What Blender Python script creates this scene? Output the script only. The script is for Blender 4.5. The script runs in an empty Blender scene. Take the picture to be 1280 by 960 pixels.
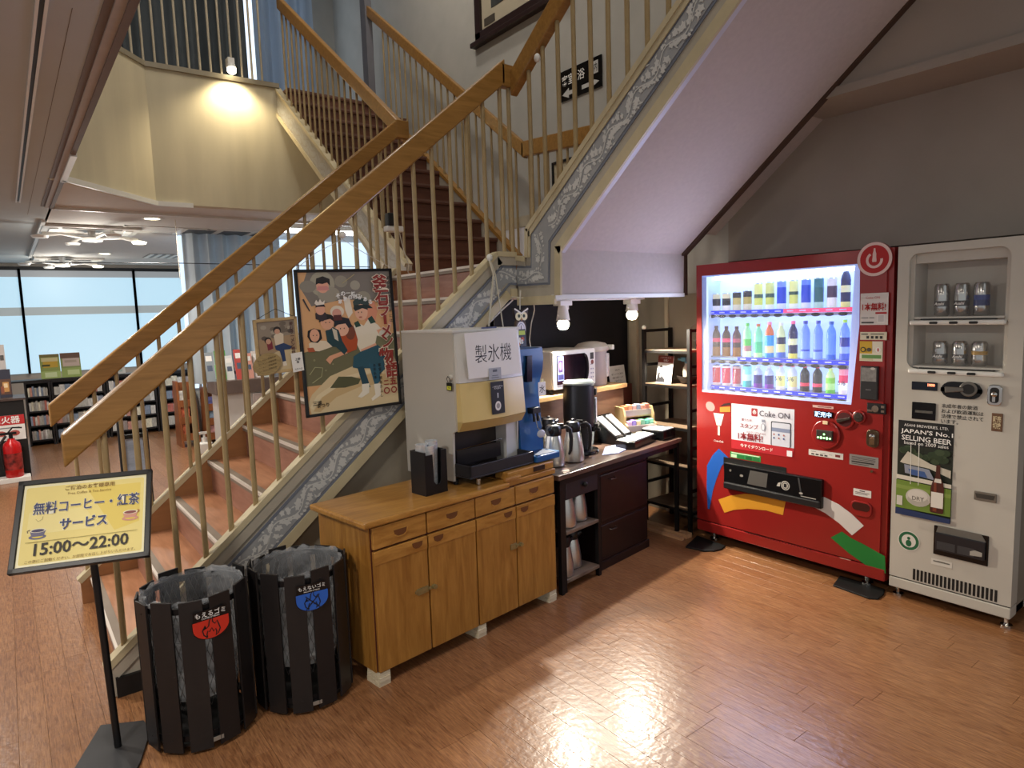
import bpy, bmesh, math, random
from mathutils import Matrix, Vector
random.seed(7)
S = bpy.context.scene
COL = S.collection
PI = math.pi

# ---------------------------------------------------------------- camera
FPX, CAM_H = 826.0, 1.557
YAW, PITCH, ROLL = math.radians(52.634), math.radians(-6.08), math.radians(-1.905)
_f = Vector((math.cos(PITCH)*math.cos(YAW), math.cos(PITCH)*math.sin(YAW), math.sin(PITCH)))
_r = _f.cross(Vector((0, 0, 1))).normalized()
_u = _r.cross(_f)
CR = _r*math.cos(ROLL) + _u*math.sin(ROLL)
CU = -_r*math.sin(ROLL) + _u*math.cos(ROLL)
CF = _f
CO = Vector((0, 0, CAM_H))
cam = bpy.data.cameras.new('camera')
cam.sensor_width = 36.0
cam.lens = FPX/1280*36.0
cam.clip_start = 0.05
cam_o = bpy.data.objects.new('camera', cam)
cam_o.matrix_world = Matrix(((CR.x, CU.x, -CF.x, CO.x), (CR.y, CU.y, -CF.y, CO.y), (CR.z, CU.z, -CF.z, CO.z), (0, 0, 0, 1)))
COL.objects.link(cam_o)
S.camera = cam_o

# ---------------------------------------------------------------- world, exposure
world = bpy.data.worlds.new('lobby_air')
world.use_nodes = True
world.node_tree.nodes['Background'].inputs[0].default_value = (0.90, 0.96, 1.0, 1)
world.node_tree.nodes['Background'].inputs[1].default_value = 0.52
S.world = world
S.view_settings.view_transform = 'Standard'
S.view_settings.look = 'None'
S.view_settings.gamma = 1.0
S.view_settings.exposure = 0.15
S.view_settings.use_curve_mapping = False


def ray(px, py):
    return CF + CR*((px-640)/FPX) + CU*((480-py)/FPX)


def floor_at(px, py, z=0.0):
    d = ray(px, py)
    return CO + d*((z-CAM_H)/d.z)


def on_x(px, py, X):
    d = ray(px, py)
    return CO + d*(X/d.x)


def on_y(px, py, Y):
    d = ray(px, py)
    return CO + d*(Y/d.y)


# ---------------------------------------------------------------- materials
def lin(h):
    h = h.lstrip('#')
    o = []
    for i in (0, 2, 4):
        c = int(h[i:i+2], 16)/255
        o.append(c/12.92 if c <= .04045 else ((c+.055)/1.055)**2.4)
    return (o[0], o[1], o[2], 1.0)


_mats = {}


def mat(name, h, rough=.5, metal=0.0, var=.05, scale=12.0, stretch=(1, 1, 1), bump=0.0, emit=0.0, emit_h=None,
        trans=0.0, alpha=1.0, spec=.5, coat=0.0, dist=.01, ior=1.45):
    if name in _mats:
        return _mats[name]
    m = bpy.data.materials.new(name)
    m.use_nodes = True
    nt = m.node_tree
    N, L = nt.nodes, nt.links
    b = N['Principled BSDF']
    c = lin(h)
    b.inputs['Base Color'].default_value = c
    b.inputs['Roughness'].default_value = rough
    b.inputs['Metallic'].default_value = metal
    b.inputs['Specular IOR Level'].default_value = spec
    b.inputs['IOR'].default_value = ior
    b.inputs['Coat Weight'].default_value = coat
    b.inputs['Coat Roughness'].default_value = .15
    b.inputs['Transmission Weight'].default_value = trans
    b.inputs['Alpha'].default_value = alpha
    if emit:
        b.inputs['Emission Color'].default_value = lin(emit_h or h)
        b.inputs['Emission Strength'].default_value = emit
    if var or bump:
        tc = N.new('ShaderNodeTexCoord')
        mp = N.new('ShaderNodeMapping')
        mp.inputs['Scale'].default_value = stretch
        L.new(tc.outputs['Object'], mp.inputs['Vector'])
        nz = N.new('ShaderNodeTexNoise')
        nz.inputs['Scale'].default_value = scale
        nz.inputs['Detail'].default_value = 5
        L.new(mp.outputs['Vector'], nz.inputs['Vector'])
        if var:
            rp = N.new('ShaderNodeValToRGB')
            rp.color_ramp.elements[0].position = .3
            rp.color_ramp.elements[1].position = .7
            rp.color_ramp.elements[0].color = (c[0]*(1-var), c[1]*(1-var), c[2]*(1-var), 1)
            rp.color_ramp.elements[1].color = (min(1, c[0]*(1+var)), min(1, c[1]*(1+var)), min(1, c[2]*(1+var)), 1)
            L.new(nz.outputs['Fac'], rp.inputs['Fac'])
            L.new(rp.outputs['Color'], b.inputs['Base Color'])
        if bump:
            bp = N.new('ShaderNodeBump')
            bp.inputs['Strength'].default_value = bump
            bp.inputs['Distance'].default_value = dist
            L.new(nz.outputs['Fac'], bp.inputs['Height'])
            L.new(bp.outputs['Normal'], b.inputs['Normal'])
    _mats[name] = m
    return m


def wood(name, ha, hb, stretch=(1, 14, 14), scale=3.0, rough=.4, coat=0.0, bump=.05):
    """grain runs along the axis with the small stretch"""
    if name in _mats:
        return _mats[name]
    m = mat(name, ha, rough=rough, var=0, coat=coat)
    nt = m.node_tree
    N, L = nt.nodes, nt.links
    b = N['Principled BSDF']
    tc = N.new('ShaderNodeTexCoord')
    mp = N.new('ShaderNodeMapping')
    mp.inputs['Scale'].default_value = stretch
    L.new(tc.outputs['Object'], mp.inputs['Vector'])
    n1 = N.new('ShaderNodeTexNoise')
    n1.inputs['Scale'].default_value = scale
    n1.inputs['Detail'].default_value = 7
    n1.inputs['Roughness'].default_value = .62
    n1.inputs['Distortion'].default_value = .6
    L.new(mp.outputs['Vector'], n1.inputs['Vector'])
    rp = N.new('ShaderNodeValToRGB')
    rp.color_ramp.elements[0].position = .32
    rp.color_ramp.elements[1].position = .68
    rp.color_ramp.elements[0].color = lin(ha)
    rp.color_ramp.elements[1].color = lin(hb)
    L.new(n1.outputs['Fac'], rp.inputs['Fac'])
    L.new(rp.outputs['Color'], b.inputs['Base Color'])
    bp = N.new('ShaderNodeBump')
    bp.inputs['Strength'].default_value = bump
    bp.inputs['Distance'].default_value = .004
    L.new(n1.outputs['Fac'], bp.inputs['Height'])
    L.new(bp.outputs['Normal'], b.inputs['Normal'])
    return m


def cloth(name, h, thru=.5):
    """thin woven cloth that lets some light through"""
    m = mat(name, h, rough=.9, var=.04, scale=8)
    nt = m.node_tree
    N, L = nt.nodes, nt.links
    if 'Mix Shader' not in N:
        b, out = N['Principled BSDF'], N['Material Output']
        tr = N.new('ShaderNodeBsdfTranslucent')
        tr.inputs['Color'].default_value = lin(h)
        mx = N.new('ShaderNodeMixShader')
        mx.inputs['Fac'].default_value = thru
        L.new(b.outputs[0], mx.inputs[1])
        L.new(tr.outputs[0], mx.inputs[2])
        L.new(mx.outputs[0], out.inputs['Surface'])
    return m


def flat(h, rough=.55):
    return mat('print_'+h.lstrip('#')+('' if rough == .55 else '_%d' % int(rough*100)), h, rough=rough, var=0)


def glow(name, h, e, base='#dddddd'):
    return mat(name, base, var=0, emit=e, emit_h=h, rough=.4)


# ---------------------------------------------------------------- mesh builder
WM = {}


class MB:
    def __init__(self):
        self.v, self.f, self.m = [], [], []

    def add(self, vs, fs, m=0, T=None):
        k = len(self.v)
        for p in vs:
            p = Vector(p)
            self.v.append(T @ p if T else p)
        for f in fs:
            self.f.append([i+k for i in f])
            self.m.append(m)
        return self

    def box(self, x0, x1, y0, y1, z0, z1, m=0, T=None):
        return self.add([(x0, y0, z0), (x1, y0, z0), (x1, y1, z0), (x0, y1, z0), (x0, y0, z1), (x1, y0, z1), (x1, y1, z1), (x0, y1, z1)],
                        [(0, 3, 2, 1), (4, 5, 6, 7), (0, 1, 5, 4), (1, 2, 6, 5), (2, 3, 7, 6), (3, 0, 4, 7)], m, T)

    def prism(self, pts, a, b, fn, m=0):
        n = len(pts)
        vs = [fn(s, t, a) for s, t in pts] + [fn(s, t, b) for s, t in pts]
        fs = [list(range(n))[::-1], list(range(n, 2*n))] + [(i, (i+1) % n, n+(i+1) % n, n+i) for i in range(n)]
        return self.add(vs, fs, m)

    def face(self, pts3, m=0):
        return self.add(pts3, [list(range(len(pts3)))], m)

    def cyl(self, p0, p1, r0, r1=None, n=12, m=0, cap=True):
        r1 = r0 if r1 is None else r1
        p0, p1 = Vector(p0), Vector(p1)
        d = (p1-p0).normalized()
        a = d.orthogonal().normalized()
        b = d.cross(a)
        vs = [p0+(a*math.cos(2*PI*i/n)+b*math.sin(2*PI*i/n))*r0 for i in range(n)] + \
             [p1+(a*math.cos(2*PI*i/n)+b*math.sin(2*PI*i/n))*r1 for i in range(n)]
        fs = [(i, (i+1) % n, n+(i+1) % n, n+i) for i in range(n)]
        if cap:
            fs += [list(range(n))[::-1], list(range(n, 2*n))]
        return self.add(vs, fs, m)

    def tube(self, pts, r, n=8, m=0):
        pts = [Vector(p) for p in pts]
        vs, fs = [], []
        K = len(pts)
        ref = None
        for k, p in enumerate(pts):
            d = ((pts[k+1]-p) if k < K-1 else (p-pts[k-1])).normalized()
            if 0 < k < K-1:
                d = ((pts[k+1]-p).normalized()+(p-pts[k-1]).normalized()).normalized()
            a = d.orthogonal().normalized() if ref is None else (ref-d*ref.dot(d)).normalized()
            ref = a
            b = d.cross(a)
            rr = r[k] if isinstance(r, (list, tuple)) else r
            vs += [p+(a*math.cos(2*PI*i/n)+b*math.sin(2*PI*i/n))*rr for i in range(n)]
        for k in range(K-1):
            fs += [(k*n+i, k*n+(i+1) % n, (k+1)*n+(i+1) % n, (k+1)*n+i) for i in range(n)]
        fs += [list(range(n))[::-1], list(range((K-1)*n, K*n))]
        return self.add(vs, fs, m)

    def lathe(self, prof, n=20, c=(0, 0, 0), m=0, sx=1.0, sy=1.0, T=None, ring=False):
        vs, fs = [], []
        K = len(prof)
        for r, z in prof:
            r = max(r, 1e-4)
            vs += [(c[0]+r*sx*math.cos(2*PI*i/n), c[1]+r*sy*math.sin(2*PI*i/n), c[2]+z) for i in range(n)]
        for k in range(K-1):
            fs += [(k*n+i, k*n+(i+1) % n, (k+1)*n+(i+1) % n, (k+1)*n+i) for i in range(n)]
        if ring:
            fs += [((K-1)*n+i, (K-1)*n+(i+1) % n, (i+1) % n, i) for i in range(n)]
        else:
            fs += [list(range(n))[::-1], list(range((K-1)*n, K*n))]
        return self.add(vs, fs, m, T)

    def ball(self, c, r, m=0, s=(1, 1, 1), n=12):
        prof = [(r*math.sin(PI*i/8), -r*math.cos(PI*i/8)*s[2]) for i in range(9)]
        return self.lathe(prof, n, c, m, s[0], s[1])

    def build(self, name, ms, parent=None, smooth=0, bevel=0, seg=2):
        me = bpy.data.meshes.new(name)
        me.from_pydata([tuple(p) for p in self.v], [], self.f)
        ms = ms if isinstance(ms, (list, tuple)) else [ms]
        for mm in ms:
            me.materials.append(mm)
        if len(ms) > 1:
            me.polygons.foreach_set('material_index', self.m)
        bm = bmesh.new()
        bm.from_mesh(me)
        bmesh.ops.recalc_face_normals(bm, faces=bm.faces)
        bm.to_mesh(me)
        bm.free()
        if smooth:
            me.polygons.foreach_set('use_smooth', [True]*len(me.polygons))
            me.set_sharp_from_angle(angle=math.radians(smooth))
        o = bpy.data.objects.new(name, me)
        return hook(o, parent, bevel, seg)


def hook(o, parent=None, bevel=0, seg=2):
    COL.objects.link(o)
    WM[o.name] = Matrix.Identity(4)
    if parent is not None:
        o.parent = parent
        o.matrix_parent_inverse = WM[parent.name].inverted()
    if bevel:
        b = o.modifiers.new('edge', 'BEVEL')
        b.width = bevel
        b.segments = seg
        b.limit_method = 'ANGLE'
        b.angle_limit = math.radians(40)
    return o


def thing(name, label, cat, loc=(0, 0, 0), rz=0.0, group=None):
    o = bpy.data.objects.new(name, None)
    o.empty_display_size = .05
    COL.objects.link(o)
    o.location = loc
    o.rotation_euler = (0, 0, rz)
    WM[o.name] = Matrix.Translation(Vector(loc)) @ Matrix.Rotation(rz, 4, 'Z')
    return tag(o, label, cat, group)


def tag(o, label, cat, group=None):
    o['label'] = label
    o['category'] = cat
    if group:
        o['group'] = group
    return o


def structure(o):
    o['kind'] = 'structure'
    return o


def stuff(o):
    o['kind'] = 'stuff'
    return o


def copy_tree(o, parent=None):
    c = o.copy()
    COL.objects.link(c)
    WM[c.name] = Matrix.Identity(4)
    if parent is not None:
        c.parent = parent
    for ch in list(o.children):
        copy_tree(ch, c)
    return c


def place(proto, used, loc, rz, label, group=None):
    """first call moves the prototype (built at the origin), later calls copy it"""
    o = copy_tree(proto) if used else proto
    o.location = loc
    o.rotation_euler = (0, 0, rz)
    o['label'] = label
    if group:
        o['group'] = group
    return o


# ---------------------------------------------------------------- flat frames
class Fr:
    """a plane in the scene: s along e, t along u, d out along n"""
    def __init__(self, o, e, u):
        self.o, self.e, self.u = Vector(o), Vector(e).normalized(), Vector(u).normalized()
        self.n = self.e.cross(self.u)

    def p(self, s, t, d=0.0):
        return self.o + self.e*s + self.u*t + self.n*d

    def at(self, px, py, d=0.0):
        r = ray(px, py)
        q = self.o + self.n*d
        P = CO + r*((q-CO).dot(self.n)/r.dot(self.n)) - self.o
        return (P.dot(self.e), P.dot(self.u))

    def box(self, B, s0, s1, t0, t1, d0, d1, m=0):
        return B.prism([(s0, t0), (s1, t0), (s1, t1), (s0, t1)], d0, d1, self.p, m)

    def poly(self, B, pts, d0, d1, m=0):
        return B.prism(pts, d0, d1, self.p, m)

    def quad(self, B, s0, s1, t0, t1, d, m=0):
        return B.face([self.p(s0, t0, d), self.p(s1, t0, d), self.p(s1, t1, d), self.p(s0, t1, d)], m)

    def shape(self, B, pts, d, m=0):
        return B.face([self.p(s, t, d) for s, t in pts], m)


def ell(cx, cy, rx, ry, n=18, a0=0, a1=2*PI, rot=0):
    o = []
    full = abs(a1-a0-2*PI) < 1e-6
    for i in range(n if full else n+1):
        a = a0+(a1-a0)*i/n
        x, y = rx*math.cos(a), ry*math.sin(a)
        o.append((cx+x*math.cos(rot)-y*math.sin(rot), cy+x*math.sin(rot)+y*math.cos(rot)))
    return o


def band(pts, w):
    """thick 2-D stroke as one polygon"""
    L, R = [], []
    for i, p in enumerate(pts):
        a = pts[max(0, i-1)]
        b = pts[min(len(pts)-1, i+1)]
        dx, dy = b[0]-a[0], b[1]-a[1]
        n = math.hypot(dx, dy) or 1
        ww = w[i] if isinstance(w, (list, tuple)) else w
        L.append((p[0]-dy/n*ww/2, p[1]+dx/n*ww/2))
        R.append((p[0]+dy/n*ww/2, p[1]-dx/n*ww/2))
    return L+R[::-1]


def rrect(s0, s1, t0, t1, r, n=4):
    o = []
    for cx, cy, a in ((s1-r, t1-r, 0), (s0+r, t1-r, PI/2), (s0+r, t0+r, PI), (s1-r, t0+r, 1.5*PI)):
        o += [(cx+r*math.cos(a+PI/2*i/n), cy+r*math.sin(a+PI/2*i/n)) for i in range(n+1)]
    return o


# ---------------------------------------------------------------- lettering (the built-in font with its CJK fallback)
_tc = {}


def glyph_mesh(body, bold, vert=False):
    k = (body, bold)
    if k in _tc:
        return _tc[k]
    cu = bpy.data.curves.new('lettering', 'FONT')
    cu.body = body
    cu.size = 1
    cu.resolution_u = 2
    cu.offset = bold
    cu.align_x = 'CENTER'
    cu.space_line = 1.0
    ob = bpy.data.objects.new('lettering', cu)
    COL.objects.link(ob)
    dg = bpy.context.evaluated_depsgraph_get()
    me = bpy.data.meshes.new_from_object(ob.evaluated_get(dg))
    vs = [v.co.copy() for v in me.vertices]
    fs = [tuple(p.vertices) for p in me.polygons]
    bpy.data.meshes.remove(me)
    bpy.data.objects.remove(ob)
    bpy.data.curves.remove(cu)
    if not vs:
        vs = [Vector((0, 0, 0)), Vector((1, 0, 0)), Vector((0, 1, 0))]
        fs = [(0, 1, 2)]
    x0, x1 = min(v.x for v in vs), max(v.x for v in vs)
    y0, y1 = min(v.y for v in vs), max(v.y for v in vs)
    _tc[k] = ([((v.x-(x0+x1)/2), (v.y-(y0+y1)/2)) for v in vs], fs, x1-x0, y1-y0)
    return _tc[k]


def put_text(B, body, F, s, t, h=None, w=None, d=.0012, bold=0.0, m=0, rot=0.0, shear=0.0):
    vs, fs, W, H = glyph_mesh(body, bold)
    if len(body) == 1 and h and not w:
        kx = ky = h/max(H, W)
    elif h and w:
        kx, ky = w/W, h/H
    elif w:
        kx = ky = w/W
    else:
        kx = ky = h/H
    c, sn = math.cos(rot), math.sin(rot)
    pts = []
    for x, y in vs:
        x, y = x*kx + y*ky*shear, y*ky
        pts.append(F.p(s+x*c-y*sn, t+x*sn+y*c, d))
    B.add(pts, fs, m)


def text(body, F, s, t, mt, parent, h=None, w=None, d=.0012, bold=0.0, rot=0.0, shear=0.0, name='lettering'):
    B = MB()
    put_text(B, body, F, s, t, h, w, d, bold, 0, rot, shear)
    me = bpy.data.meshes.new(name)
    me.from_pydata([tuple(p) for p in B.v], [], B.f)
    me.materials.append(mt)
    return hook(bpy.data.objects.new(name, me), parent)


def art(name, F, layers, parent, d=.001, step=.00025):
    """flat print: layers of (hex, outline) stacked a hair apart"""
    B = MB()
    ms, idx = [], {}
    for i, (h, pts) in enumerate(layers):
        if h not in idx:
            idx[h] = len(ms)
            ms.append(flat(h))
        F.shape(B, pts, d+i*step, idx[h])
    return B.build(name, ms, parent)

# ================================================================ palette
m_cream = mat('cream_wallpaper', '#c2b89d', rough=.85, var=.10, scale=2.0, stretch=(2.5, 2.5, .35), bump=.25, dist=.004)
m_greywall = mat('grey_wallpaper', '#a0968b', rough=.88, var=.05, scale=3, bump=.3, dist=.003)
m_hallwall = mat('hall_wallpaper', '#b3b1aa', rough=.88, var=.05, scale=4, bump=.3, dist=.003)
m_soffit = mat('plaster_soffit', '#bdb0aa', rough=.85, var=.04, scale=40, bump=.4, dist=.002)
m_ceiling = mat('ceiling_board', '#b3bbbe', rough=.8, var=.02, scale=3)
m_ceiling_far = mat('far_ceiling_board', '#cccac6', rough=.8, var=.06, scale=30, stretch=(1, 5, 1))
m_trimbrown = mat('brown_trim', '#6f5f54', rough=.6)
m_trimpink = mat('pinkish_trim', '#a89f98', rough=.6)
m_trimwhite = mat('white_trim', '#d9d8d2', rough=.4, var=.02)
m_beige = mat('beige_paint', '#b9ad95', rough=.5, var=.06, scale=9)
m_black = mat('black_paint', '#141313', rough=.5, var=.1)
m_blackgloss = mat('black_gloss', '#0c0c0e', rough=.18, var=0)
m_blackwall = mat('black_board', '#17151a', rough=.75, var=.1)
m_white = mat('white_plastic', '#e4e2dc', rough=.38, var=.02)
m_offwhite = mat('off_white_metal', '#c9c5ba', rough=.4, var=.03, scale=5)
m_paper = mat('paper', '#eceae6', rough=.6, var=.02)
m_chrome = mat('chrome', '#cfcdc8', rough=.16, metal=1, var=.03)
m_steel = mat('brushed_steel', '#c4c1bb', rough=.30, metal=.9, var=.05, stretch=(1, 1, 12), scale=20)
m_darkmetal = mat('dark_metal', '#1d1b1b', rough=.42, metal=.4, var=.1)
m_ink = flat('#151515')
m_white_print = flat('#f2f0ec')

# ================================================================ floor
PLK = []
for i, (a, b) in enumerate((('#6f452a', '#a5764e'), ('#6a4026', '#9f7048'), ('#72482d', '#a87950'), ('#6d4328', '#a2734b'))):
    w_ = wood('floor_plank_%d' % i, a, b, stretch=(42, 3.6, 1), scale=3.6, rough=.34, coat=.20, bump=.0)
    nt = w_.node_tree
    bsdf = nt.nodes['Principled BSDF']
    tc = nt.nodes.new('ShaderNodeTexCoord')
    nz = nt.nodes.new('ShaderNodeTexNoise')
    nz.inputs['Scale'].default_value = 30
    nz.inputs['Detail'].default_value = 2
    nt.links.new(tc.outputs['Object'], nz.inputs['Vector'])
    bp = nt.nodes.new('ShaderNodeBump')
    bp.inputs['Strength'].default_value = .6
    bp.inputs['Distance'].default_value = .0026
    nt.links.new(nz.outputs['Fac'], bp.inputs['Height'])
    nt.links.new(bp.outputs['Normal'], bsdf.inputs['Normal'])
    nt.links.new(bp.outputs['Normal'], bsdf.inputs['Coat Normal'])
    PLK.append(w_)
m_sub = mat('floor_joint', '#5e3c26', rough=.6)
B = MB()
B.box(-7, 5.2, -4, 15, -.06, -.0035)
floor = structure(B.build('floor', m_sub))
PW, PLN = .092, .92
rnd = random.Random(3)
far = [MB() for _ in PLK]
i = 0
x = -6.9
while x < 5.1:
    y = -3.9 + rnd.random()*PLN
    while y < 14.9:
        k = rnd.randrange(4)
        x1, y1 = x+PW-.0007, min(y+PLN-.0008, 14.98)
        near = -.5 < x < 4.25 and y1 > .45 and y < 3.15 and not (x > 3.45 and y > 2.75)
        BB = MB() if near else far[k]
        c = .0006
        BB.add([(x, y, -.003), (x1, y, -.003), (x1, y1, -.003), (x, y1, -.003),
                (x, y, -c), (x1, y, -c), (x1, y1, -c), (x, y1, -c),
                (x+c, y+c, 0), (x1-c, y+c, 0), (x1-c, y1-c, 0), (x+c, y1-c, 0)],
               [(3, 2, 1, 0), (8, 9, 10, 11), (0, 1, 5, 4), (1, 2, 6, 5), (2, 3, 7, 6), (3, 0, 4, 7),
                (4, 5, 9, 8), (5, 6, 10, 9), (6, 7, 11, 10), (7, 4, 8, 11)])
        if near:
            BB.build('plank', PLK[k], floor)
        y += PLN
    x += PW
for k in range(4):
    stuff(far[k].build('planking', PLK[k], floor))

# ================================================================ ceilings
ZC = 2.69
EX = floor_at(170, 0, ZC).x
B = MB()
B.box(-7, EX, -4, 15, ZC, ZC+.22)
ceil = structure(B.build('ceiling', m_ceiling))
FA, FB_, FC = (EX-.02, 6.1), (1.24, 6.97), (2.44, 6.93)       # foot of the balcony fascia
B = MB()
B.prism([(FA[0], FA[1]+.06), (FB_[0], FB_[1]+.06), (3.97, 7.0), (3.97, 7.2), (5.3, 7.2), (5.3, 9.6), (3.97, 9.6), (3.97, 15), (EX-.02, 15)], ZC, ZC+.22, lambda s, t, d: Vector((s, t, d)))
structure(B.build('ceiling', m_ceiling_far))
# edge trims under the opening
xa, xb, xc = floor_at(130, 0, ZC).x, floor_at(143, 0, ZC).x, floor_at(159, 0, ZC).x
for n_, x0, x1, mm, dz in (('trim_1', xa, xb, m_trimbrown, .004), ('trim_2', xb, xc, m_trimpink, .012), ('trim_3', xc, EX+.004, m_trimbrown, .02)):
    B = MB()
    B.box(x0, x1, -2, 7.6, ZC-dz, ZC+.001)
    structure(B.build(n_, mm))
B = MB()
B.box(EX-.025, EX+.012, 5.2, 6.15, ZC-.03, ZC+.2)  # white box: light reflected along the ceiling edge, built as trim
B.prism([FA, FB_, (FB_[0]+.01, FB_[1]-.03), (FA[0]+.01, FA[1]-.03)], ZC-.03, ZC+.012, lambda s, t, d: Vector((s, t, d)))
B.prism([FB_, (1.55, 6.96), (1.55, 6.935), (FB_[0], FB_[1]-.03)], ZC-.03, ZC+.012, lambda s, t, d: Vector((s, t, d)))
structure(B.build('trim_4_glint', m_trimwhite))
B = MB()
B.box(.46, 3.9, 7.58, 7.61, ZC-.025, ZC+.001)
structure(B.build('trim_5', m_trimwhite))
# slot diffuser in the lobby ceiling
t = thing('ceiling_slot_diffuser', 'long narrow black slot diffuser with white edges in the lobby ceiling at upper left', 'vent', (.21, 5, ZC))
B = MB(); B.box(.203, .219, 2.2, 7.35, ZC-.006, ZC+.001); B.build('slot', m_black, t)
B = MB(); B.box(.193, .203, 2.2, 7.4, ZC-.012, ZC+.001); B.build('slot_edge', m_trimwhite, t)
B = MB(); B.box(.219, .230, 2.2, 7.4, ZC-.012, ZC+.001); B.build('slot_edge', m_trimwhite, t)
B = MB(); B.box(.42, .458, 8.5, 12.8, ZC-.03, ZC+.001)
tag(B.build('ceiling_rail', m_trimwhite), 'white rail strip running along the edge of the far ceiling', 'rail')
B = MB(); B.box(.30, .302, 2.9, 8.2, ZC-.0015, ZC+.001)
structure(B.build('trim_6', m_trimbrown))

# ================================================================ walls
B = MB()
B.box(3.97, 4.12, 2.72, 7.2, 0, 6.4).box(3.97, 4.12, 7.2, 9.0, ZC+.12, 6.4)
wall_r = structure(B.build('wall_right', m_hallwall))
B = MB()
B.box(3.97, 4.12, -4, 2.72, 1.86, 6.4)
structure(B.build('wall_right', m_greywall))
B = MB()
B.box(3.60, 3.97, -4, 2.1, 2.64, 6.4)
B.box(3.585, 3.60, -4, 2.1, 2.64, 2.685)
structure(B.build('wall_right', m_greywall))
B = MB()
B.box(4.45, 4.6, -4, 2.72, 0, 1.9)
B.box(4.12, 4.6, 2.72, 2.85, 0, 1.9)
B.box(4.12, 4.6, -4, 2.72, 1.86, 1.9)
structure(B.build('wall_right', m_greywall))
# lower wall behind the landing rail, its lit look painted white, below a wooden band
B = MB(); B.box(3.95, 3.971, 3.66, 7.15, 2.36, 2.46)
structure(B.build('trim_7', m_beige))
B = MB(); B.box(3.955, 3.971, 3.66, 7.15, .3, 2.36)
structure(B.build('wall_right', mat('lit_lower_wall', '#e6e8ee', rough=.7, var=.02)))
# nook under the landing
B = MB(); B.box(2.30, 3.97, 3.64, 3.74, 0, 1.66)
structure(B.build('wall_back', m_blackwall))
B = MB(); B.box(3.955, 3.972, 2.73, 3.638, 0, 1.66)
structure(B.build('wall_right', mat('nook_wall', '#8c8373', rough=.85, var=.07, scale=3, bump=.2, dist=.003)))
B = MB(); B.box(3.93, 3.956, 3.52, 3.60, 0, 1.65); B.box(3.94, 3.956, 3.22, 3.25, 0, 1.65)
structure(B.build('trim_8', m_beige))
# wall below flight one
def f1_top(x): return .13+.852*(x-.25)
def f1_bot(x): return f1_top(x)-.32
B = MB()
B.prism([(.62, 0), (2.30, 0), (2.34, 1.585), (.62, f1_bot(.62)+.02)], 3.22, 3.27, lambda s, t, d: Vector((s, d, t)))
B.box(2.28, 2.34, 3.22, 3.64, 0, 1.6)
structure(B.build('wall_back', mat('understair_wall', '#a09684', rough=.85, var=.1, scale=3)))
# low threshold strips in front of the rack
B = MB(); B.box(3.49, 3.515, 2.75, 3.6, 0, .018); B.box(3.54, 3.60, 2.75, 3.6, 0, .03)
structure(B.build('trim_9', wood('pale_threshold', '#b98a62', '#d0a47c', stretch=(14, 1, 14))))

# ================================================================ balcony (upper floor) and its fascia
B = MB()
V3 = lambda s, t, d: Vector((s, t, d))
B.prism([FA, FB_, FC, (FC[0], FC[1]+.12), (FB_[0]-.04, FB_[1]+.12), (FA[0]-.08, FA[1]+.09)], ZC-.005, 3.90, V3)
B.box(FC[0], 3.97, 6.93, 7.05, ZC-.005, 3.62)
structure(B.build('wall_balcony', m_cream))
B = MB()
B.prism([(FA[0]-.08, FA[1]+.09), (FB_[0]-.04, FB_[1]+.12), (FC[0], FC[1]+.12), (3.97, 7.05), (3.97, 9.0), (EX-3.5, 9.0), (EX-3.5, 6.1)], 3.70, 3.86, V3)
structure(B.build('floor', mat('upper_floor', '#6e4a38', rough=.6)))
B = MB()
k0 = .025
B.prism([(FA[0], FA[1]-k0), (FB_[0], FB_[1]-k0), (FC[0], FC[1]-k0), (FC[0], FC[1]+.10), (FB_[0], FB_[1]+.10), (FA[0], FA[1]+.10)], 3.90, 3.945, V3)
structure(B.build('trim_10', mat('fascia_cap', '#8f8672', rough=.5)))
# far side of the upper hall
B = MB(); B.box(-3, 3.97, 8.95, 9.05, 3.86, 6.4)
structure(B.build('wall_upper', m_hallwall))
B = MB(); B.box(-3.2, 4.1, -4, 9.05, 6.4, 6.5)
structure(B.build('ceiling', m_hallwall))
B = MB(); B.box(-3.2, -3.1, -4, 9.05, ZC+.2, 6.4)
structure(B.build('wall_left', m_hallwall))

structure(MB().box(2.60, 3.45, 8.90, 8.94, 3.95, 6.2).build('window_7', glow('upper_blind', '#d4e4f6', 1.5, '#9a9a9a')))
# balcony posts
t = thing('balcony_railing', 'row of slim pale posts standing on the balcony edge before grey curtains', 'railing', (1.4, 6.98, 3.945))
for k in range(17):
    if k < 5:
        f = (k+.3)/5.0
        bx, by = FA[0]+(FB_[0]-FA[0])*f, FA[1]+(FB_[1]-FA[1])*f+.03
    else:
        f = (k-5)/12.0
        bx, by = FB_[0]+(FC[0]-.05-FB_[0])*f, FB_[1]+(FC[1]-FB_[1])*f+.03
    B = MB(); B.cyl((bx, by, 3.945), (bx, by, 4.86), .011, n=8)
    B.build('post', m_beige, t, smooth=50)
B = MB(); B.prism([(FA[0], FA[1]), (FB_[0], FB_[1]), (FC[0], FC[1]), (FC[0], FC[1]+.06), (FB_[0], FB_[1]+.06), (FA[0], FA[1]+.06)], 4.86, 4.92, V3)
B.build('top_rail', wood('rail_oak', '#8a632c', '#a87b3e', stretch=(1.2, 12, 12), scale=3, rough=.3, coat=.15), t)


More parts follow.
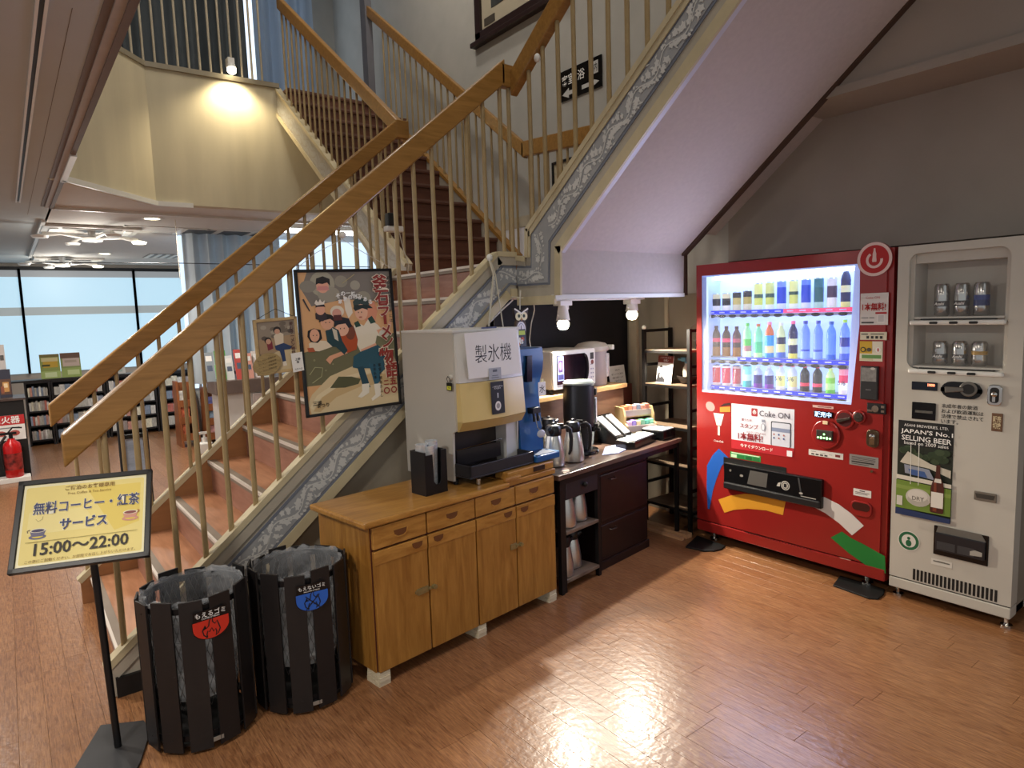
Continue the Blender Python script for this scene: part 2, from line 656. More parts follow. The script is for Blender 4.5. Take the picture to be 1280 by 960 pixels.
def curtain(name, label, x0, x1, y, z0, z1, mt, pitch=.16, amp=.05, axis='x', seed=1):
    rn = random.Random(seed)
    B = MB()
    n = int((x1-x0)/pitch*8)
    pts = []
    ph = 0
    for i in range(n+1):
        s = x0+(x1-x0)*i/n
        ph += 2*PI/8*rn.uniform(.75, 1.3)
        pts.append((s, amp*math.sin(ph)*(.7+.3*math.sin(s*5+seed))))
    nz = 6
    vs, fs = [], []
    for th in (0, .006):
        for j in range(nz+1):
            z = z0+(z1-z0)*j/nz
            k = 1.15-.35*j/nz
            for s, o in pts:
                vs.append((s, y+o*k+th, z) if axis == 'x' else (y+o*k+th, s, z))
    M_ = (nz+1)*(n+1)
    for j in range(nz):
        for i in range(n):
            a = j*(n+1)+i
            fs.append((a, a+1, a+n+2, a+n+1))
            fs.append((M_+a, M_+a+n+1, M_+a+n+2, M_+a+1))
    for i in range(n):
        fs.append((i, M_+i, M_+i+1, i+1)); a = nz*(n+1)+i
        fs.append((a, a+1, M_+a+1, M_+a))
    B.add(vs, fs)
    o = B.build(name, mt, None, smooth=60)
    return tag(o, label, 'curtain')


m_curt = mat('grey_curtain', '#5a6165', rough=.9, var=.05, scale=8)
m_curtblue = cloth('blue_grey_curtain', '#b4c3d2', .5)
curtain('curtain', 'dark grey pleated curtain hanging behind the balcony posts', .05, 2.55, 8.2, 3.87, 6.3, m_curt, .17, .055, seed=3)
curtain('curtain', 'blue-grey daylit curtain at the head of the upper stair flight', 2.65, 3.35, 8.2, 3.87, 6.3, m_curtblue, .2, .06, seed=5)

# ================================================================ far reading room: windows along the far side
YW = 14.2
t = structure(MB().box(-6.5, 3.97, YW+.05, YW+.2, 2.60, ZC+.05).box(-6.5, 3.97, YW+.05, YW+.2, 0, .80).build('wall_far', m_greywall))
structure(MB().box(-6.5, 3.97, YW-.02, YW+.06, 2.575, 2.63).build('trim_11', m_black))
m_blind = glow('backlit_blind', '#b4dcf0', .84, '#8a8a8a')
m_blindtop = glow('backlit_blind_top', '#a9b0b4', .40, '#8a8a8a')
m_blindband = glow('backlit_blind_band', '#a6b2b2', .52, '#8a8a8a')
m_mull = mat('window_mullion', '#4c5054', rough=.5)
wx = [-6.4, -4.3, -2.05, on_y(30, 400, YW).x, on_y(172, 400, YW).x, 3.9]
for i in range(5):
    B = MB(); B.box(wx[i]-.02, wx[i]+.02, YW-.03, YW+.1, .8, 2.6); B.box(wx[i+1]-.02, wx[i+1]+.02, YW-.03, YW+.1, .8, 2.6)
    w_ = structure(B.build('window_%d' % (i+1), m_mull))
    structure(MB().box(wx[i]+.02, wx[i+1]-.02, YW+.02, YW+.04, .8, 1.80).box(wx[i]+.02, wx[i+1]-.02, YW+.02, YW+.04, 1.94, 2.46).build('blind', m_blind, w_))
    structure(MB().box(wx[i]+.02, wx[i+1]-.02, YW+.02, YW+.04, 1.80, 1.94).build('blind_band', m_blindband, w_))
    structure(MB().box(wx[i]+.02, wx[i+1]-.02, YW+.01, YW+.045, 2.46, 2.6).build('blind_box', m_blindtop, w_))

# bright side window and curtain behind the stair
YB = 9.05
structure(MB().box(1.86, 5.3, YB+.37, YB+.5, 0, .72).build('wall_far', m_hallwall))
structure(MB().box(5.25, 5.4, 7.2, YB+.5, 0, ZC+.05).box(4.12, 5.3, 7.2, 7.3, 0, ZC).build('wall_right', m_hallwall))
B = MB()
for xx in (2.0, 2.75, 3.4, 3.95, 4.5, 5.1):
    B.box(xx-.015, xx+.015, YB+.30, YB+.36, .72, ZC)
B.box(2.0, 5.2, YB+.30, YB+.36, 1.35, 1.38)
w_ = structure(B.build('window_6', mat('white_window_frame', '#c8ced2', rough=.4)))
structure(MB().box(1.88, 5.25, YB+.345, YB+.36, .72, ZC).build('blind', glow('bright_blind', '#c8e0f8', 1.15, '#9a9a9a'), w_))
curtain('curtain', 'light blue-grey pleated curtain at the far window left of the posters', 1.86, 3.05, YB, .80, ZC, cloth('daylit_curtain', '#cfd4d6', .5), .17, .075, seed=9)

# ================================================================ the staircase
m_oak = wood('rail_oak', '#8a632c', '#a87b3e', stretch=(1.2, 12, 12), scale=3, rough=.3, coat=.15)
m_baluster = mat('baluster_paint', '#a08a62', rough=.38, var=.08, scale=20)
m_tread = wood('tread_vinyl', '#a06e4e', '#b98563', stretch=(10, 1, 10), scale=3, rough=.4)
m_riser = wood('riser_vinyl', '#916351', '#a87a66', stretch=(8, 1, 8), scale=3, rough=.45)
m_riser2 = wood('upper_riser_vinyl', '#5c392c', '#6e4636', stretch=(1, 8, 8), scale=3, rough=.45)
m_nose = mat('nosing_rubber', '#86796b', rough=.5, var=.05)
m_noseline = mat('nosing_line', '#d9cfc4', rough=.4, var=0)
m_stringwood = mat('stringer_wood', '#9a6b43', rough=.5, var=.08, scale=6, stretch=(1, 1, 6))
m_stringcap = mat('stringer_cap', '#c2b492', rough=.4, var=.06)
m_stringtrim = mat('stringer_trim', '#aea595', rough=.45, var=.05)
m_groove = mat('stringer_groove', '#6f7480', rough=.5, var=.03)
m_panelblue = mat('stringer_panel', '#9b9c9d', rough=.7, var=.04, scale=20)
m_leafprint = mat('leaf_print', '#cbcac6', rough=.7, var=.02)

ST = thing('staircase', 'wooden staircase rising to a landing and parting into two upper flights with oak handrails', 'staircase', (.25, 3.7, 0))
YN, YF = 3.14, 4.41          # outer faces of flight one
XZ = lambda s, t, d: Vector((s, d, t))
YZ = lambda s, t, d: Vector((d, s, t))
HL = 1.85                    # landing level
zt = lambda n: .14+.19*(n-1)
xn = lambda n: .285+.222*(n-1)
for n in range(1, 11):
    z, x0 = zt(n), xn(n)
    zb = 0 if n == 1 else zt(n-1)
    MB().box(x0, x0+.012, YN+.05, YF-.05, zb, z-.028).build('riser', m_riser, ST)
    if n < 10:
        MB().box(x0+.028, xn(n+1)+.012, YN+.05, YF-.05, z-.028, z).build('tread', m_tread, ST)
    nb = MB().box(x0-.016, x0+.03, YN+.05, YF-.05, z-.028, z+.003)
    nb.box(x0-.018, x0-.006, YN+.05, YF-.05, z-.010, z+.0045, 1)
    nb.build('nosing', [m_nose, m_noseline], ST)


def stringer(name, pts, a, b, fn, ms):
    return MB().prism(pts, a, b, fn).build(name, ms, ST)


def along(pts, w, a, b, fn, m, off=0.0, closed=False):
    B = MB()
    for p, q in zip(pts[:-1], pts[1:]):
        dx, dz = q[0]-p[0], q[1]-p[1]
        n = math.hypot(dx, dz)
        nx, nz = -dz/n, dx/n
        B.prism([(p[0]+nx*off, p[1]+nz*off), (q[0]+nx*off, q[1]+nz*off), (q[0]+nx*(off+w), q[1]+nz*(off+w)), (p[0]+nx*(off+w), p[1]+nz*(off+w))], a, b, fn, m)
    return B


def leaves(B, p, q, half, F, m=0, seed=0):
    """scrolling leaf print along the strip from p to q"""
    rn = random.Random(seed)
    L = math.hypot(q[0]-p[0], q[1]-p[1])
    ex, ey = (q[0]-p[0])/L, (q[1]-p[1])/L

    def W(a, b):
        return (p[0]+ex*a-ey*b, p[1]+ey*a+ex*b)
    n = max(2, int(L/.075))
    stem = [W(L*i/(n*3), half*.42*math.sin(i*2*PI/9)) for i in range(n*3+1)]
    F(band(stem, .006), m)
    for i in range(n*4):
        a = L*(i+.5)/(n*4)
        b0 = half*.42*math.sin((i+.5)*.75*2*PI/9)
        for sg in (-1, 1):
            if rn.random() < .12:
                continue
            ln = rn.uniform(.032, .052)
            ang = sg*rn.uniform(.7, 1.25)
            dx, dy = math.cos(ang), math.sin(ang)
            if abs(b0+dy*(ln+.012)) > half*.96:
                ln *= .5
            c = (a+dx*(.012+ln/2), b0+dy*(.012+ln/2))
            lobes = []
            for k in range(10):
                th = 2*PI*k/10
                r = (1.0 if k % 2 == 0 else .62)
                lx, ly = r*ln/2*math.cos(th), r*ln*.36*math.sin(th)
                lobes.append(W(c[0]+lx*dx-ly*dy, c[1]+lx*dy+ly*dx))
            F(lobes, m)
    for i in range(int(L/.022)):
        a = rn.uniform(.01, L-.01)
        b = rn.uniform(-.85, .85)*half
        ln, wd, th = rn.uniform(.020, .034), rn.uniform(.008, .013), rn.uniform(0, PI)
        if abs(b)+ln*.5*abs(math.sin(th)) > half:
            continue
        F([W(a+x*math.cos(th)-y*math.sin(th), b+x*math.sin(th)+y*math.cos(th)) for x, y in ((-ln/2, 0), (-ln*.1, -wd/2), (ln/2, 0), (-ln*.1, wd/2))], m)


# ---- flight one, near stringer (with its short level end at the landing)
XE = 2.46
near_poly = [(.222, 0), (.222, .125), ((1.895-.13)/.852+.25, 1.895), (XE, 1.895), (XE, 1.654), ((1.654+.32-.13)/.852+.25, 1.654), (.46, .0)]
sn = stringer('stringer', near_poly, YN+.008, YN+.05, XZ, m_stringtrim)
xt, xb2 = near_poly[2][0], near_poly[5][0]
along([(.222, .125), (xt, 1.895), (XE+.0, 1.895)], .028, YN-.008, YN+.055, XZ, 0, -.004).build('stringer_cap', m_stringcap, sn)
along([(.47, .012), (xb2, 1.654), (XE, 1.654)], .05, YN-.004, YN+.01, XZ, 0, 0).build('stringer_trim', m_stringcap, sn)
along([(.222, .125), (xt, 1.895), (XE, 1.895)], .05, YN-.002, YN+.01, XZ, 0, -.054).build('stringer_trim', m_stringtrim, sn)
# groove + blue-grey panel + leaf print
along([(.35, f1_top(.35)-.083), (xt+.03, 1.838), (XE, 1.838)], .012, YN+.002, YN+.01, XZ, 0, -.012).build('groove', m_groove, sn)
along([(.60, f1_bot(.60)+.075), (xb2+.0, 1.654+.075), (XE, 1.654+.07)], .012, YN+.002, YN+.01, XZ, 0, 0).build('groove', m_groove, sn)
pan = MB().prism([(.36, f1_top(.36)-.095), (xt+.04, 1.826), (XE, 1.826), (XE, 1.735), (xb2-.03, 1.735), (.62, f1_bot(.62)+.09), (.44, .04), (.36, .04)], YN+.0045, YN+.01, XZ).build('panel', m_panelblue, sn)
LB = MB()
LN = [0]


def LF(F3):
    def g(pts, m):
        LN[0] += 1
        k = (LN[0] % 60)*1.2e-5
        return LB.face([F3(s, t, k) for s, t in pts], m)
    return g



off = (f1_top(1)-.095+f1_bot(1)+.09)/2-f1_top(1)
leaves(LB, (.40, f1_top(.40)+off), (2.30, f1_top(2.30)+off), .062, LF(lambda s, t, k: Vector((s, YN+.0035-k, t))), 0, 4)
leaves(LB, (2.28, 1.785), (2.45, 1.785), .045, LF(lambda s, t, k: Vector((s, YN+.0035-k, t))), 0, 5)
stuff(LB.build('leaf_print', m_leafprint, sn))
MB().box(.245, .62, YN-.012, YN+.006, 0, .085).build('kick_plate', m_black, ST)

# ---- flight one, far stringer
sf = stringer('stringer', near_poly, YF-.05, YF, XZ, m_stringwood)
along([(.222, .125), (xt, 1.895)], .03, YF-.055, YF+.006, XZ, 0, -.004).build('stringer_cap', m_stringcap, sf)

# ---- landing
MB().box(xn(10)+.03, XE+.05, 3.19, 4.52, HL-.03, HL).box(XE+.05, 3.55, 2.83, 4.52, HL-.03, HL).build('landing_floor', m_tread, ST)
MB().box(XE+.05, 3.55, 2.83, 4.45, HL-.2, HL-.03).build('landing_slab', m_soffit, ST)
MB().box(2.32, XE+.05, 3.19, 4.45, HL-.2, HL-.03).build('landing_slab', m_soffit, ST)

# ---- flight two (towards the viewer, along the right wall)
XS = XE
f2t = lambda y: 2.043+.765*(3.04-y)
f2b = lambda y: 1.918+.80*(2.79-y)
YE2 = -.2
poly2 = [(3.14, 1.654), (3.14, 1.895), (3.05, 1.88), (3.04, 2.043), (YE2, f2t(YE2)), (YE2, f2b(YE2)), (2.79, 1.918), (2.80, 1.651)]
s2 = stringer('stringer', poly2, XS+.008, XS+.05, YZ, m_stringtrim)
along([(3.14, 1.895), (3.05, 1.88), (3.04, 2.043), (YE2, f2t(YE2))], .028, XS-.008, XS+.055, YZ, 0, -.004).build('stringer_cap', m_stringcap, s2)
along([(3.14, 1.895), (3.05, 1.88)], .05, XS-.002, XS+.01, YZ, 0, 0).build('stringer_trim', m_stringtrim, s2)
along([(3.04, 2.03), (YE2, f2t(YE2)-.01)], .045, XS-.003, XS+.01, YZ, 0, 0).build('stringer_trim', m_stringcap, s2)
along([(3.055, 1.88), (3.05, 2.03)], .045, XS-.003, XS+.01, YZ, 0, 0).build('stringer_trim', m_stringcap, s2)
along([(YE2, f2b(YE2)), (2.79, 1.918)], .055, XS-.004, XS+.01, YZ, 0, -.055).build('stringer_trim', m_stringcap, s2)
along([(2.79, 1.918), (2.80, 1.651)], .05, XS-.004, XS+.01, YZ, 0, -.05).build('stringer_trim', m_stringcap, s2)
along([(2.80, 1.651), (3.14, 1.654)], .05, XS-.004, XS+.01, YZ, 0, -.05).build('stringer_trim', m_stringcap, s2)
pp = [(3.14, 1.73), (3.14, 1.826), (3.0, 1.815), (2.985, 2.005), (YE2, f2t(YE2)-.085), (YE2, f2b(YE2)+.085), (2.845, 1.955), (2.86, 1.725)]
MB().prism([(3.14, 1.718), (3.14, 1.838), (3.01, 1.83), (2.997, 2.02), (YE2, f2t(YE2)-.068), (YE2, f2b(YE2)+.068), (2.832, 1.945), (2.848, 1.713)], XS+.0035, XS+.01, YZ).build('groove', m_groove, s2)
MB().prism(pp, XS+.0015, XS+.01, YZ).build('panel', m_panelblue, s2)
LB = MB()
yz = lambda s, t, k: Vector((XS-.0005-k, s, t))
leaves(LB, (2.84, (f2t(2.84)+f2b(2.84))/2), (.3, (f2t(.3)+f2b(.3))/2), .062, LF(yz), 0, 6)
leaves(LB, (3.13, 1.772), (2.90, 1.772), .042, LF(yz), 0, 7)
leaves(LB, (2.92, 1.82), (2.922, 2.0), .05, LF(yz), 0, 8)
stuff(LB.build('leaf_print', m_leafprint, s2))
# soffit of flight two and drop face of the landing
X2R = 3.59
MB().prism([(2.795, 1.905), (YE2, f2b(YE2)-.012), (YE2, f2b(YE2)+.1), (2.83, 2.02), (2.83, 1.66), (2.80, 1.655)], XS+.05, X2R, YZ).build('soffit', m_soffit, ST)
MB().prism([(2.79, 1.93), (YE2, f2b(YE2)+.012), (YE2, f2b(YE2)-.03), (2.79, 1.885)], XS+.045, XS+.075, YZ).build('soffit_bead', mat('lilac_bead', '#c8c6d2', rough=.4), ST)
MB().prism([(2.79, 1.918), (YE2, f2b(YE2)+.0), (YE2, f2b(YE2)-.02), (2.79, 1.895)], X2R-.03, X2R+.02, YZ).box(X2R, X2R+.03, 2.79, 2.84, 1.64, 1.92).build('soffit_edge', mat('dark_edge', '#4a3428', rough=.6), ST)
MB().prism([(2.82, 2.05), (YE2, f2b(YE2)+.13), (YE2, f2b(YE2)+.25), (2.82, 2.17)], X2R, 3.97, YZ).build('light_stop_slab', m_soffit, ST)  # unseen slab added to stop light leaking between flight and wall
MB().box(XS+.0, X2R, 2.792, 2.83, 1.630, 1.654).build('landing_edge', m_trimwhite, ST)

# ---- flight three (away from the viewer, up to the balcony)
XA, XB = 2.41, 3.55
y3 = lambda k: 4.515+.225*(k-1)
z3 = lambda k: HL+.183*k
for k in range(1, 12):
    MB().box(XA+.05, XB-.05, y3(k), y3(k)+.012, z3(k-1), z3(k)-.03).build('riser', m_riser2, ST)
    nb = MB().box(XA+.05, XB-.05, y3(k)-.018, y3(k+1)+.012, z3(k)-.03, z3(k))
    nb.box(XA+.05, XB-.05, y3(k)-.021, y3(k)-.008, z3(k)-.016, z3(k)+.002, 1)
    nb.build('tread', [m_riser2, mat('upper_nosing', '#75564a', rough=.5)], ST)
f3t = lambda y: 2.607+.771*(y-5.262)
poly3 = [(4.40, 1.654), (4.40, f3t(4.40)), (6.95, f3t(6.95)), (6.95, f3t(6.95)-.28), (4.76, f3t(4.76)-.28), (4.6, 1.654)]
for X0, nm in ((XA, 'near'), (XB-.05, 'far')):
    dz = 0 if nm == 'near' else .06
    sg = stringer('stringer', [(a, b+dz) for a, b in poly3], X0, X0+.05, YZ, m_stringtrim)
    if nm == 'near':
        along([(4.40, f3t(4.40)), (6.95, f3t(6.95))], .03, X0-.01, X0+.055, YZ, 0, -.02).build('stringer_cap', m_stringcap, sg)
        along([(4.76, f3t(4.76)-.28), (6.95, f3t(6.95)-.28)], .04, X0-.01, X0+.01, YZ, 0, 0).build('stringer_trim', m_stringcap, sg)
        LB = MB()
        for q in range(2):
            leaves(LB, (4.5, f3t(4.5)-.11-.06*q), (6.9, f3t(6.9)-.11-.06*q), .05, LF(lambda s, t, k: Vector((XA-.0015-k, s, t))), 0, 20+q)
        stuff(LB.build('leaf_print', mat('pale_leaf_print', '#b9b6ad', rough=.7, var=.02), sg))
    else:
        along([(4.45, f3t(4.45)+.06), (6.95, f3t(6.95)+.06)], .03, X0-.01, X0+.055, YZ, 0, -.02).build('stringer_cap', m_oak, sg)
# underside of flight three
MB().prism([(4.62, 1.66), (6.95, f3t(6.95)-.27), (6.95, f3t(6.95)-.22), (4.45, 1.75)], XA+.05, XB-.05, YZ).build('soffit', m_cream, ST)

# ---- handrails
def rail(pts, fn, a, b, h, name='handrail', top=True):
    B = MB()
    up = [(p[0], p[1]) for p in pts]
    lo = [(p[0], p[1]-h) for p in pts]
    B.prism(up+lo[::-1], a, b, fn)
    return B.build(name, m_oak, ST, bevel=.008)


r1 = lambda x: 1.138+.823*(x-.146)
rail([(.146, r1(.146)), (2.425, r1(2.425))], XZ, YN, YN+.055, .135)
rf = lambda x: 1.147+.822*(x-.16)
rail([(.16, rf(.16)), (2.37, rf(2.37))], XZ, YF-.055, YF, .125)
r2 = lambda y: 2.955+.72*(3.12-y)
rail([(3.15, 2.95), (YE2, r2(YE2))], YZ, XS+.0, XS+.055, .135)
MB().box(2.40, XS+.055, YN, YN+.055, 2.86, 2.985).build('newel_block', m_oak, ST, bevel=.006)
r3 = lambda y: 2.945+.751*(y-4.385)
rail([(4.37, r3(4.37)), (6.75, r3(6.75))], YZ, XA, XA+.055, .12)
MB().box(2.36, XA+.055, YF-.055, YF, 2.84, 2.965).build('newel_block', m_oak, ST, bevel=.006)
r3f = lambda y: 2.925+.767*(y-4.316)
rail([(4.33, r3f(4.33)), (7.1, r3f(7.1))], YZ, XB-.05, XB, .12)
rail([(2.9, 2.85), (4.36, 2.955)], YZ, XB-.05, XB, .125)
MB().box(XB-.07, XB+.01, 7.0, 7.12, 3.86, 5.2).build('newel_post', mat('grey_post', '#6b6a70', rough=.5), ST)


def baluster(x, y, z0, z1, r=.0125):
    B = MB()
    B.cyl((x, y, z0), (x, y, z1), r, n=8)
    return B.build('baluster', m_baluster, ST, smooth=50)


for i in range(18):
    x = .291+.1165*i
    baluster(x, YN+.027, f1_top(x)-.01, r1(x)-.12)
    baluster(x-.03, YF-.027, f1_top(x-.03)-.01, rf(x-.03)-.11, .011)
for x in (2.395, 2.46):
    baluster(x, YN+.027, 1.885, 2.87)
for i in range(24):
    y = 3.005-.124*i
    if y > -.1:
        baluster(XS+.027, y, f2t(y)-.01, r2(y)-.12)
for i in range(21):
    y = 4.46+.112*i
    baluster(XA+.027, y, f3t(y)-.01, r3(y)-.11, .0105)
    if i < 22:
        baluster(XB-.025, y, f3t(y)+.05, r3f(y)-.11, .0105)
for i in range(12):
    y = 3.02+.115*i
    baluster(XB-.025, y, HL-.1, 2.74+.07*(y-2.9), .0105)

# ================================================================ red drinks vending machine
m_red = mat('red_enamel', '#932220', rough=.28, var=.02, coat=.3)
m_reddark = mat('dark_red_enamel', '#7d1014', rough=.3, var=.02)
m_display = glow('lit_display_back', '#9dbcff', 1.05, '#c8d6ff')
m_tube = glow('led_tube', '#dff6ff', 6.0)
m_pane = mat('display_glass', '#ffffff', rough=.03, var=0, alpha=.06, spec=.6)
m_strip = glow('price_strip', '#1a2fe0', .7, '#1a2fd0')
m_stripred = glow('price_strip_red', '#ff4a7a', .8, '#d03060')
m_rail = mat('button_rail', '#8f939c', rough=.35, metal=.4, var=.03)


def NM(F, s0, s1, t0, t1):
    return lambda a, b: (s0+(s1-s0)*a, t1-(t1-t0)*b)


def rpx(F, x0, y0, x1, y1, d=0.0):
    a, b = F.at(x0, y0, d), F.at(x1, y1, d)
    return a[0], b[0], b[1], a[1]      # s0 s1 t0 t1


RM = Fr((3.613, 2.715, 0), (0, -1, 0), (0, 0, 1))
q = RM.at
RW, RB, RT = 1.205, .065, 1.828
V = thing('vending_machine', 'large red drinks vending machine with a lit blue display against the right wall', 'vending machine', (3.95, 2.11, 0))
YL, YR = 2.711, 2.715-RW+.004
B = MB().box(3.80, 4.40, YR, YL, RB+.02, RT-.005)
B.box(3.70, 3.80, YL-.02, YL, RB+.02, RT-.005).box(3.70, 3.80, YR, YR+.02, RB+.02, RT-.005)
B.box(3.70, 3.80, YR, YL, RB+.02, RB+.06).box(3.70, 3.80, YR, YL, RT-.03, RT-.005)
B.build('body', m_reddark, V)
wl, wtop = q(877, 345)[0], (q(877, 345)[1]+q(1073, 329.5)[1])/2
wr = q(1075, 330)[0]
wr2, wbot = q(1064, 505.6)[0], (q(878, 490)[1]+q(1064, 505.6)[1])/2
B = MB()
D0 = -.085
RM.poly(B, [(0, RB+.075), (wl, RB+.075), (wl, RT), (0, RT)], D0, 0)
RM.poly(B, [(wl, wtop), (wr, wtop), (wr, RT), (wl, RT)], D0, 0)
RM.poly(B, [(wl, RB+.075), (wr2, RB+.075), (wr2, wbot), (wl, wbot)], D0, 0)
RM.poly(B, [(wr2, RB+.075), (RW-.03, RB+.075), (RW-.03, RT), (wr, RT), (wr, wtop), (wr+.004, (wtop+wbot)/2+.05), (wr2, wbot)], D0, 0)
RM.poly(B, [(RW-.03, RB+.075), (RW, RB+.075), (RW, RT), (RW-.03, RT)], D0, -.012)
B.build('door', m_red, V)
B = MB()
RM.poly(B, [(0, RB), (RW, RB), (RW, RB+.068), (0, RB+.068)], D0, .004)
B.build('base_panel', m_red, V, bevel=.006)
B = MB()
RM.box(B, .02, RW-.03, RB+.068, RB+.075, D0+.02, -.012)
B.build('door_gap', m_black, V)
# vents above the base
v0, v1 = q(936, 668), q(1013, 690)
B = MB()
RM.poly(B, [q(914, 664), q(935, 665), q(1010, 688), q(1030, 698), q(1020, 697), q(935, 672)], .0008, .0016)
for k in range(22):
    s = v0[0]+(v1[0]-v0[0])*k/21
    t = v0[1]+.006
    RM.box(B, s-.004, s+.004, t-.022, t+.004, .0006, .003)
B.build('vent_slots', mat('vent_dark', '#3a0608', rough=.6, var=0), V)
# display case
DD = -.15
B = MB()
RM.quad(B, wl-.01, wr+.02, wbot-.01, wtop+.01, DD)
B.build('display_back', m_display, V)
B = MB()
RM.box(B, wl, wl+.035, wbot, wtop, DD, -.004)
RM.box(B, wl, wr, wtop-.008, wtop, DD, -.004)
RM.poly(B, [(wr-.04, wtop), (wr, wtop), (wr+.003, (wtop+wbot)/2+.05), (wr2, wbot), (wr2-.04, wbot)], DD, -.03)
RM.box(B, wl, wr2, wbot, wbot+.012, DD, -.002)
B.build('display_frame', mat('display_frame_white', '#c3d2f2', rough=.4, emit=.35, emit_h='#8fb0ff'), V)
B = MB(); B.cyl(RM.p(wl+.05, wtop-.02, -.075), RM.p(wr-.05, wtop-.02, -.075), .010, n=8)
B.build('light_tube', m_tube, V)
B = MB()
RM.poly(B, [(wl, wbot), (wr2, wbot), (wr, wtop), (wl, wtop)], -.004, -.001)
B.build('window_pane', m_pane, V)
l = bpy.data.lights.new('display_light', 'AREA'); l.shape = 'RECTANGLE'; l.size = .85; l.size_y = .6; l.energy = 12; l.color = (.64, .68, 1.0)
lo = bpy.data.objects.new('display_light', l); COL.objects.link(lo); lo.location = RM.p((wl+wr)/2, (wbot+wtop)/2, -.03)
lo.rotation_euler = Vector((-1, 0, 0)).to_track_quat('-Z', 'Y').to_euler(); lo.parent = V; lo.matrix_parent_inverse = WM[V.name].inverted()
# rows
cols = [q(895.5, 380, -.09)[0] + (q(1057, 375, -.09)[0]-q(895.5, 380, -.09)[0])*k/11 for k in range(12)]
cols_b = [q(890, 398, -.04)[0] + (q(1054, 398, -.04)[0]-q(890, 398, -.04)[0])*k/11 for k in range(12)]
rowz = [(q(900, 388, -.09)[1]+q(1050, 382.5, -.09)[1])/2, (q(940, 445, -.09)[1]+q(1050, 449, -.09)[1])/2, (q(895, 479.5, -.09)[1]+q(1050, 491, -.09)[1])/2]
for r_, z in enumerate(rowz):
    B = MB()
    RM.box(B, wl+.03, wr-.05, z-.012, z-.004, DD, -.05)
    RM.box(B, wl+.045, wr-.06, z-.046, z-.03, -.10, -.04, 0)
    B.build('shelf', m_rail, V)
    B = MB()
    RM.box(B, wl+.045, wr-.045, z-.028, z-.006, -.07, -.042)
    if r_ == 0:
        mid = (cols[6]+cols[7])/2
        B = MB(); RM.box(B, wl+.045, mid, z-.028, z-.006, -.07, -.042)
        B2 = MB(); RM.box(B2, mid+.002, wr-.02, z-.028, z-.006, -.07, -.042); B2.build('price_strip', m_stripred, V)
    if r_ == 1:
        B = MB(); RM.box(B, (cols[2]+cols[3])/2, wr-.045, z-.028, z-.006, -.07, -.042)
    B.build('price_strip', m_strip, V)
    B = MB()
    for k in range(12):
        if r_ == 1 and k < 3:
            continue
        RM.box(B, cols_b[k]-.022, cols_b[k]+.016, z-.020, z-.013, -.0415, -.041)
    B.build('price_print', flat('#c9d2ff'), V)
    for k in range(12):
        B = MB()
        RM.poly(B, ell(cols_b[k], z-.040, .025, .011, 14), -.045, -.032)
        B.build('button', m_black, V, bevel=.002)
        if k == 0:
            B = MB(); RM.box(B, wl+.03, wl+.05, z-.05, z-.028, -.06, -.03)
            B.build('shelf_bracket', m_white, V)

can_top = mat('can_lid', '#c8ccd2', rough=.25, metal=.8, var=0)


def drink(name, label, s, z, kind, cs, h, r=.026, group='drinks shown in the red machine'):
    """cs: colours from bottom to top as (fraction, hex)"""
    c = RM.p(s, z, -.090)
    ms, B = [], MB()

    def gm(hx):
        m = mat('pack_'+hx.lstrip('#'), hx, rough=.35, var=0, emit=.38, emit_h=hx)  # each pack glows by itself, display light put into its material
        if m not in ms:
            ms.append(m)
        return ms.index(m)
    if kind == 'can':
        prev = 0.0
        for f, hx in cs:
            B.lathe([(r, h*prev), (r, h*f)], 14, (c.x, c.y, c.z), gm(hx))
            prev = f
        if can_top not in ms:
            ms.append(can_top)
        B.lathe([(r, h), (r*.86, h+.006), (r*.8, h+.004)], 14, (c.x, c.y, c.z), ms.index(can_top))
    else:
        body = .66
        prev = 0.0
        for f, hx in cs[:-1]:
            B.lathe([(r, h*body*prev), (r*(.97 if prev else 1), h*body*(prev+f)/2), (r, h*body*f)], 14, (c.x, c.y, c.z), gm(hx))
            prev = f
        k = gm(cs[-2][1])
        B.lathe([(r, h*body), (r*.86, h*.76), (r*.42, h*.88), (r*.40, h*.92)], 14, (c.x, c.y, c.z), k)
        B.lathe([(r*.46, h*.92), (r*.46, h), (.002, h)], 12, (c.x, c.y, c.z), gm(cs[-1][1]))
    o = B.build(name, ms, None, smooth=50)
    return tag(o, label, 'can' if kind == 'can' else 'bottle', group), c


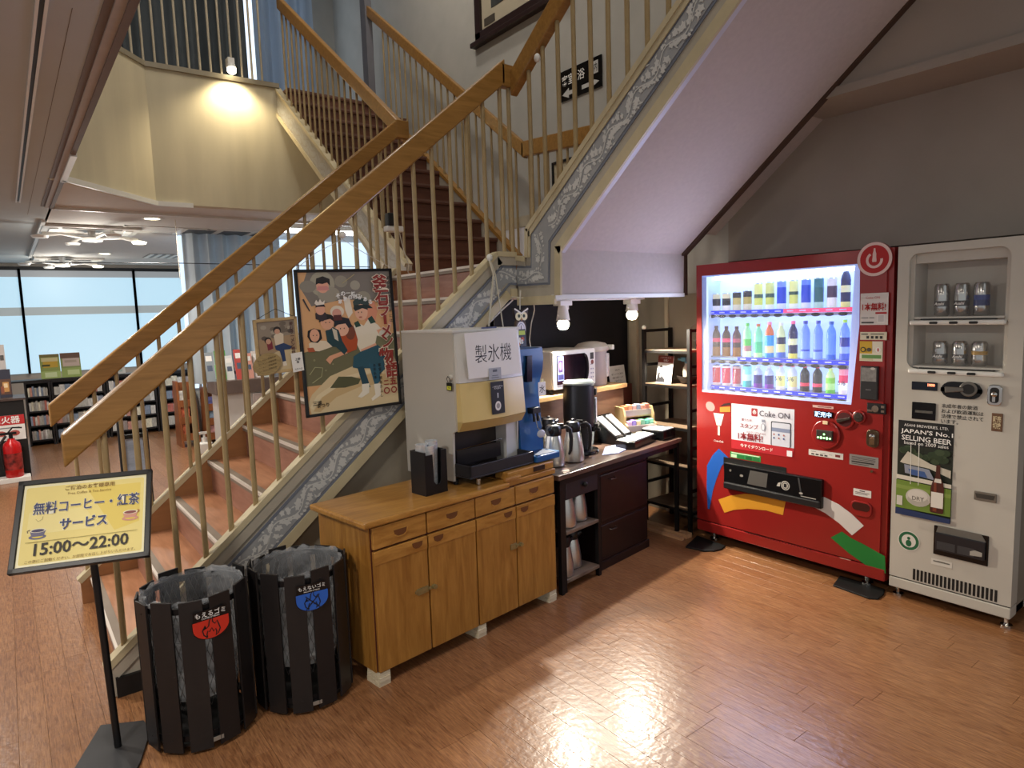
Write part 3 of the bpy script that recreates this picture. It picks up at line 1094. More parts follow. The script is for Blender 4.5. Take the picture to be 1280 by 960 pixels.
ORD = ['first', 'second', 'third', 'fourth', 'fifth', 'sixth', 'seventh', 'eighth', 'ninth', 'tenth', 'eleventh', 'last']
top = [('can', [(.3, '#d8d8de'), (.72, '#26242a'), (1, '#c9c2a0')], .105, 'small can with a round black and cream coffee label'),
       ('can', [(.3, '#d8d8de'), (.72, '#1f2026'), (1, '#d2c9a6')], .105, 'small can with a black and cream label'),
       ('can', [(.32, '#c8c4b0'), (.7, '#b6a766'), (1, '#2a2a30')], .11, 'small pale can with a dark round head label'),
       ('can', [(.32, '#c8c4b0'), (.7, '#a99a58'), (1, '#2a2a30')], .115, 'small gold-green can with a dark round head label'),
       ('can', [(.18, '#d8e2d8'), (.45, '#c6cf6a'), (.6, '#3d5a4a'), (1, '#d3d98a')], .155, 'tall yellow-green can'),
       ('can', [(.18, '#d8e2d8'), (.45, '#c0cc62'), (.6, '#3a5648'), (1, '#cdd584')], .158, 'tall yellow-green can with a dark middle band'),
       ('can', [(.2, '#c8d2f0'), (.8, '#1a3fc2'), (1, '#6f8ae0')], .16, 'tall blue can'),
       ('can', [(.18, '#d8e2d8'), (.5, '#c6cf6a'), (.62, '#31503f'), (1, '#d9de92')], .16, 'tall yellow-green can right of a blue one'),
       ('can', [(.2, '#c8d2f0'), (.82, '#1c41be'), (1, '#5f7fe0')], .162, 'tall blue can beside the dark green one'),
       ('can', [(.2, '#9fc3c0'), (.7, '#1d5a60'), (1, '#2c6a78')], .165, 'tall dark green can'),
       ('can', [(.35, '#d9d9e2'), (.75, '#3a2a48'), (1, '#cfcfdc')], .16, 'can-shaped pack with a dark purple label'),
       ('bottle', [(.2, '#d7d28a'), (.55, '#20264e'), (.8, '#d9d8a8'), (1, '#2a3058'), ('cap', '#e05a80')], .225, 'tall bottle of black coffee with a pink tag')]
mid_ = [('bottle', [(.45, '#8a5b2e'), (.7, '#2a1014'), (.9, '#d23060'), (1, '#331015'), ('cap', '#40202a')], .195, 'cola bottle in a brown carton sleeve'),
        ('bottle', [(.45, '#8f602f'), (.7, '#2a1014'), (.9, '#d83768'), (1, '#331015'), ('cap', '#40202a')], .192, 'cola bottle with a pink-red label'),
        ('bottle', [(.45, '#85582c'), (.7, '#301820'), (.9, '#a04060'), (1, '#4a2838'), ('cap', '#40202a')], .19, 'cola bottle with a dull mauve label'),
        ('bottle', [(.25, '#d8e8c8'), (.5, '#b07a80'), (.8, '#58b85c'), (1, '#8fd0a0'), ('cap', '#5cc050')], .21, 'green tea bottle with a pink spot'),
        ('bottle', [(.2, '#b8e8a8'), (.7, '#4fc08a'), (1, '#80d8b0'), ('cap', '#b06a40')], .205, 'teal and green bottle'),
        ('bottle', [(.2, '#2a80c8'), (.5, '#d8c898'), (.95, '#2f94dc'), (1, '#c86a48'), ('cap', '#e080a0')], .215, 'bright blue bottle with a cream band'),
        ('bottle', [(.25, '#3a62c8'), (.6, '#d0d090'), (.9, '#18244c'), (1, '#c8d8a8'), ('cap', '#d8e0d8')], .21, 'bottle with a navy label over yellow'),
        ('bottle', [(.2, '#d8d060'), (.55, '#1d2148'), (.8, '#d5d8a0'), (1, '#24284e'), ('cap', '#e86a90')], .22, 'black coffee bottle with a round yellow label'),
        ('bottle', [(.3, '#7fa0f0'), (.38, '#2a4cb0'), (1, '#6f92f2'), ('cap', '#3446a0')], .22, 'clear blue water bottle'),
        ('bottle', [(.3, '#7a9cf0'), (.38, '#2848a8'), (1, '#6a8ef0'), ('cap', '#3446a0')], .22, 'clear blue water bottle with a dark cap'),
        ('bottle', [(.2, '#1f5fc8'), (.9, '#5a8cec'), (1, '#5a8cec'), ('cap', '#1850a8')], .215, 'blue water bottle with a deep blue foot'),
        ('bottle', [(.25, '#3f5cc0'), (.5, '#88a4f0'), (.85, '#1c2f88'), (1, '#7094f0'), ('cap', '#a8d860')], .225, 'water bottle with a navy label and a green tag')]
low_ = [('can', [(.12, '#e0d0d8'), (.9, '#c81f44'), (1, '#e8e0e8')], .125, 'red cola can with white script'),
        ('can', [(.12, '#e0d0d8'), (.9, '#cf2a50'), (1, '#e8e0e8')], .125, 'bright red cola can'),
        ('can', [(.12, '#b0a0b0'), (.9, '#a83048'), (1, '#c0a0a8')], .125, 'dull red cola can'),
        ('can', [(.3, '#2aa0a8'), (.6, '#bfe8d8'), (1, '#7fd8cc')], .13, 'turquoise can'),
        ('bottle', [(.3, '#5a1f90'), (.9, '#20206a'), (1, '#a8b8f0'), ('cap', '#c8d0f0')], .135, 'short purple grape bottle'),
        ('bottle', [(.3, '#5f2298'), (.9, '#23236e'), (1, '#a8b8f0'), ('cap', '#c8d0f0')], .135, 'short dark purple grape bottle'),
        ('bottle', [(.2, '#d8d8e0'), (.85, '#d4d690'), (1, '#c8d8f0'), ('cap', '#e86a88')], .15, 'short bottle with a pale yellow label'),
        ('bottle', [(.2, '#d8d8e0'), (.85, '#dadb98'), (1, '#c8d8f0'), ('cap', '#ea7090')], .15, 'short bottle with a pale yellow label and red tag'),
        ('bottle', [(.3, '#2a2430'), (.5, '#d83a58'), (.95, '#22242e'), (1, '#2a3038'), ('cap', '#e05070')], .15, 'short black bottle with a red spot'),
        ('bottle', [(.3, '#2a2430'), (.5, '#e04668'), (.95, '#22242e'), (1, '#2a3038'), ('cap', '#e05878')], .15, 'short black bottle with a pink-red spot'),
        ('bottle', [(.2, '#58b848'), (.6, '#a8e090'), (.95, '#78c84a'), (1, '#b8e8a0'), ('cap', '#c8e890')], .14, 'short lime green bottle'),
        ('can', [(.15, '#d8d0d8'), (.45, '#e8e8f0'), (.75, '#d02a58'), (1, '#e890a8')], .14, 'white and crimson can')]
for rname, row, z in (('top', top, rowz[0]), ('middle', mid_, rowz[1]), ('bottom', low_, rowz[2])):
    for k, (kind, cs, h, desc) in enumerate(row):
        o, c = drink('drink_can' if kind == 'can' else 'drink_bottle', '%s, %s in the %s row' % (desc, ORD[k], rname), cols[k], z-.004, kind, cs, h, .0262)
        # a little lettering that follows the front of the pack
        word = {('bottom', 0): 'Coca-Cola', ('bottom', 1): 'Coca-Cola', ('bottom', 2): 'Coca-Cola', ('top', 11): 'BLACK', ('middle', 7): 'BLACK', ('bottom', 6): '5/6', ('bottom', 7): '5/6', ('bottom', 11): '5/6'}.get((rname, k))
        if word:
            vert = word == 'Coca-Cola'
            text(word, RM, cols[k], z+h*(.5 if vert else .42), m_white_print if word != '5/6' else flat('#2a3a5a'), o, w=.085 if vert else .042, d=-.0625, rot=PI/2-.15 if vert else 0, bold=.01)

# ---- front graphics
art('curved_stripes', RM, [
    ('#1b57b0', [q(880+.15625*x, 560+.15625*y) for x, y in ((120, 5), (195, 75), (140, 150), (100, 250), (70, 350), (45, 490), (30, 485), (22, 300), (25, 140), (70, 55))]),
    ('#d9992c', [q(880+.15625*x, 560+.15625*y) for x, y in ((115, 412), (210, 380), (330, 366), (450, 375), (560, 398), (655, 425), (632, 537), (500, 500), (350, 485), (240, 495), (165, 518))]),
    ('#dcd8d4', [q(880+.15625*x, 560+.15625*y) for x, y in ((880, 392), (965, 392), (1080, 450), (1180, 525), (1280, 622), (1185, 698), (1080, 600), (970, 520), (865, 465), (880, 420))]),
    ('#1f7d33', [q(860+.2916*x, 480+.2916*y) for x, y in ((660, 632), (700, 660), (760, 690), (845, 738), (848, 812), (780, 788), (690, 725), (612, 658))])], V, .0012)
# poster with the app advertisement
s0, s1, t0, t1 = rpx(RM, 914.5, 505, 992.5, 569)
t1 = q(914, 504)[1]; t0 = q(914.5, 560)[1]
n = NM(RM, s0, s1, t0, t1)
art('app_poster', RM, [
    ('#d5d6e2', [n(0, 0), n(1, 0), n(1, .83), n(0, .83)]), ('#b5202a', [n(0, .80), n(1, .80), n(1, 1), n(0, 1)]),
    ('#9a1f28', rrect(*(n(.335, 0)[0], n(.435, 0)[0], n(0, .23)[1], n(0, .06)[1]), .006)),
    ('#e8e2e6', ell(*n(.385, .145), .012, .012)), ('#9a1f28', ell(*n(.385, .145), .008, .008)), ('#e8e2e6', [n(.378, .09), n(.392, .09), n(.394, .16), n(.376, .16)]),
    ('#2b2f3c', rrect(n(.65, 0)[0], n(.955, 0)[0], n(0, .80)[1], n(0, .29)[1], .008)), ('#c9cddb', rrect(n(.665, 0)[0], n(.94, 0)[0], n(0, .80)[1], n(0, .31)[1], .006)),
    ('#7f8aa8', [n(.665, .42), n(.94, .42), n(.94, .5), n(.665, .5)]),
    ] + [('#41508a' if (i+j) % 2 else '#a86a6a', ell(*n(.70+.075*i, .56+.075*j), .006, .006, 8)) for i in range(3) for j in range(2)] + [
    ('#8a8fa2', ell(*n(.53, .44), .014, .024)), ('#d5d6e2', ell(*n(.53, .44), .010, .019)), ('#8a8fa2', [n(.505, .28), n(.56, .28), n(.555, .34), n(.51, .34)]),
    ('#e8e6ea', [n(.90, .86), n(.98, .86), n(.98, .98), n(.90, .98)])], V, .0012)
tx = lambda body, a, b, mt, **k: text(body, RM, *n(a, b), mt, V, d=.0045, **k)
tx('Coke ON', .70, .15, flat('#4a4455'), w=.195, bold=.004)
tx('買うたび', .26, .33, flat('#8a2630'), w=.07, bold=.012)
tx('スタンプ', .30, .46, flat('#8a2630'), w=.125, bold=.016)
tx('15スタンプためると', .42, .585, flat('#8a2630'), w=.13)
tx('1本無料!', .32, .69, flat('#8a1f28'), w=.17, h=.05, bold=.02)
tx('今すぐダウンロード', .42, .90, m_white_print, w=.22, bold=.012)
# power-button logo
c = q(1093.5, 324)
R0 = .088
B = MB(); RM.poly(B, ell(c[0], c[1], R0, R0, 36), -.02, .004); B.build('logo_disc', m_red, V, smooth=40)
art('power_logo', RM, [('#e3c6c2', ell(c[0], c[1], R0-.001, R0-.001, 40)), ('#b01a1d', ell(c[0], c[1], R0-.016, R0-.016, 40)),
    ('#e3c6c2', band(ell(c[0], c[1]-.004, .036, .036, 22, 2.15, 2.15+4.98-.7), .013)),
    ('#e3c6c2', [(c[0]+x*.001, c[1]+y*.001) for x, y in ((-4, 56), (4, 56), (5, 42), (9, 28), (9, 12), (11, -6), (10, -14), (-10, -14), (-11, -6), (-9, 12), (-9, 28), (-5, 42))])], V, .0045)
# stickers on the right column
def sticker(name, x0, y0, x1, y1, base, extra=()):
    s0, s1, t0, t1 = rpx(RM, x0, y0, x1, y1)
    nn = NM(RM, s0, s1, t0, t1)
    art(name, RM, [(base, [nn(0, 0), nn(1, 0), nn(1, 1), nn(0, 1)])] + [(h, [nn(*p) for p in pts]) for h, pts in extra], V, .0012)
    return nn


def bx(a0, a1, b0, b1): return [(a0, b0), (a1, b0), (a1, b1), (a0, b1)]


n = sticker('free_drink_sticker', 1076, 367, 1110, 406, '#dcd6d4', [('#b5202a', bx(.55, .95, .60, .66)), ('#e6e2e0', bx(.62, .88, .66, .95)), ('#c8c4c6', bx(.65, .85, .7, .9)), ('#4a4a4a', bx(.05, .5, .90, .95)), ('#8a8a8a', bx(.05, .3, .76, .79)), ('#8a8a8a', bx(.34, .52, .76, .79))])
text('1本無料!', RM, *n(.5, .43), flat('#b01d22'), V, w=.118, h=.042, d=.004, bold=.02)
text('Coke ON', RM, *n(.45, .14), flat('#c05a62'), V, w=.07, d=.004)
n = sticker('payment_sticker', 1075.5, 415, 1108.5, 425, '#d8cfb8', [('#2a2a2a', bx(.24+.17*i, .34+.17*i, .5, .85)) for i in range(4)] + [('#5a5a4a', bx(.04, .3, .2, .35)), ('#5a5a4a', bx(.4, .9, .2, .32))])
n = sticker('recycling_sticker', 1075, 426.5, 1103, 452, '#d9d2c0', [('#c9a22c', bx(0, .55, 0, .62)), ('#5d8a4a', bx(.1, .95, .68, .86)), ('#c8bf9c', bx(0, .6, .86, .97))])
art('recycling_ring', RM, [('#2f3a2a', ell(*n(.16, .42), .014, .014)), ('#c9a22c', ell(*n(.16, .42), .009, .009)), ('#4a4438', ell(*n(.42, .42), .012, .010)), ('#e6e2dc', ell(*n(.82, .42), .014, .014)), ('#b02a2a', [n(.79, .34), n(.85, .34), n(.85, .5), n(.79, .5)])], V, .004)
s0, s1, t0, t1 = rpx(RM, 1078, 457, 1098.5, 500)
B = MB(); RM.box(B, s0, s1, t0, t1, 0, .022); cr = B.build('card_reader', mat('reader_black', '#2c2b2d', rough=.35, var=0), V, bevel=.004)
B = MB(); RM.box(B, s0+.006, s1-.006, t0+(t1-t0)*.55, t1-.008, .021, .0235); B.build('reader_pad', mat('reader_grey', '#7d7a78', rough=.4, var=.2, scale=60), cr)
art('reader_print', RM, [('#b8b4b0', ell((s0+s1)/2+.02, t1-.012, .012, .007)), ('#5a585a', [(s0+.03, t0+.05), (s1-.03, t0+.05), (s1-.03, t0+.056), (s0+.03, t0+.056)])], cr, .024)
s0, s1, t0, t1 = rpx(RM, 1085, 503, 1108, 518)
B = MB(); RM.box(B, s0, s1, t0, t1, 0, .012); lk = B.build('lock_handle', mat('handle_dark', '#3b3a3c', rough=.3, metal=.6, var=.1), V, bevel=.003)
B = MB(); B.cyl(RM.p((s0+s1)/2, (t0+t1)/2, .012), RM.p((s0+s1)/2, (t0+t1)/2, .024), .018, n=16); B.build('lock_barrel', m_chrome, lk, smooth=40)
B = MB(); RM.box(B, s0+.005, s0+.03, t0+.01, t0+.02, .012, .018); RM.box(B, s1-.02, s1-.004, t0+.01, t0+.022, .012, .018); RM.box(B, s1-.02, s1-.004, t1-.022, t1-.01, .012, .018); B.build('lock_pins', m_chrome, lk)
s0, s1, t0, t1 = rpx(RM, 1084, 536, 1099, 560)
B = MB(); RM.poly(B, rrect(s0, s1, t0, t1, .022), 0, .010); lk = B.build('coin_lock', mat('bronze_metal', '#6b5a48', rough=.3, metal=.8, var=.15, scale=50), V, bevel=.003)
B = MB(); B.ball(RM.p((s0+s1)/2, t1-.035, .010), .017); RM.box(B, s0+.018, s1-.018, t0+.015, t0+.05, .009, .016); B.build('lock_knob', m_chrome, lk, smooth=50)
# sales lamp, coin slot, bill slot
s0, s1, t0, t1 = rpx(RM, 1016, 506, 1042, 512)
n = sticker('pink_sticker', 1016, 506, 1042, 511.5, '#d8b0a8', [('#8a4a48', bx(.25, .9, .3, .7))])
s0, s1, t0, t1 = rpx(RM, 1018, 513, 1042, 523)
B = MB(); RM.box(B, s0, s1, t0, t1, 0, .010); sg = B.build('sales_lamp', m_blackgloss, V, bevel=.003)
text('販売中', RM, (s0+s1)/2, (t0+t1)/2, glow('lamp_letters', '#8fc6ff', 1.6), sg, w=(s1-s0)*.86, d=.0112, bold=.02)
for (px_, py_, rr, dd) in ((1057, 524, .053, .014), (1075, 521, .036, .018)):
    c = q(px_, py_)
    B = MB(); RM.poly(B, ell(c[0], c[1], rr, rr, 28), 0, dd); ring = B.build('coin_slot_ring', m_red, V, bevel=.005)
    B = MB(); RM.poly(B, ell(c[0], c[1], rr*.74, rr*.74, 24), dd, dd+.0015); B.build('coin_recess', mat('recess_dark', '#4a0b0d', rough=.5, var=0), ring)
    B = MB()
    if rr > .05:
        RM.poly(B, band([(c[0]-.036, c[1]-.012), (c[0]-.01, c[1]-.004), (c[0]+.036, c[1]+.012)], [.022, .016, .012]), dd, dd+.014)
    else:
        RM.poly(B, ell(c[0], c[1], .024, .024, 16), dd, dd+.006)
        RM.box(B, c[0]-.018, c[0]+.018, c[1]-.006, c[1]+.002, dd+.004, dd+.009)
    B.build('coin_lever', mat('lever_metal', '#4e4640', rough=.35, metal=.6, var=.1), ring, bevel=.002)
c = q(1033, 543)
B = MB(); RM.poly(B, ell(c[0], c[1], .082, .082, 32), 0, .012); ring = B.build('bill_slot_ring', m_red, V, bevel=.006)
B = MB(); RM.poly(B, ell(c[0], c[1], .066, .066, 28), .012, .0135); B.build('bill_recess', mat('bill_red', '#8f1416', rough=.4, var=0), ring)
B = MB(); RM.box(B, c[0]-.046, c[0]+.046, c[1]-.03, c[1]+.026, .0132, .026); bs = B.build('bill_slot', mat('bill_dark', '#3a3530', rough=.4, var=.1), ring, bevel=.003)
B = MB()
for k in range(5):
    RM.poly(B, ell(c[0]-.034+.017*k, c[1]-.017, .0065, .009 if k % 2 else .006, 8), .0262, .0272)
RM.poly(B, ell(c[0], c[1]+.004, .006, .006, 8), .0262, .0272)
B.build('green_lights', glow('green_light', '#86ff8a', 2.0), ring)
B = MB(); RM.box(B, c[0]-.014, c[0]+.014, c[1]+.060, c[1]+.078, .012, .018); B.build('bill_lamp', mat('cream_lamp', '#e8d0a8', rough=.4, var=0), ring)
n = sticker('coin_notice', 1011, 561, 1054, 575, '#d9d4ce', [('#3a3a3a', bx(.08+.13*i, .17+.13*i, .62, .85)) for i in range(4)] + [('#7a2a2a', bx(.78, .92, .3, .7)), ('#8a8a86', bx(.08, .22, .25, .34)), ('#8a8a86', bx(.34, .5, .35, .42)), ('#8a8a86', bx(.6, .7, .45, .52))])
n = sticker('machine_notice', 1062, 567, 1098, 586, '#8d8884', [('#3f3c3a', bx(.08, .9, .18+.13*i, .23+.13*i)) for i in range(3)] + [('#2f2c2a', bx(.08, .86, .6, .72)), ('#3f3c3a', bx(.08, .7, .82, .87))])
B = MB(); c = q(1090, 589); B.cyl(RM.p(*c, 0), RM.p(*c, .008), .007, n=10); B.build('bolt', m_chrome, V)
n = sticker('return_notice', 1067, 610, 1089, 623, '#dcd7d2', [('#5a5654', bx(.35, .65, .15, .3)), ('#5a5654', bx(.1, .9, .42, .5)), ('#5a5654', bx(.1, .8, .6, .68))])
s0, s1, t0, t1 = rpx(RM, 1065.5, 625, 1089, 645)
B = MB(); RM.poly(B, rrect(s0-.006, s1+.006, t0-.012, t1+.004, .03), 0, .010); cup = B.build('coin_return', m_red, V, bevel=.004)
B = MB(); RM.poly(B, rrect(s0+.004, s1-.004, t0+.02, t1-.004, .02), .010, .012); B.build('coin_return_flap', mat('flap_smoke', '#43201c', rough=.25, var=0), cup)
# contour cup, script roundel
c = q(898, 515)
s0, s1, t0, t1 = rpx(RM, 892, 516, 905, 545)
n = NM(RM, s0, s1, t0, t1)
art('cup_graphic', RM, [('#e2dcd2', [n(0, 0), n(1, 0), n(.72, .55), n(.3, .55)]), ('#e2dcd2', [n(.42, .58), n(.60, .58), n(.60, 1), n(.42, 1)]), ('#c9c2b8', [n(.3, .18), n(.7, .18), n(.66, .3), n(.34, .3)])], V, .0012)
text('Coca-Cola', RM, *n(.5, 1.27), m_white_print, V, w=.072, d=.0016, shear=.25, bold=.01)
art('blurred_ball_print', RM, [('#c8908c', ell(*q(888, 508), .036, .03, 18, rot=-.5)), ('#d0862c', [q(900, 509), q(913, 508), q(913, 515), q(900, 515)]), ('#2a0a0a', [q(900, 508), q(905, 504.5), q(913, 503.5), q(913, 506)])], V, .0012)
n = sticker('eco_sticker', 913, 564, 951, 578, '#2f8a45', [('#d8e8c8', bx(.04, .96, .08, .22)), ('#bfe0b8', bx(.03, .22, .38, .92)), ('#1f6f35', bx(.26, .47, .38, .92)), ('#185a2a', bx(.52, .72, .38, .92)), ('#1f6f35', bx(.76, .96, .38, .92))])
# outlet flap
s0, t1_, = q(908, 577)
s1 = q(1030.5, 599)[0]
t1 = (q(908, 577)[1]+q(1031, 599)[1])/2
t0 = (q(908, 609)[1]+q(1030, 635.5)[1])/2
B = MB(); RM.box(B, s0-.02, q(983, 590)[0], t1-.05, t1+.028, -.002, .0015); B.build('outlet_recess', m_black, V)
B = MB(); RM.box(B, s0, s1, t0, t1, 0, .03); ob = B.build('outlet_flap', mat('outlet_black', '#101012', rough=.22, var=0), V, bevel=.006)
B = MB(); RM.box(B, s0+.006, s1-.004, t0+.004, t0+.045, .03, .044); B.build('outlet_lip', mat('lip_black', '#1e1e20', rough=.4, var=0), ob, bevel=.006)
c = (s0+(s1-s0)*.66, (t0+t1)/2+.012)
art('outlet_print', RM, [('#54514e', [(s0+.17, t0+.06), (s0+.30, t0+.06), (s0+.31, t1-.02), (s0+.19, t1-.02)]), ('#8c8882', ell(s0+.13, (t0+t1)/2+.02, .012, .008)), ('#6a6660', ell(s0+.05, (t0+t1)/2+.04, .008, .008)),
    ('#b9b5ae', ell(*c, .028, .028)), ('#17171a', ell(*c, .022, .022)), ('#b9b5ae', ell(*c, .018, .018)), ('#17171a', [(c[0]-.009, c[1]-.011), (c[0]+.009, c[1]-.011), (c[0]+.009, c[1]+.011), (c[0]-.009, c[1]+.011)]),
    ('#b9b5ae', [(c[0]-.055, c[1]-.012), (c[0]-.035, c[1]-.012), (c[0]-.028, c[1]+.016), (c[0]-.045, c[1]+.008)]), ('#3b3a3c', [(s0+.52, t0+.05), (s0+.53, t0+.05), (s0+.51, t1-.01), (s0+.50, t1-.01)]),
    ('#aaa69e', ell(s1-.12, t0+.07, .012, .006)), ('#aaa69e', [(s1-.12, t0+.052), (s1-.03, t0+.05), (s1-.03, t0+.056), (s1-.12, t0+.056)])], ob, .0304)
n = sticker('maker_plate', 1049, 696, 1064, 702, '#b86a5a', [('#d8c0b0', bx(.1, .9, .2, .8))])
# feet and rubber pads
for (yy, nm) in ((2.61, 0), (1.62, 1)):
    B = MB(); B.cyl((3.66, yy, .012), (3.66, yy, RB+.02), .012, n=8); B.cyl((3.66, yy, .006), (3.66, yy, .02), .03, n=12)
    B.build('foot', m_chrome, V, smooth=40)
    B = MB(); B.cyl((4.3, yy, 0), (4.3, yy, RB+.02), .012, n=8); B.build('foot', m_chrome, V, smooth=40)
for lbl, a in (('black rubber stop pad on the floor under the left front foot of the red machine', 0), ('black rubber stop pad on the floor under the right front foot of the red machine', 1)):
    if a == 0:
        P = [floor_at(857, 685), floor_at(871, 671), floor_at(907, 684), floor_at(902, 688), floor_at(893, 690), floor_at(880, 690)]
    else:
        P = [floor_at(1041, 733), floor_at(1050, 721), floor_at(1106, 738), floor_at(1105, 744), floor_at(1098, 750), floor_at(1085, 749)]
    B = MB(); B.prism([(p.x, p.y) for p in P], 0, .010 if a else .012, lambda s, t, d: Vector((s, t, d)))
    tag(B.build('rubber_pad', mat('rubber', '#141414', rough=.5, var=.1), None, bevel=.004), lbl, 'pad')

# ================================================================ white beer vending machine
BM = Fr((3.613, 1.488, 0), (0, -1, 0), (0, 0, 1))
q = BM.at
BW = .535
V = thing('vending_machine', 'narrow white can vending machine with a recessed window, right of the red machine', 'vending machine', (3.95, 1.22, 0))
YL, YR = 1.484, 1.488-BW+.006
B = MB().box(3.82, 4.30, YR, YL, .055, 1.825)
B.box(3.70, 3.82, YL-.015, YL, .055, 1.825).box(3.70, 3.82, YR, YR+.015, .055, 1.825)
B.box(3.70, 3.82, YR, YL, .055, .09).box(3.70, 3.82, YR, YL, 1.80, 1.825)
B.build('body', mat('white_enamel_side', '#8f877a', rough=.4, var=.03), V)
o0, o1 = q(1133, 460)[0], q(1265, 310)[0]
ot, ob_ = (q(1140, 318)[1]+q(1258, 306)[1])/2, (q(1134, 457)[1]+q(1250, 469)[1])/2
B = MB()
R_ = .045
ring_in = rrect(o0, o1, ob_, ot, R_, 5)
t0_, t1_ = .115, 1.826
# door as strips around the window opening
BM.poly(B, [(0, t0_), (BW, t0_), (BW, ob_), (0, ob_)], -.085, 0)
BM.poly(B, [(0, ob_), (o0, ob_), (o0, ot), (0, ot)], -.085, 0)
BM.poly(B, [(o1, ob_), (BW, ob_), (BW, ot), (o1, ot)], -.085, 0)
BM.poly(B, [(0, ot), (BW, ot), (BW, t1_), (0, t1_)], -.085, 0)
for cx, cy, a, kx, ky in ((o1-R_, ot-R_, 0, o1, ot), (o0+R_, ot-R_, PI/2, o0, ot), (o0+R_, ob_+R_, PI, o0, ob_), (o1-R_, ob_+R_, 1.5*PI, o1, ob_)):
    BM.poly(B, [(kx, ky)] + [(cx+R_*math.cos(a+PI/2*i/5), cy+R_*math.sin(a+PI/2*i/5)) for i in range(6)], -.02, 0)
m_be = mat('white_enamel', '#c3beb3', rough=.34, var=.02, scale=3)
B.build('door', m_be, V)
B = MB(); BM.box(B, 0, BW, .055, .108, -.085, .002); B.build('base_panel', m_be, V, bevel=.004)
B = MB(); BM.box(B, .004, BW-.004, .106, .117, -.08, -.008); B.build('door_gap', m_black, V)
m_in = mat('window_liner', '#bdb8ae', rough=.5, var=.02)
B = MB()
BM.quad(B, o0-.01, o1+.01, ob_-.01, ot+.01, -.17)
BM.box(B, o0-.002, o0+.02, ob_, ot, -.17, -.02)
BM.box(B, o1-.02, o1+.002, ob_, ot, -.17, -.02)
BM.poly(B, [(o0, ot), (o1, ot), (o1, ot-.05), (o0, ot-.05)], -.17, -.03)
B.build('window_liner', m_in, V)
shz = [(q(1150, 407)[1]+q(1245, 402)[1])/2, (q(1145, 466)[1]+q(1240, 469)[1])/2]
B = MB()
for z in shz:
    pass
cans = []
for r_, (ya, yb, ytop) in enumerate(((401, 392, 1), (463, 456, 0))):
    zz = (q(1140, ya)[1]+q(1245, yb)[1])/2
    B = MB(); BM.box(B, o0+.025, o1-.02, zz-.006, zz+.004, -.17, -.012); B.build('shelf', m_in, V)
    B = MB(); BM.box(B, o0+.055, o1-.05, zz-.012, zz-.005, -.03, -.006); B.build('price_slot', m_black, V)
    B = MB(); BM.box(B, o0+.01, o1-.008, zz-.036, zz-.013, -.04, .012); rl = B.build('shelf_rail', m_white, V, bevel=.008)
    for k in range(3):
        s = [q(1168, 400)[0], q(1193, 400)[0], q(1218, 400)[0]][k]
        B = MB(); BM.poly(B, rrect(s-.018, s+.018, zz-.031, zz-.019, .005), .0115, .015); B.build('button', m_black, V)
        cans.append((r_, k, s, zz+.005))
for r_, k, s, z in cans:
    h = .158 if r_ == 0 else .118
    c = BM.p(s, z, -.085)
    B = MB()
    R1 = .033
    dark = (r_ == 0 and k == 2)
    B.lathe([(R1*.82, 0), (R1, .008), (R1, h*.30)], 20, c, 0)
    B.lathe([(R1, h*.30), (R1, h*.47)], 20, c, 1)
    B.lathe([(R1, h*.47), (R1, h*.62)], 20, c, 2)
    B.lathe([(R1, h*.62), (R1, h-.012), (R1*.8, h), (R1*.74, h-.003)], 20, c, 0)
    sil = mat('can_silver', '#b3b1ad', rough=.2, metal=1, var=.04)
    m1 = flat('#3a3838', .3) if k < 2 else flat('#1d2f6e', .3)
    m2 = sil if k < 2 else (flat('#27408a', .3) if r_ == 0 else flat('#a9842f', .3))
    o = B.build('beer_can', [sil, m1 if not (r_ == 1 and k == 2) else sil, m2], None, smooth=50)
    tag(o, '%s silver beer can, %s from the left on the %s shelf of the white machine' % (['tall', 'short'][r_], ['first', 'middle', 'last'][k], ['upper', 'lower'][r_]), 'can', 'beer cans in the white machine')
    if k < 2:
        text('Asahi', BM, s, z+h*.385, m_white_print, o, w=.042, d=-.0505, bold=.02, shear=.2)
        text('DRY', BM, s+.004, z+h*.74, m_ink, o, w=.026, d=-.0505, bold=.02)
B = MB(); BM.quad(B, o0, o1, ob_, ot, -.008); B.build('window_pane', m_pane, V)
# controls
def plate(name, x0, y0, x1, y1, d, mt, bev=.003, r=0):
    s0, s1, t0, t1 = rpx(BM, x0, y0, x1, y1)
    B = MB()
    BM.poly(B, rrect(s0, s1, t0, t1, r) if r else [(s0, t0), (s1, t0), (s1, t1), (s0, t1)], -.001, d)
    return B.build(name, mt, V, bevel=bev), (s0, s1, t0, t1)


o, (s0, s1, t0, t1) = plate('price_display', 1140, 476.5, 1172, 489, .005, mat('display_dark', '#151a26', rough=.2, var=0))
text('1000', BM, s1-.027, t1-.014, glow('orange_led', '#ff6a2a', 3.0), o, w=.032, d=.0058, bold=.03)
o, (s0, s1, t0, t1) = plate('coin_slot', 1177, 476, 1228, 500, .008, m_blackgloss, .002, .045)
B = MB(); BM.poly(B, ell(s1-.055, (t0+t1)/2+.008, .038, .036, 22), .008, .014); BM.poly(B, band([(s0+.02, (t0+t1)/2), (s0+.075, (t0+t1)/2+.004), (s0+.10, (t0+t1)/2+.006)], [.03, .024, .018]), .008, .018)
B.build('coin_lever', mat('lever_grey', '#75716a', rough=.3, metal=.7, var=.1), o, bevel=.003)
B = MB(); BM.poly(B, ell(s1-.055, (t0+t1)/2+.008, .026, .024, 20), .014, .016); B.build('coin_recess', m_black, o)
o, (s0, s1, t0, t1) = plate('door_lock', 1235, 480, 1253, 508, .010, m_chrome, .004, .02)
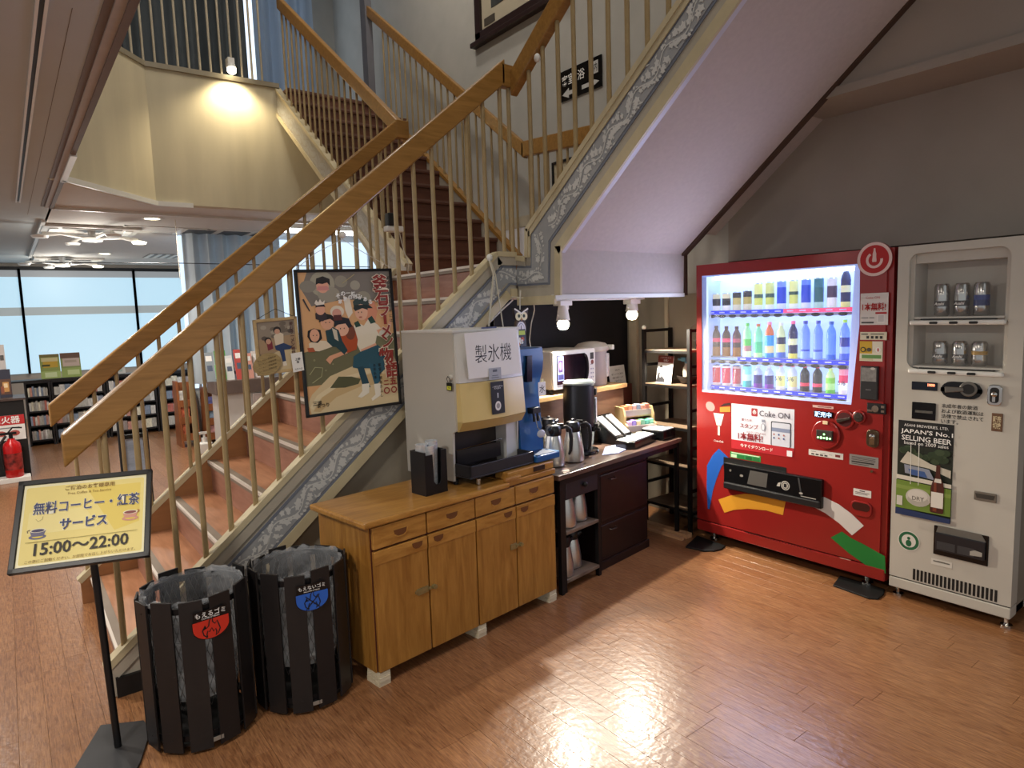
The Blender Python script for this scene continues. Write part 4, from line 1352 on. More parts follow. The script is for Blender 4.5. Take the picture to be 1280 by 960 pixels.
B = MB(); BM.poly(B, rrect(s0+.012, s1-.012, t0+.014, t1-.014, .014), .010, .011, 0); lk = B.build('lock_recess', m_black, o)
B = MB(); B.ball(BM.p((s0+s1)/2, t1-.045, .012), .014); BM.box(B, (s0+s1)/2-.006, (s0+s1)/2+.006, t0+.02, t1-.05, .010, .018); B.build('lock_key', m_chrome, o, smooth=50)
o, (s0, s1, t0, t1) = plate('bill_slot', 1140.5, 502, 1169.5, 526, .006, m_blackgloss)
B = MB(); BM.box(B, s0+.018, s1-.012, t0+.035, t1-.04, .006, .011); B.build('bill_lip', mat('bill_grey', '#5d5a54', rough=.4, var=.2, scale=60), o)
a0, a1 = q(1177, 507), q(1231, 511)
for k, (ln, wd) in enumerate((('未成年者の飲酒', .86), ('および飲酒運転は', 1.0), ('法律で禁止されて', 1.0), ('います。', .42))):
    W_ = (a1[0]-a0[0])*.98
    tz = (a0[1]+a1[1])/2 - .0255*k+.0
    text(ln, BM, a0[0]+W_*wd/2, tz, m_ink, V, w=W_*wd, h=.021, d=.0012, bold=.012)
o, (s0, s1, t0, t1) = plate('sale_plate', 1240, 516, 1253, 540, .003, mat('brown_plate', '#6e4f38', rough=.4, var=.1))
text('販売\n切換', BM, (s0+s1)/2, (t0+t1)/2, flat('#d8c8a0'), o, w=(s1-s0)*.75, h=(t1-t0)*.7, d=.0038, bold=.02)
# beer poster
s0, t1 = q(1123.5, 524.5)
s1 = q(1193, 531)[0]
t0 = (q(1119, 642)[1]+q(1188, 653)[1])/2
n = NM(BM, s0, s1, t0, t1)
bott = [(.73, .42), (.80, .42), (.805, .53), (.86, .60), (.88, .66), (.88, .90), (.86, .915), (.66, .915), (.64, .90), (.64, .66), (.67, .60), (.725, .53)]
rn = random.Random(5)
trees = [('#2a3a22' if rn.random() < .5 else '#3b4a30', ell(*n(rn.uniform(.10, .90), rn.uniform(.29, .40)), .022, .017, 9)) for _ in range(24)]
art('beer_poster', BM, [('#1d2418', [n(0, 0), n(1, 0), n(1, 1), n(0, 1)]), ('#131313', [n(0, 0), n(1, 0), n(1, .26), n(0, .26)])] + trees + [
    ('#c6bfae', [n(.06, .44), n(.20, .32), n(.62, .42), n(.98, .46), n(.98, .54), n(.60, .47), n(.12, .45)]),
    ('#8d93a2', [n(.14, .46), n(.60, .48), n(.70, .58), n(.16, .55)]), ('#3d5a92', [n(.22, .50), n(.52, .51), n(.58, .57), n(.26, .56)]),
    ('#d8d2c2', [n(0, .575), n(1, .60), n(1, .64), n(0, .62)]), ('#6f8a35', [n(0, .63), n(1, .65), n(1, .93), n(0, .93)]), ('#849a48', [n(0, .68), n(1, .70), n(1, .74), n(0, .72)]),
    ('#dcdad2', [n(.25, .22), n(.262, .22), n(.275, .66), n(.263, .66)]), ('#dcdad2', [n(.40, .22), n(.412, .22), n(.42, .66), n(.408, .66)]),
    ('#c9c3b8', ell(*n(.42, .79), .058, .046, 22)), ('#b3ada2', ell(*n(.42, .82), .050, .028, 20)), ('#d6d0c6', ell(*n(.41, .77), .046, .030, 20)),
    ('#23345e', [n(0, .93), n(1, .95), n(1, 1), n(0, 1)]), ('#d0ccc0', [n(.02, .80), n(.13, .80), n(.13, .90), n(.02, .90)]),
    ('#4a1c0e', [n(*p) for p in bott]), ('#7a3820', [n(.70, .60), n(.74, .55), n(.76, .90), n(.69, .90)]), ('#d9d4c8', [n(.715, .56), n(.82, .56), n(.83, .60), n(.70, .60)]),
    ('#e2ddd2', [n(.655, .70), n(.87, .70), n(.87, .86), n(.655, .86)])], V, .0012)
tx = lambda body, a, b, mt, **k: text(body, BM, *n(a, b), mt, V, d=.0105, **k)
tx('ASAHI BREWERIES, LTD.', .52, .045, m_white_print, w=.20)
tx("JAPAN'S No.1", .53, .11, m_white_print, w=.235, h=.028, bold=.012)
tx('SELLING BEER', .53, .175, m_white_print, w=.225, h=.026, bold=.012)
tx('based on 2009 sales', .53, .225, m_white_print, w=.20)
tx('DRY', .42, .80, flat('#6a665e'), w=.055, bold=.01)
tx('Asahi', .765, .775, m_ink, w=.055, bold=.02, shear=.2)
o, (s0, s1, t0, t1) = plate('coin_return', 1218, 613, 1246, 629, .006, mat('return_metal', '#837e74', rough=.3, metal=.5, var=.1))
B = MB(); BM.poly(B, [(s0+.012, t0+.012), (s1-.012, t0+.012), (s1-.006, t1-.01), (s0+.006, t1-.01)], .006, .0075); B.build('return_recess', mat('return_dark', '#3d3933', rough=.5, var=0), o)
c = q(1136, 676)
art('round_sticker', BM, [('#dcd9d0', ell(*c, .052, .052, 26)), ('#23633f', ell(*c, .048, .048, 26)), ('#dcd9d0', ell(*c, .034, .034, 22)), ('#23633f', ell(c[0], c[1]-.012, .014, .018, 12)), ('#23633f', ell(c[0], c[1]+.014, .008, .008, 10))], V, .0012)
o, (s0, s1, t0, t1) = plate('outlet_frame', 1168, 656, 1235, 708, .006, m_blackgloss)
t1 = (q(1169, 655)[1]+q(1236, 667)[1])/2; t0 = (q(1166, 693)[1]+q(1234, 711)[1])/2
B = MB(); BM.poly(B, [(s0+.012, t0+.035), (s1-.01, t0+.035), (s1-.01, t1-.04), (s0+.012, t1-.04)], .006, .020); fl = B.build('outlet_flap', mat('flap_dark', '#26262a', rough=.2, var=0), o, bevel=.004)
B = MB(); BM.poly(B, [(s0+.012, t1-.04), (s1-.01, t1-.04), (s1-.03, t1-.006), (s0+.02, t1-.006)], .004, .009); B.build('outlet_hood', mat('hood_grey', '#6c6963', rough=.3, var=.1), o)
art('flap_print', BM, [('#3b3a3c', [(s0+.02, t0+.045), (s0+.10, t0+.045), (s0+.10, t0+.085), (s0+.02, t0+.085)]), ('#3b3a3c', [(s0+.11, t0+.045), (s0+.18, t0+.045), (s0+.18, t0+.085), (s0+.11, t0+.085)]), ('#a9a59c', [(s1-.07, t0+.05), (s1-.02, t0+.055), (s1-.02, t0+.075), (s1-.05, t0+.08), (s1-.07, t0+.07)])], fl, .0205)
n_, = (None,)
s0, s1, t0, t1 = rpx(BM, 1164, 697, 1190, 711)
art('outlet_notice', BM, [('#d5d1c8', [(s0, t0), (s1, t0), (s1, t1), (s0, t1)]), ('#6a665e', [(s0+.03, t1-.014), (s1-.03, t1-.014), (s1-.03, t1-.008), (s0+.03, t1-.008)]), ('#6a665e', [(s0+.01, t0+.016), (s1-.01, t0+.016), (s1-.01, t0+.022), (s0+.01, t0+.022)])], V, .0012)
a, b = q(1142.5, 721), q(1245, 742)
for k in range(21):
    s = a[0]+(b[0]-a[0])*k/20
    B = MB(); BM.box(B, s-.0055, s+.0055, (a[1]+b[1])/2-.028, (a[1]+b[1])/2+.030, -.001, .0012)
    B.build('vent_slot', m_black, V)
for yy in (1.46, .98):
    B = MB(); B.cyl((3.66, yy, 0), (3.66, yy, .06), .010, n=8); B.cyl((3.66, yy, 0), (3.66, yy, .01), .026, n=12)
    B.build('foot', m_chrome, V, smooth=40)
    B = MB(); B.cyl((4.2, yy, 0), (4.2, yy, .06), .010, n=8); B.build('foot', m_chrome, V, smooth=40)

# ================================================================ oak cabinet (slightly turned), with the ice machine and water dispenser on it
class Loc:
    """local frame of a piece of furniture: u along its front, v into depth, z up"""
    def __init__(self, o, deg):
        a = math.radians(deg)
        self.a = a
        self.o = Vector(o)
        self.u = Vector((math.cos(a), math.sin(a), 0))
        self.v = Vector((-math.sin(a), math.cos(a), 0))
        self.T = Matrix.Translation(self.o) @ Matrix.Rotation(a, 4, 'Z')

    def p(self, u, v, z):
        return self.o+self.u*u+self.v*v+Vector((0, 0, z))

    def front(self, v=0.0, z=0.0):
        return Fr(self.o+self.v*v+Vector((0, 0, z)), self.u, (0, 0, 1))

    def side(self, u=0.0):
        """left side seen from the left: s runs towards the front"""
        return Fr(self.o+self.u*u, -self.v, (0, 0, 1))


CB = Loc((1.124, 2.474, 0), 7.6)
m_cab = wood('oak_cabinet', '#8f5f26', '#b3813c', stretch=(9, 9, 1.1), scale=3.2, rough=.35, coat=.15)
m_cabh = wood('oak_cabinet_top', '#9a682c', '#c08d45', stretch=(1.2, 14, 10), scale=3.0, rough=.28, coat=.3)
m_cabdark = mat('cabinet_gap', '#4a1c12', rough=.6)
CW, CD, CZ0, CZ1 = 1.15, .42, .062, .700
V = thing('cabinet', 'oak cabinet with four doors and four drawers carrying the ice machine', 'cabinet', CB.p(.57, .2, 0), CB.a)
MB().box(0, CW, .012, CD, CZ0, CZ1, 0, CB.T).build('body', m_cab, V)
MB().box(.006, CW-.006, .004, .014, CZ0+.004, CZ1-.002, 0, CB.T).build('front_gap', m_cabdark, V)
MB().box(-.038, .80, -.022, CD+.01, CZ1, .728, 0, CB.T).build('top', m_cabh, V, bevel=.008)
MB().box(.80, CW+.012, -.004, CD+.01, CZ1, .728, 0, CB.T).build('top', m_cabh, V, bevel=.004)
cx = [.004, .288, .577, .848, CW-.004]
FC_ = CB.front()
for k in range(4):
    a, b = cx[k]+.004, cx[k+1]-.004
    zt_ = CZ1-.006
    dr = MB().box(a, b, -.010, .008, .600, zt_, 0, CB.T).build('drawer', m_cabh, V, bevel=.004)
    hx = a+(b-a)*(.5 if k < 3 else .45)
    B = MB(); FC_.poly(B, [(hx-.034, .660), (hx+.034, .660), (hx+.030, .642), (hx+.014, .632), (hx-.014, .632), (hx-.030, .642)], .0095, .0125)
    B.build('finger_pull', mat('pull_shadow', '#6a3f18', rough=.6, var=.1), dr)
    B = MB(); FC_.poly(B, band([(hx-.030, .640), (hx-.014, .630), (hx+.014, .630), (hx+.030, .640), (hx+.036, .660)], .005), .010, .0145)
    B.build('pull_lip', m_cabh, dr)
    do = MB().box(a, b, -.010, .008, CZ0+.002, .592, 0, CB.T).build('door', m_cab, V, bevel=.004)
    rl = MB().box(a, b, -.013, -.008, .533, .592, 0, CB.T).build('door_rail', m_cabh, do, bevel=.003)
    hx = b-.055 if k % 2 == 0 else a+.055
    B = MB(); FC_.poly(B, [(hx-.028, .578), (hx+.028, .578), (hx+.024, .560), (hx+.010, .551), (hx-.010, .551), (hx-.024, .560)], .0125, .0150)
    B.build('finger_pull', mat('pull_shadow', '#6a3f18', rough=.6, var=.1), do)
for (u_, wide) in ((.286, .13), (.845, .055)):
    B = MB()
    zb = .352 if wide > .1 else .392
    FC_.poly(B, [(u_-wide*.62, zb-.004), (u_-wide*.5, zb-.016), (u_-.01, zb-.014), (u_-.01, zb+.014), (u_-wide*.5, zb+.014), (u_-wide*.62, zb+.006)] if wide > .1 else [(u_-.045, zb-.014), (u_-.002, zb-.014), (u_-.002, zb+.014), (u_-.045, zb+.014)], .010, .016)
    FC_.poly(B, ell(u_+.022, zb, .012, .010, 12), .010, .028)
    FC_.box(B, u_-.01, u_+.03, zb-.006, zb+.006, .013, .020)
    B.build('hasp_latch', mat('brass_latch', '#9a9268', rough=.35, metal=.7, var=.15, scale=50), V, bevel=.001)
m_block = wood('pale_block', '#c9b896', '#e6dcc2', stretch=(1.5, 10, 40), scale=4, rough=.6)
for u_, v_ in ((.003, .0), (.565, .0), (1.085, .0), (.003, .33), (.565, .33), (1.085, .33)):
    B = MB()
    for k in range(3):
        B.box(u_+.002*k, u_+.058-.002*(k % 2), v_-.004*(k % 2)-.004, v_+.09, .0205*k, .0205*k+.0195, 0, CB.T)
    B.build('support_block', m_block, V)
# name plate box on the right of the top
t = thing('wooden_riser', 'wooden riser box with a dark name plate at the right end of the oak cabinet', 'box', CB.p(.97, .1, .728), CB.a)
MB().box(.815, 1.158, .005, .10, .729, .768, 0, CB.T).box(1.050, 1.158, .10, .36, .729, .768, 0, CB.T).build('box', m_cabh, t, bevel=.005)
MB().box(1.0, 1.085, .001, .006, .738, .762, 0, CB.T).build('name_plate', mat('plate_brown', '#2a1a14', rough=.4, var=.3, scale=90), t)
MB().box(.775, .885, -.02, .004, .7285, .750, 0, CB.T).build('corner_block', m_cabh, t, bevel=.008)

# ---- ice machine
IM = Loc(CB.p(.585, .13, .728), 7.6)
IW, ID, IH = .455, .395, .76
m_ice = mat('ice_machine_grey', '#c2beb5', rough=.4, var=.025, scale=2)
m_icefront = mat('ice_machine_front', '#d9d7d3', rough=.4, var=.015)
m_amber = mat('amber_plastic', '#dcc485', rough=.3, var=.04, scale=5)
V = thing('ice_machine', 'tall grey ice machine with an amber chute hood standing on the oak cabinet', 'ice machine', IM.p(.22, .2, 0), IM.a)
B = MB()
# side panels with a stepped front edge
side = [(ID, .02), (0, .02), (-.01, .25), (-.012, .26), (-.05, .272), (-.045, IH), (ID, IH)]
sp = lambda u0: (lambda s, t, d: IM.p(u0+d, s, t))
MB().prism([(ID, .02), (.02, .02), (.012, .262), (-.012, .272), (-.012, IH-.012), (ID, IH-.012)], 0, .012, sp(0)).build('side_panel', m_ice, V)
MB().prism([(ID, .02), (.02, .02), (.012, .262), (-.012, .272), (-.012, IH-.012), (ID, IH-.012)], 0, .012, sp(IW-.012)).build('side_panel', m_ice, V)
MB().box(.012, IW-.012, .13, ID, .02, IH-.02, 0, IM.T).build('core', m_ice, V)
MB().box(-.003, IW+.003, -.02, ID, IH-.014, IH, 0, IM.T).build('lid', m_icefront, V, bevel=.004)
# upper front: gently bowed
def bow(z0, z1, d0, d1, m, name, amt=.022, u0=.012, u1=None):
    u1 = IW-.006 if u1 is None else u1
    B = MB()
    N_ = 8
    pts = []
    vs, fs = [], []
    for zz, dd in ((z0, d0), (z1, d1)):
        for i in range(N_+1):
            f = i/N_
            vs.append(IM.p(u0+(u1-u0)*f, -dd-amt*math.sin(PI*f), zz))
        for i in range(N_+1):
            f = i/N_
            vs.append(IM.p(u0+(u1-u0)*f, .14, zz))
    K = 2*(N_+1)
    for i in range(N_):
        fs += [(i, i+1, K+i+1, K+i), (i+N_+1, K+i+N_+1, K+i+N_+2, i+N_+2), (i, i+N_+1, i+N_+2, i+1), (K+i, K+i+1, K+i+N_+2, K+i+N_+1)]
    fs += [(0, K, K+N_+1, N_+1), (N_, 2*N_+1, K+2*N_+1, K+N_)]
    B.add(vs, fs)
    return B.build(name, m, V, smooth=30)


bow(.505, IH-.014, .035, .012, m_icefront, 'front_cover')
am = bow(.315, .503, .050, .036, m_amber, 'chute_hood')
bow(.268, .314, .020, .050, mat('amber_under', '#bfa465', rough=.35, var=.04), 'chute_rim')
IF = Fr(IM.p(0, -.062, 0), IM.u, (0, 0, 1))
# black button plate
art('button_plate', IF, [('#17171a', [(.185, .335), (.275, .335), (.27, .497), (.18, .497)]), ('#e8e6e2', ell(.228, .375, .020, .024, 20)), ('#9a9a98', ell(.228, .375, .012, .013, 14)), ('#cfcfcf', [(.224, .415), (.232, .415), (.232, .44), (.224, .44)])], am, .0125)
text('この部分を押すと\n氷が出ます', IF, .226, .468, m_white_print, am, w=.072, d=.015)
art('maker_label', IF, [('#a9acb2', [(.178, .507), (.262, .507), (.262, .565), (.178, .565)]), ('#5c6068', [(.205, .545), (.235, .545), (.235, .557), (.205, .557)]), ('#6c7078', [(.20, .525), (.24, .525), (.24, .529), (.20, .529)]), ('#6c7078', [(.195, .515), (.245, .515), (.245, .519), (.195, .519)])], V, .006)
# recess, tray
MB().box(.02, IW-.02, .10, .131, .05, .268, 0, IM.T).build('recess_back', mat('recess_brown', '#3a3230', rough=.35, var=.06), V)
MB().box(IW-.085, IW-.012, .02, .12, .05, .268, 0, IM.T).build('recess_cheek', m_icefront, V)
B = MB()
B.box(.01, IW+.0, -.095, .11, .044, .054, 0, IM.T).box(.01, IW, -.095, -.083, .054, .108, 0, IM.T).box(.01, .022, -.095, .1, .054, .108, 0, IM.T).box(IW-.012, IW, -.095, .1, .054, .108, 0, IM.T)
tr = B.build('drip_tray', mat('tray_black', '#26262a', rough=.45, var=.1), V, bevel=.003)
MB().box(.035, IW-.12, .03, .04, .09, .165, 0, IM.T).build('splash_guard', mat('smoke_guard', '#2f2b2c', rough=.2, var=.05), tr)
B = MB(); B.tube([IM.p(.04, .035, .165), IM.p(IW*.5, .033, .172), IM.p(IW-.08, .035, .178), IM.p(IW-.08, .09, .178)], .003, 6); B.build('guard_rod', m_chrome, tr)
for u_, v_ in ((.03, .04), (IW-.03, .04), (.03, ID-.03), (IW-.03, ID-.03)):
    B = MB(); B.cyl(IM.p(u_, v_, 0), IM.p(u_, v_, .022), .014, n=10); B.build('foot', m_black, V)
for u_ in (.09,):
    B = MB(); B.cyl(IM.p(u_, -.06, .003), IM.p(u_, -.06, .03), .012, n=10); B.build('foot', m_chrome, V)
# key lock, hung tag
B = MB(); LF_ = IM.side(-.001)
s_, t_ = LF_.at(564, 472)
B.cyl(LF_.p(s_, t_, 0), LF_.p(s_, t_, .018), .014, n=14); lk = B.build('hook', m_offwhite, V, smooth=40)
tg = thing('price_tag', 'small black and yellow tag hanging on the side of the ice machine', 'tag', LF_.p(s_, t_, 0))
s0, t0 = LF_.at(555, 491.5); s1, t1 = LF_.at(568, 481)
B = MB(); LF_.box(B, s_-.020, s_+.018, t_-.062, t_-.024, .012, .015); bo = B.build('card', m_black, tg)
art('tag_print', LF_, [('#d6d94a', [(s_-.017, t_-.058), (s_+.015, t_-.058), (s_+.015, t_-.040), (s_-.017, t_-.040)]), ('#3a3a20', [(s_-.008, t_-.050), (s_+.008, t_-.050), (s_+.008, t_-.047), (s_-.008, t_-.047)])], bo, .0155)
B = MB(); B.tube([LF_.p(s_-.006, t_-.026, .0135), LF_.p(s_-.012, t_-.005, .019), LF_.p(s_, t_+.008, .021), LF_.p(s_+.012, t_-.005, .019), LF_.p(s_+.006, t_-.026, .0135)], .0016, 5); B.build('string', m_black, tg)
# paper sign on the front
pf = Fr(IM.p(.08, -.064, .535), IM.u, (0, -.02, 1))
P0 = [pf.at(x, y) for x, y in ((580, 417), (645, 410), (651, 466), (586, 474))]
B = MB(); pf.poly(B, P0, 0, .0015)
pp_ = tag(B.build('paper_sign', m_paper), 'white paper sign with three large black characters taped to the ice machine', 'sign')
cc = pf.at(615, 441)
text('製氷機', pf, cc[0]+.01, cc[1], m_ink, pp_, w=.245, h=.088, d=.002, bold=-.004)
B = MB(); a_ = pf.at(612, 411.5); pf.box(B, a_[0]-.055, a_[0]+.045, a_[1]+.004, a_[1]+.012, .001, .003); B.build('label_strip', flat('#4a5378'), V)

# ---- black cup holder with a stack of tumblers
cH = CB.p(.44, .155, .728)
CH = Loc(cH, 7.6)
V = thing('cup_holder', 'black open-front cup holder box on the oak cabinet beside the ice machine', 'holder', cH, CB.a)
B = MB(); B.box(-.065, .065, -.055, .055, 0, .008, 0, CH.T).box(-.065, -.058, -.055, .055, .008, .205, 0, CH.T).box(.058, .065, -.055, .055, .008, .205, 0, CH.T).box(-.058, .058, .048, .055, .008, .205, 0, CH.T)
B.prism([(-.058, .008), (.058, .008), (.058, .205), (.036, .205), (.030, .06), (.018, .045), (-.002, .045), (-.014, .06), (-.018, .19), (-.058, .19)], -.055, -.048, lambda s, t, d: CH.p(s, d, t))
B.build('box', mat('holder_black', '#18171a', rough=.3, var=.05), V)
for k, (du, dv, h) in enumerate(((.0, -.005, .215), (.03, .012, .232), (-.028, .015, .222))):
    B = MB(); B.lathe([(.024, .0), (.030, h-.004), (.031, h), (.027, h), (.022, .012)], 18, CH.p(du, dv, .010))
    tag(B.build('tumbler_stack', mat('clear_tumblers', '#e2e5e8', rough=.15, metal=.35, var=.2, stretch=(1, 1, 30), scale=14), None, smooth=40),
        ['front stack of clear tumblers inside the black cup holder', 'right rear stack of clear tumblers, tallest in the black cup holder', 'left rear stack of clear tumblers in the black cup holder'][k], 'tumblers', 'tumbler stacks in the cup holder')

# ---- blue water dispenser
WD = Loc(CB.p(1.046, .12, .772), 7.6)
m_blue = mat('dispenser_blue', '#1f568f', rough=.28, var=.04)
m_bluel = mat('dispenser_side', '#aab0c4', rough=.4, var=.03)
V = thing('water_dispenser', 'slim blue curved water dispenser between the ice machine and the steel pots', 'dispenser', WD.p(.1, .1, 0), WD.a)
prof = [(.02, 0), (.012, .06), (.022, .20), (.036, .30), (.030, .40), (.004, .47), (-.006, .54), (.0, .595), (.05, .598), (.22, .598), (.22, 0)]
B = MB(); B.prism(prof, 0, .175, lambda s, t, d: WD.p(d, s, t)); B.build('body', m_blue, V, smooth=35)
B = MB(); B.prism([(.05, .005), (.06, .2), (.07, .3), (.06, .4), (.035, .5), (.04, .597), (.225, .597), (.225, .005)], .176, .215, lambda s, t, d: WD.p(d, s, t)); B.build('side_cover', m_bluel, V, smooth=35)
B = MB(); B.box(.0, .185, -.10, .03, .0, .035, 0, WD.T); tr = B.build('drip_tray', m_blue, V, bevel=.006)
MB().box(.02, .165, -.085, .01, .034, .037, 0, WD.T).build('tray_grille', mat('tray_deep', '#0f2f55', rough=.4, var=.1), tr)
B = MB(); B.box(.165, .18, -.1, -.0, .034, .0365, 0, WD.T); B.build('tray_shine', mat('tray_edge', '#6ea0d0', rough=.2, var=0), tr)
WF = Fr(WD.p(0, .012, 0), WD.u, (0, 0, 1))
B = MB(); B.prism([(-.012, .42), (-.018, .56), (.006, .56), (.012, .42)], .035, .075, lambda s, t, d: WD.p(d+.01*(t-.42)*0, s, t)); B.build('dark_window', mat('dispenser_window', '#0d1626', rough=.15, var=.1), V)
B = MB(); B.box(.075, .135, -.012, .03, .245, .275, 0, WD.T); B.cyl(WD.p(.09, .0, .25), WD.p(.09, -.004, .20), .007, n=8); B.cyl(WD.p(.12, .0, .25), WD.p(.12, -.004, .20), .007, n=8); B.build('taps', m_black, V)
B = MB(); B.tube([WD.p(.09, -.012, .23), WD.p(.088, -.03, .17), WD.p(.105, -.034, .155)], .003, 6); B.tube([WD.p(.12, -.012, .23), WD.p(.124, -.03, .17), WD.p(.112, -.034, .155)], .003, 6)
lv = B.build('lever_wire', m_chrome, V)
B = MB(); B.ball(WD.p(.107, -.036, .135), .028, 0, (1, .25, .8), 16); B.build('lever_pad', mat('pad_white', '#b9bdc6', rough=.4, var=0), lv, smooth=60)
B = MB(); lx = Fr(WD.p(.125, -.008, .335), WD.u, (0, 0, 1)); lx.box(B, 0, .058, 0, .075, -.0, .002); lb = B.build('paper_label', m_paper, V)
text('水', lx, .029, .038, m_ink, lb, h=.045, d=.0026, bold=.005)
B = MB(); B.box(.195, .212, .03, .034, .33, .42, 0, WD.T); B.build('yellow_sticker', flat('#c9c48a'), V)
# card stand on top of the dispenser
t = thing('card_stand', 'small black and yellow-green card stand on top of the blue dispenser', 'sign', WD.p(.12, .14, .598))
cf = Fr(WD.p(.03, .12, .598), WD.u, (0, .1, 1))
B = MB(); cf.box(B, 0, .15, 0, .10, -.004, 0); bo = B.build('card', m_black, t)
MB().box(.03, .18, .12, .17, .596, .60, 0, WD.T).build('base', m_black, t)
rn = random.Random(2)
art('card_print', cf, [('#b7c63a', [(.015, .068), (.145, .068), (.145, .092), (.015, .092)])] + [(rn.choice(['#d8803a', '#e0b060', '#c04a2a', '#e6d8c0']), ell(rn.uniform(.03, .13), rn.uniform(.015, .05), .013, .012, 8)) for _ in range(9)], bo, .0006)
text('YMs', cf, .08, .036, flat('#f0e8d8'), bo, w=.085, d=.0035, bold=.03)
# owl ornament hanging above
oc = on_y(651, 398, 3.0)
OF = Fr((oc.x, 3.0, oc.z), (1, 0, 0), (0, 0, 1))
t = thing('owl_clock', 'painted owl ornament with a round dial hanging below the landing', 'ornament', (oc.x, 3.0, oc.z-.12))
B = MB(); OF.poly(B, ell(0, -.055, .040, .075, 22), -.018, 0); B.build('body', mat('owl_brown', '#5c4a3c', rough=.6, var=.3, scale=60), t, bevel=.005)
B = MB(); OF.poly(B, [(-.05, .035), (-.052, .062), (-.02, .048), (0, .036), (.02, .048), (.052, .062), (.05, .035), (.042, .0), (.02, -.018), (-.02, -.018), (-.042, .0)], -.016, .006); hd = B.build('head', mat('owl_head', '#3a3034', rough=.6, var=.2), t, bevel=.003)
art('owl_face', OF, [('#e6dcb4', ell(-.022, .012, .022, .024)), ('#e6dcb4', ell(.022, .012, .022, .024)), ('#2c3a30', ell(-.018, .014, .009, .010)), ('#2c3a30', ell(.018, .014, .009, .010)), ('#e8e2d8', band([(-.05, .056), (-.02, .040), (0, .028), (.02, .040), (.05, .056)], .009)), ('#c98a3a', [(-.006, .0), (.006, .0), (0, -.018)])], hd, .0065)
art('owl_dial', OF, [('#e2dfe6', ell(0, -.062, .032, .045, 22)), ('#8a8aa8', ell(0, -.062, .024, .034, 20)), ('#e2dfe6', ell(0, -.062, .021, .030, 20)), ('#2a2a34', [(-.003, -.068), (.003, -.068), (.002, -.04), (-.002, -.04)]), ('#4a6a52', ell(0, -.115, .02, .010, 12))], t, .0012)
B = MB(); B.tube([OF.p(0, .05, -.005), OF.p(0, .09, -.004), OF.p(.004, .16, .0)], .004, 6); B.build('hanger', m_offwhite, t)

# ================================================================ black side table with pots, brewer and tea things
CT = Loc((2.344, 2.64, 0), 8.9)
m_tabletop = wood('dark_table_top', '#4a3830', '#6b564a', stretch=(1.2, 10, 10), scale=3, rough=.3, coat=.2)
ZT = .680
V = thing('side_table', 'long narrow dark table with thin black legs, holding pots and a coffee brewer', 'table', CT.p(.6, .2, 0), CT.a)
MB().box(-.05, 1.262, -.012, .44, ZT-.028, ZT, 0, CT.T).build('table_top', m_tabletop, V, bevel=.003)
for u_, v_ in ((-.03, .0), (1.22, .0), (-.03, .40), (1.22, .40)):
    MB().box(u_, u_+.024, v_, v_+.024, 0, ZT-.028, 0, CT.T).build('leg', m_darkmetal, V)
MB().box(-.03, 1.244, .0, .018, ZT-.06, ZT-.028, 0, CT.T).build('apron', m_darkmetal, V)
# low rack with a drawer under its left end
V = thing('utility_rack', 'narrow black rack with a drawer and two wooden shelves of steel pots', 'rack', CT.p(.16, .2, 0), CT.a)
for u_, v_ in ((.0, .008), (.322, .008), (.0, .34), (.322, .34)):
    MB().box(u_, u_+.024, v_, v_+.024, 0, .645, 0, CT.T).build('post', m_darkmetal, V)
m_shelf = wood('rack_shelf', '#5b4a3e', '#83705f', stretch=(1.2, 10, 10), scale=3, rough=.45)
for z in (.052, .328):
    MB().box(.024, .322, .004, .36, z, z+.018, 0, CT.T).build('shelf', m_shelf, V, bevel=.002)
dr = MB().box(.026, .320, .006, .33, .525, .640, 0, CT.T).build('drawer', mat('drawer_black', '#232024', rough=.45, var=.05), V, bevel=.003)
B = MB(); B.ball(CT.p(.19, -.006, .585), .015); B.build('knob', m_black, dr, smooth=60)
MB().box(.0, .346, .36, .366, .05, .64, 0, CT.T).build('back_panel', m_black, V)
# dark sideboard
V = thing('sideboard', 'dark brown low sideboard with two wide fronts under the table', 'sideboard', CT.p(.65, .2, 0), CT.a)
m_sb = mat('dark_mahogany', '#1d100e', rough=.42, var=.15, scale=4, stretch=(1, 6, 6))
MB().box(.385, .915, .05, .40, .045, .60, 0, CT.T).build('body', m_sb, V, bevel=.004)
MB().box(.375, .925, .04, .40, .0, .052, 0, CT.T).build('plinth', m_sb, V, bevel=.004)
for z0, z1 in ((.065, .275), (.295, .585)):
    d_ = MB().box(.395, .905, .040, .052, z0, z1, 0, CT.T).build('front_panel', m_sb, V, bevel=.006)
    B = MB(); B.tube([CT.p(.475, .038, z1-.035), CT.p(.48, .022, z1-.038), CT.p(.53, .022, z1-.038), CT.p(.535, .038, z1-.035)], .004, 6); B.build('handle', mat('pewter', '#5b534e', rough=.3, metal=.8, var=.1), d_)

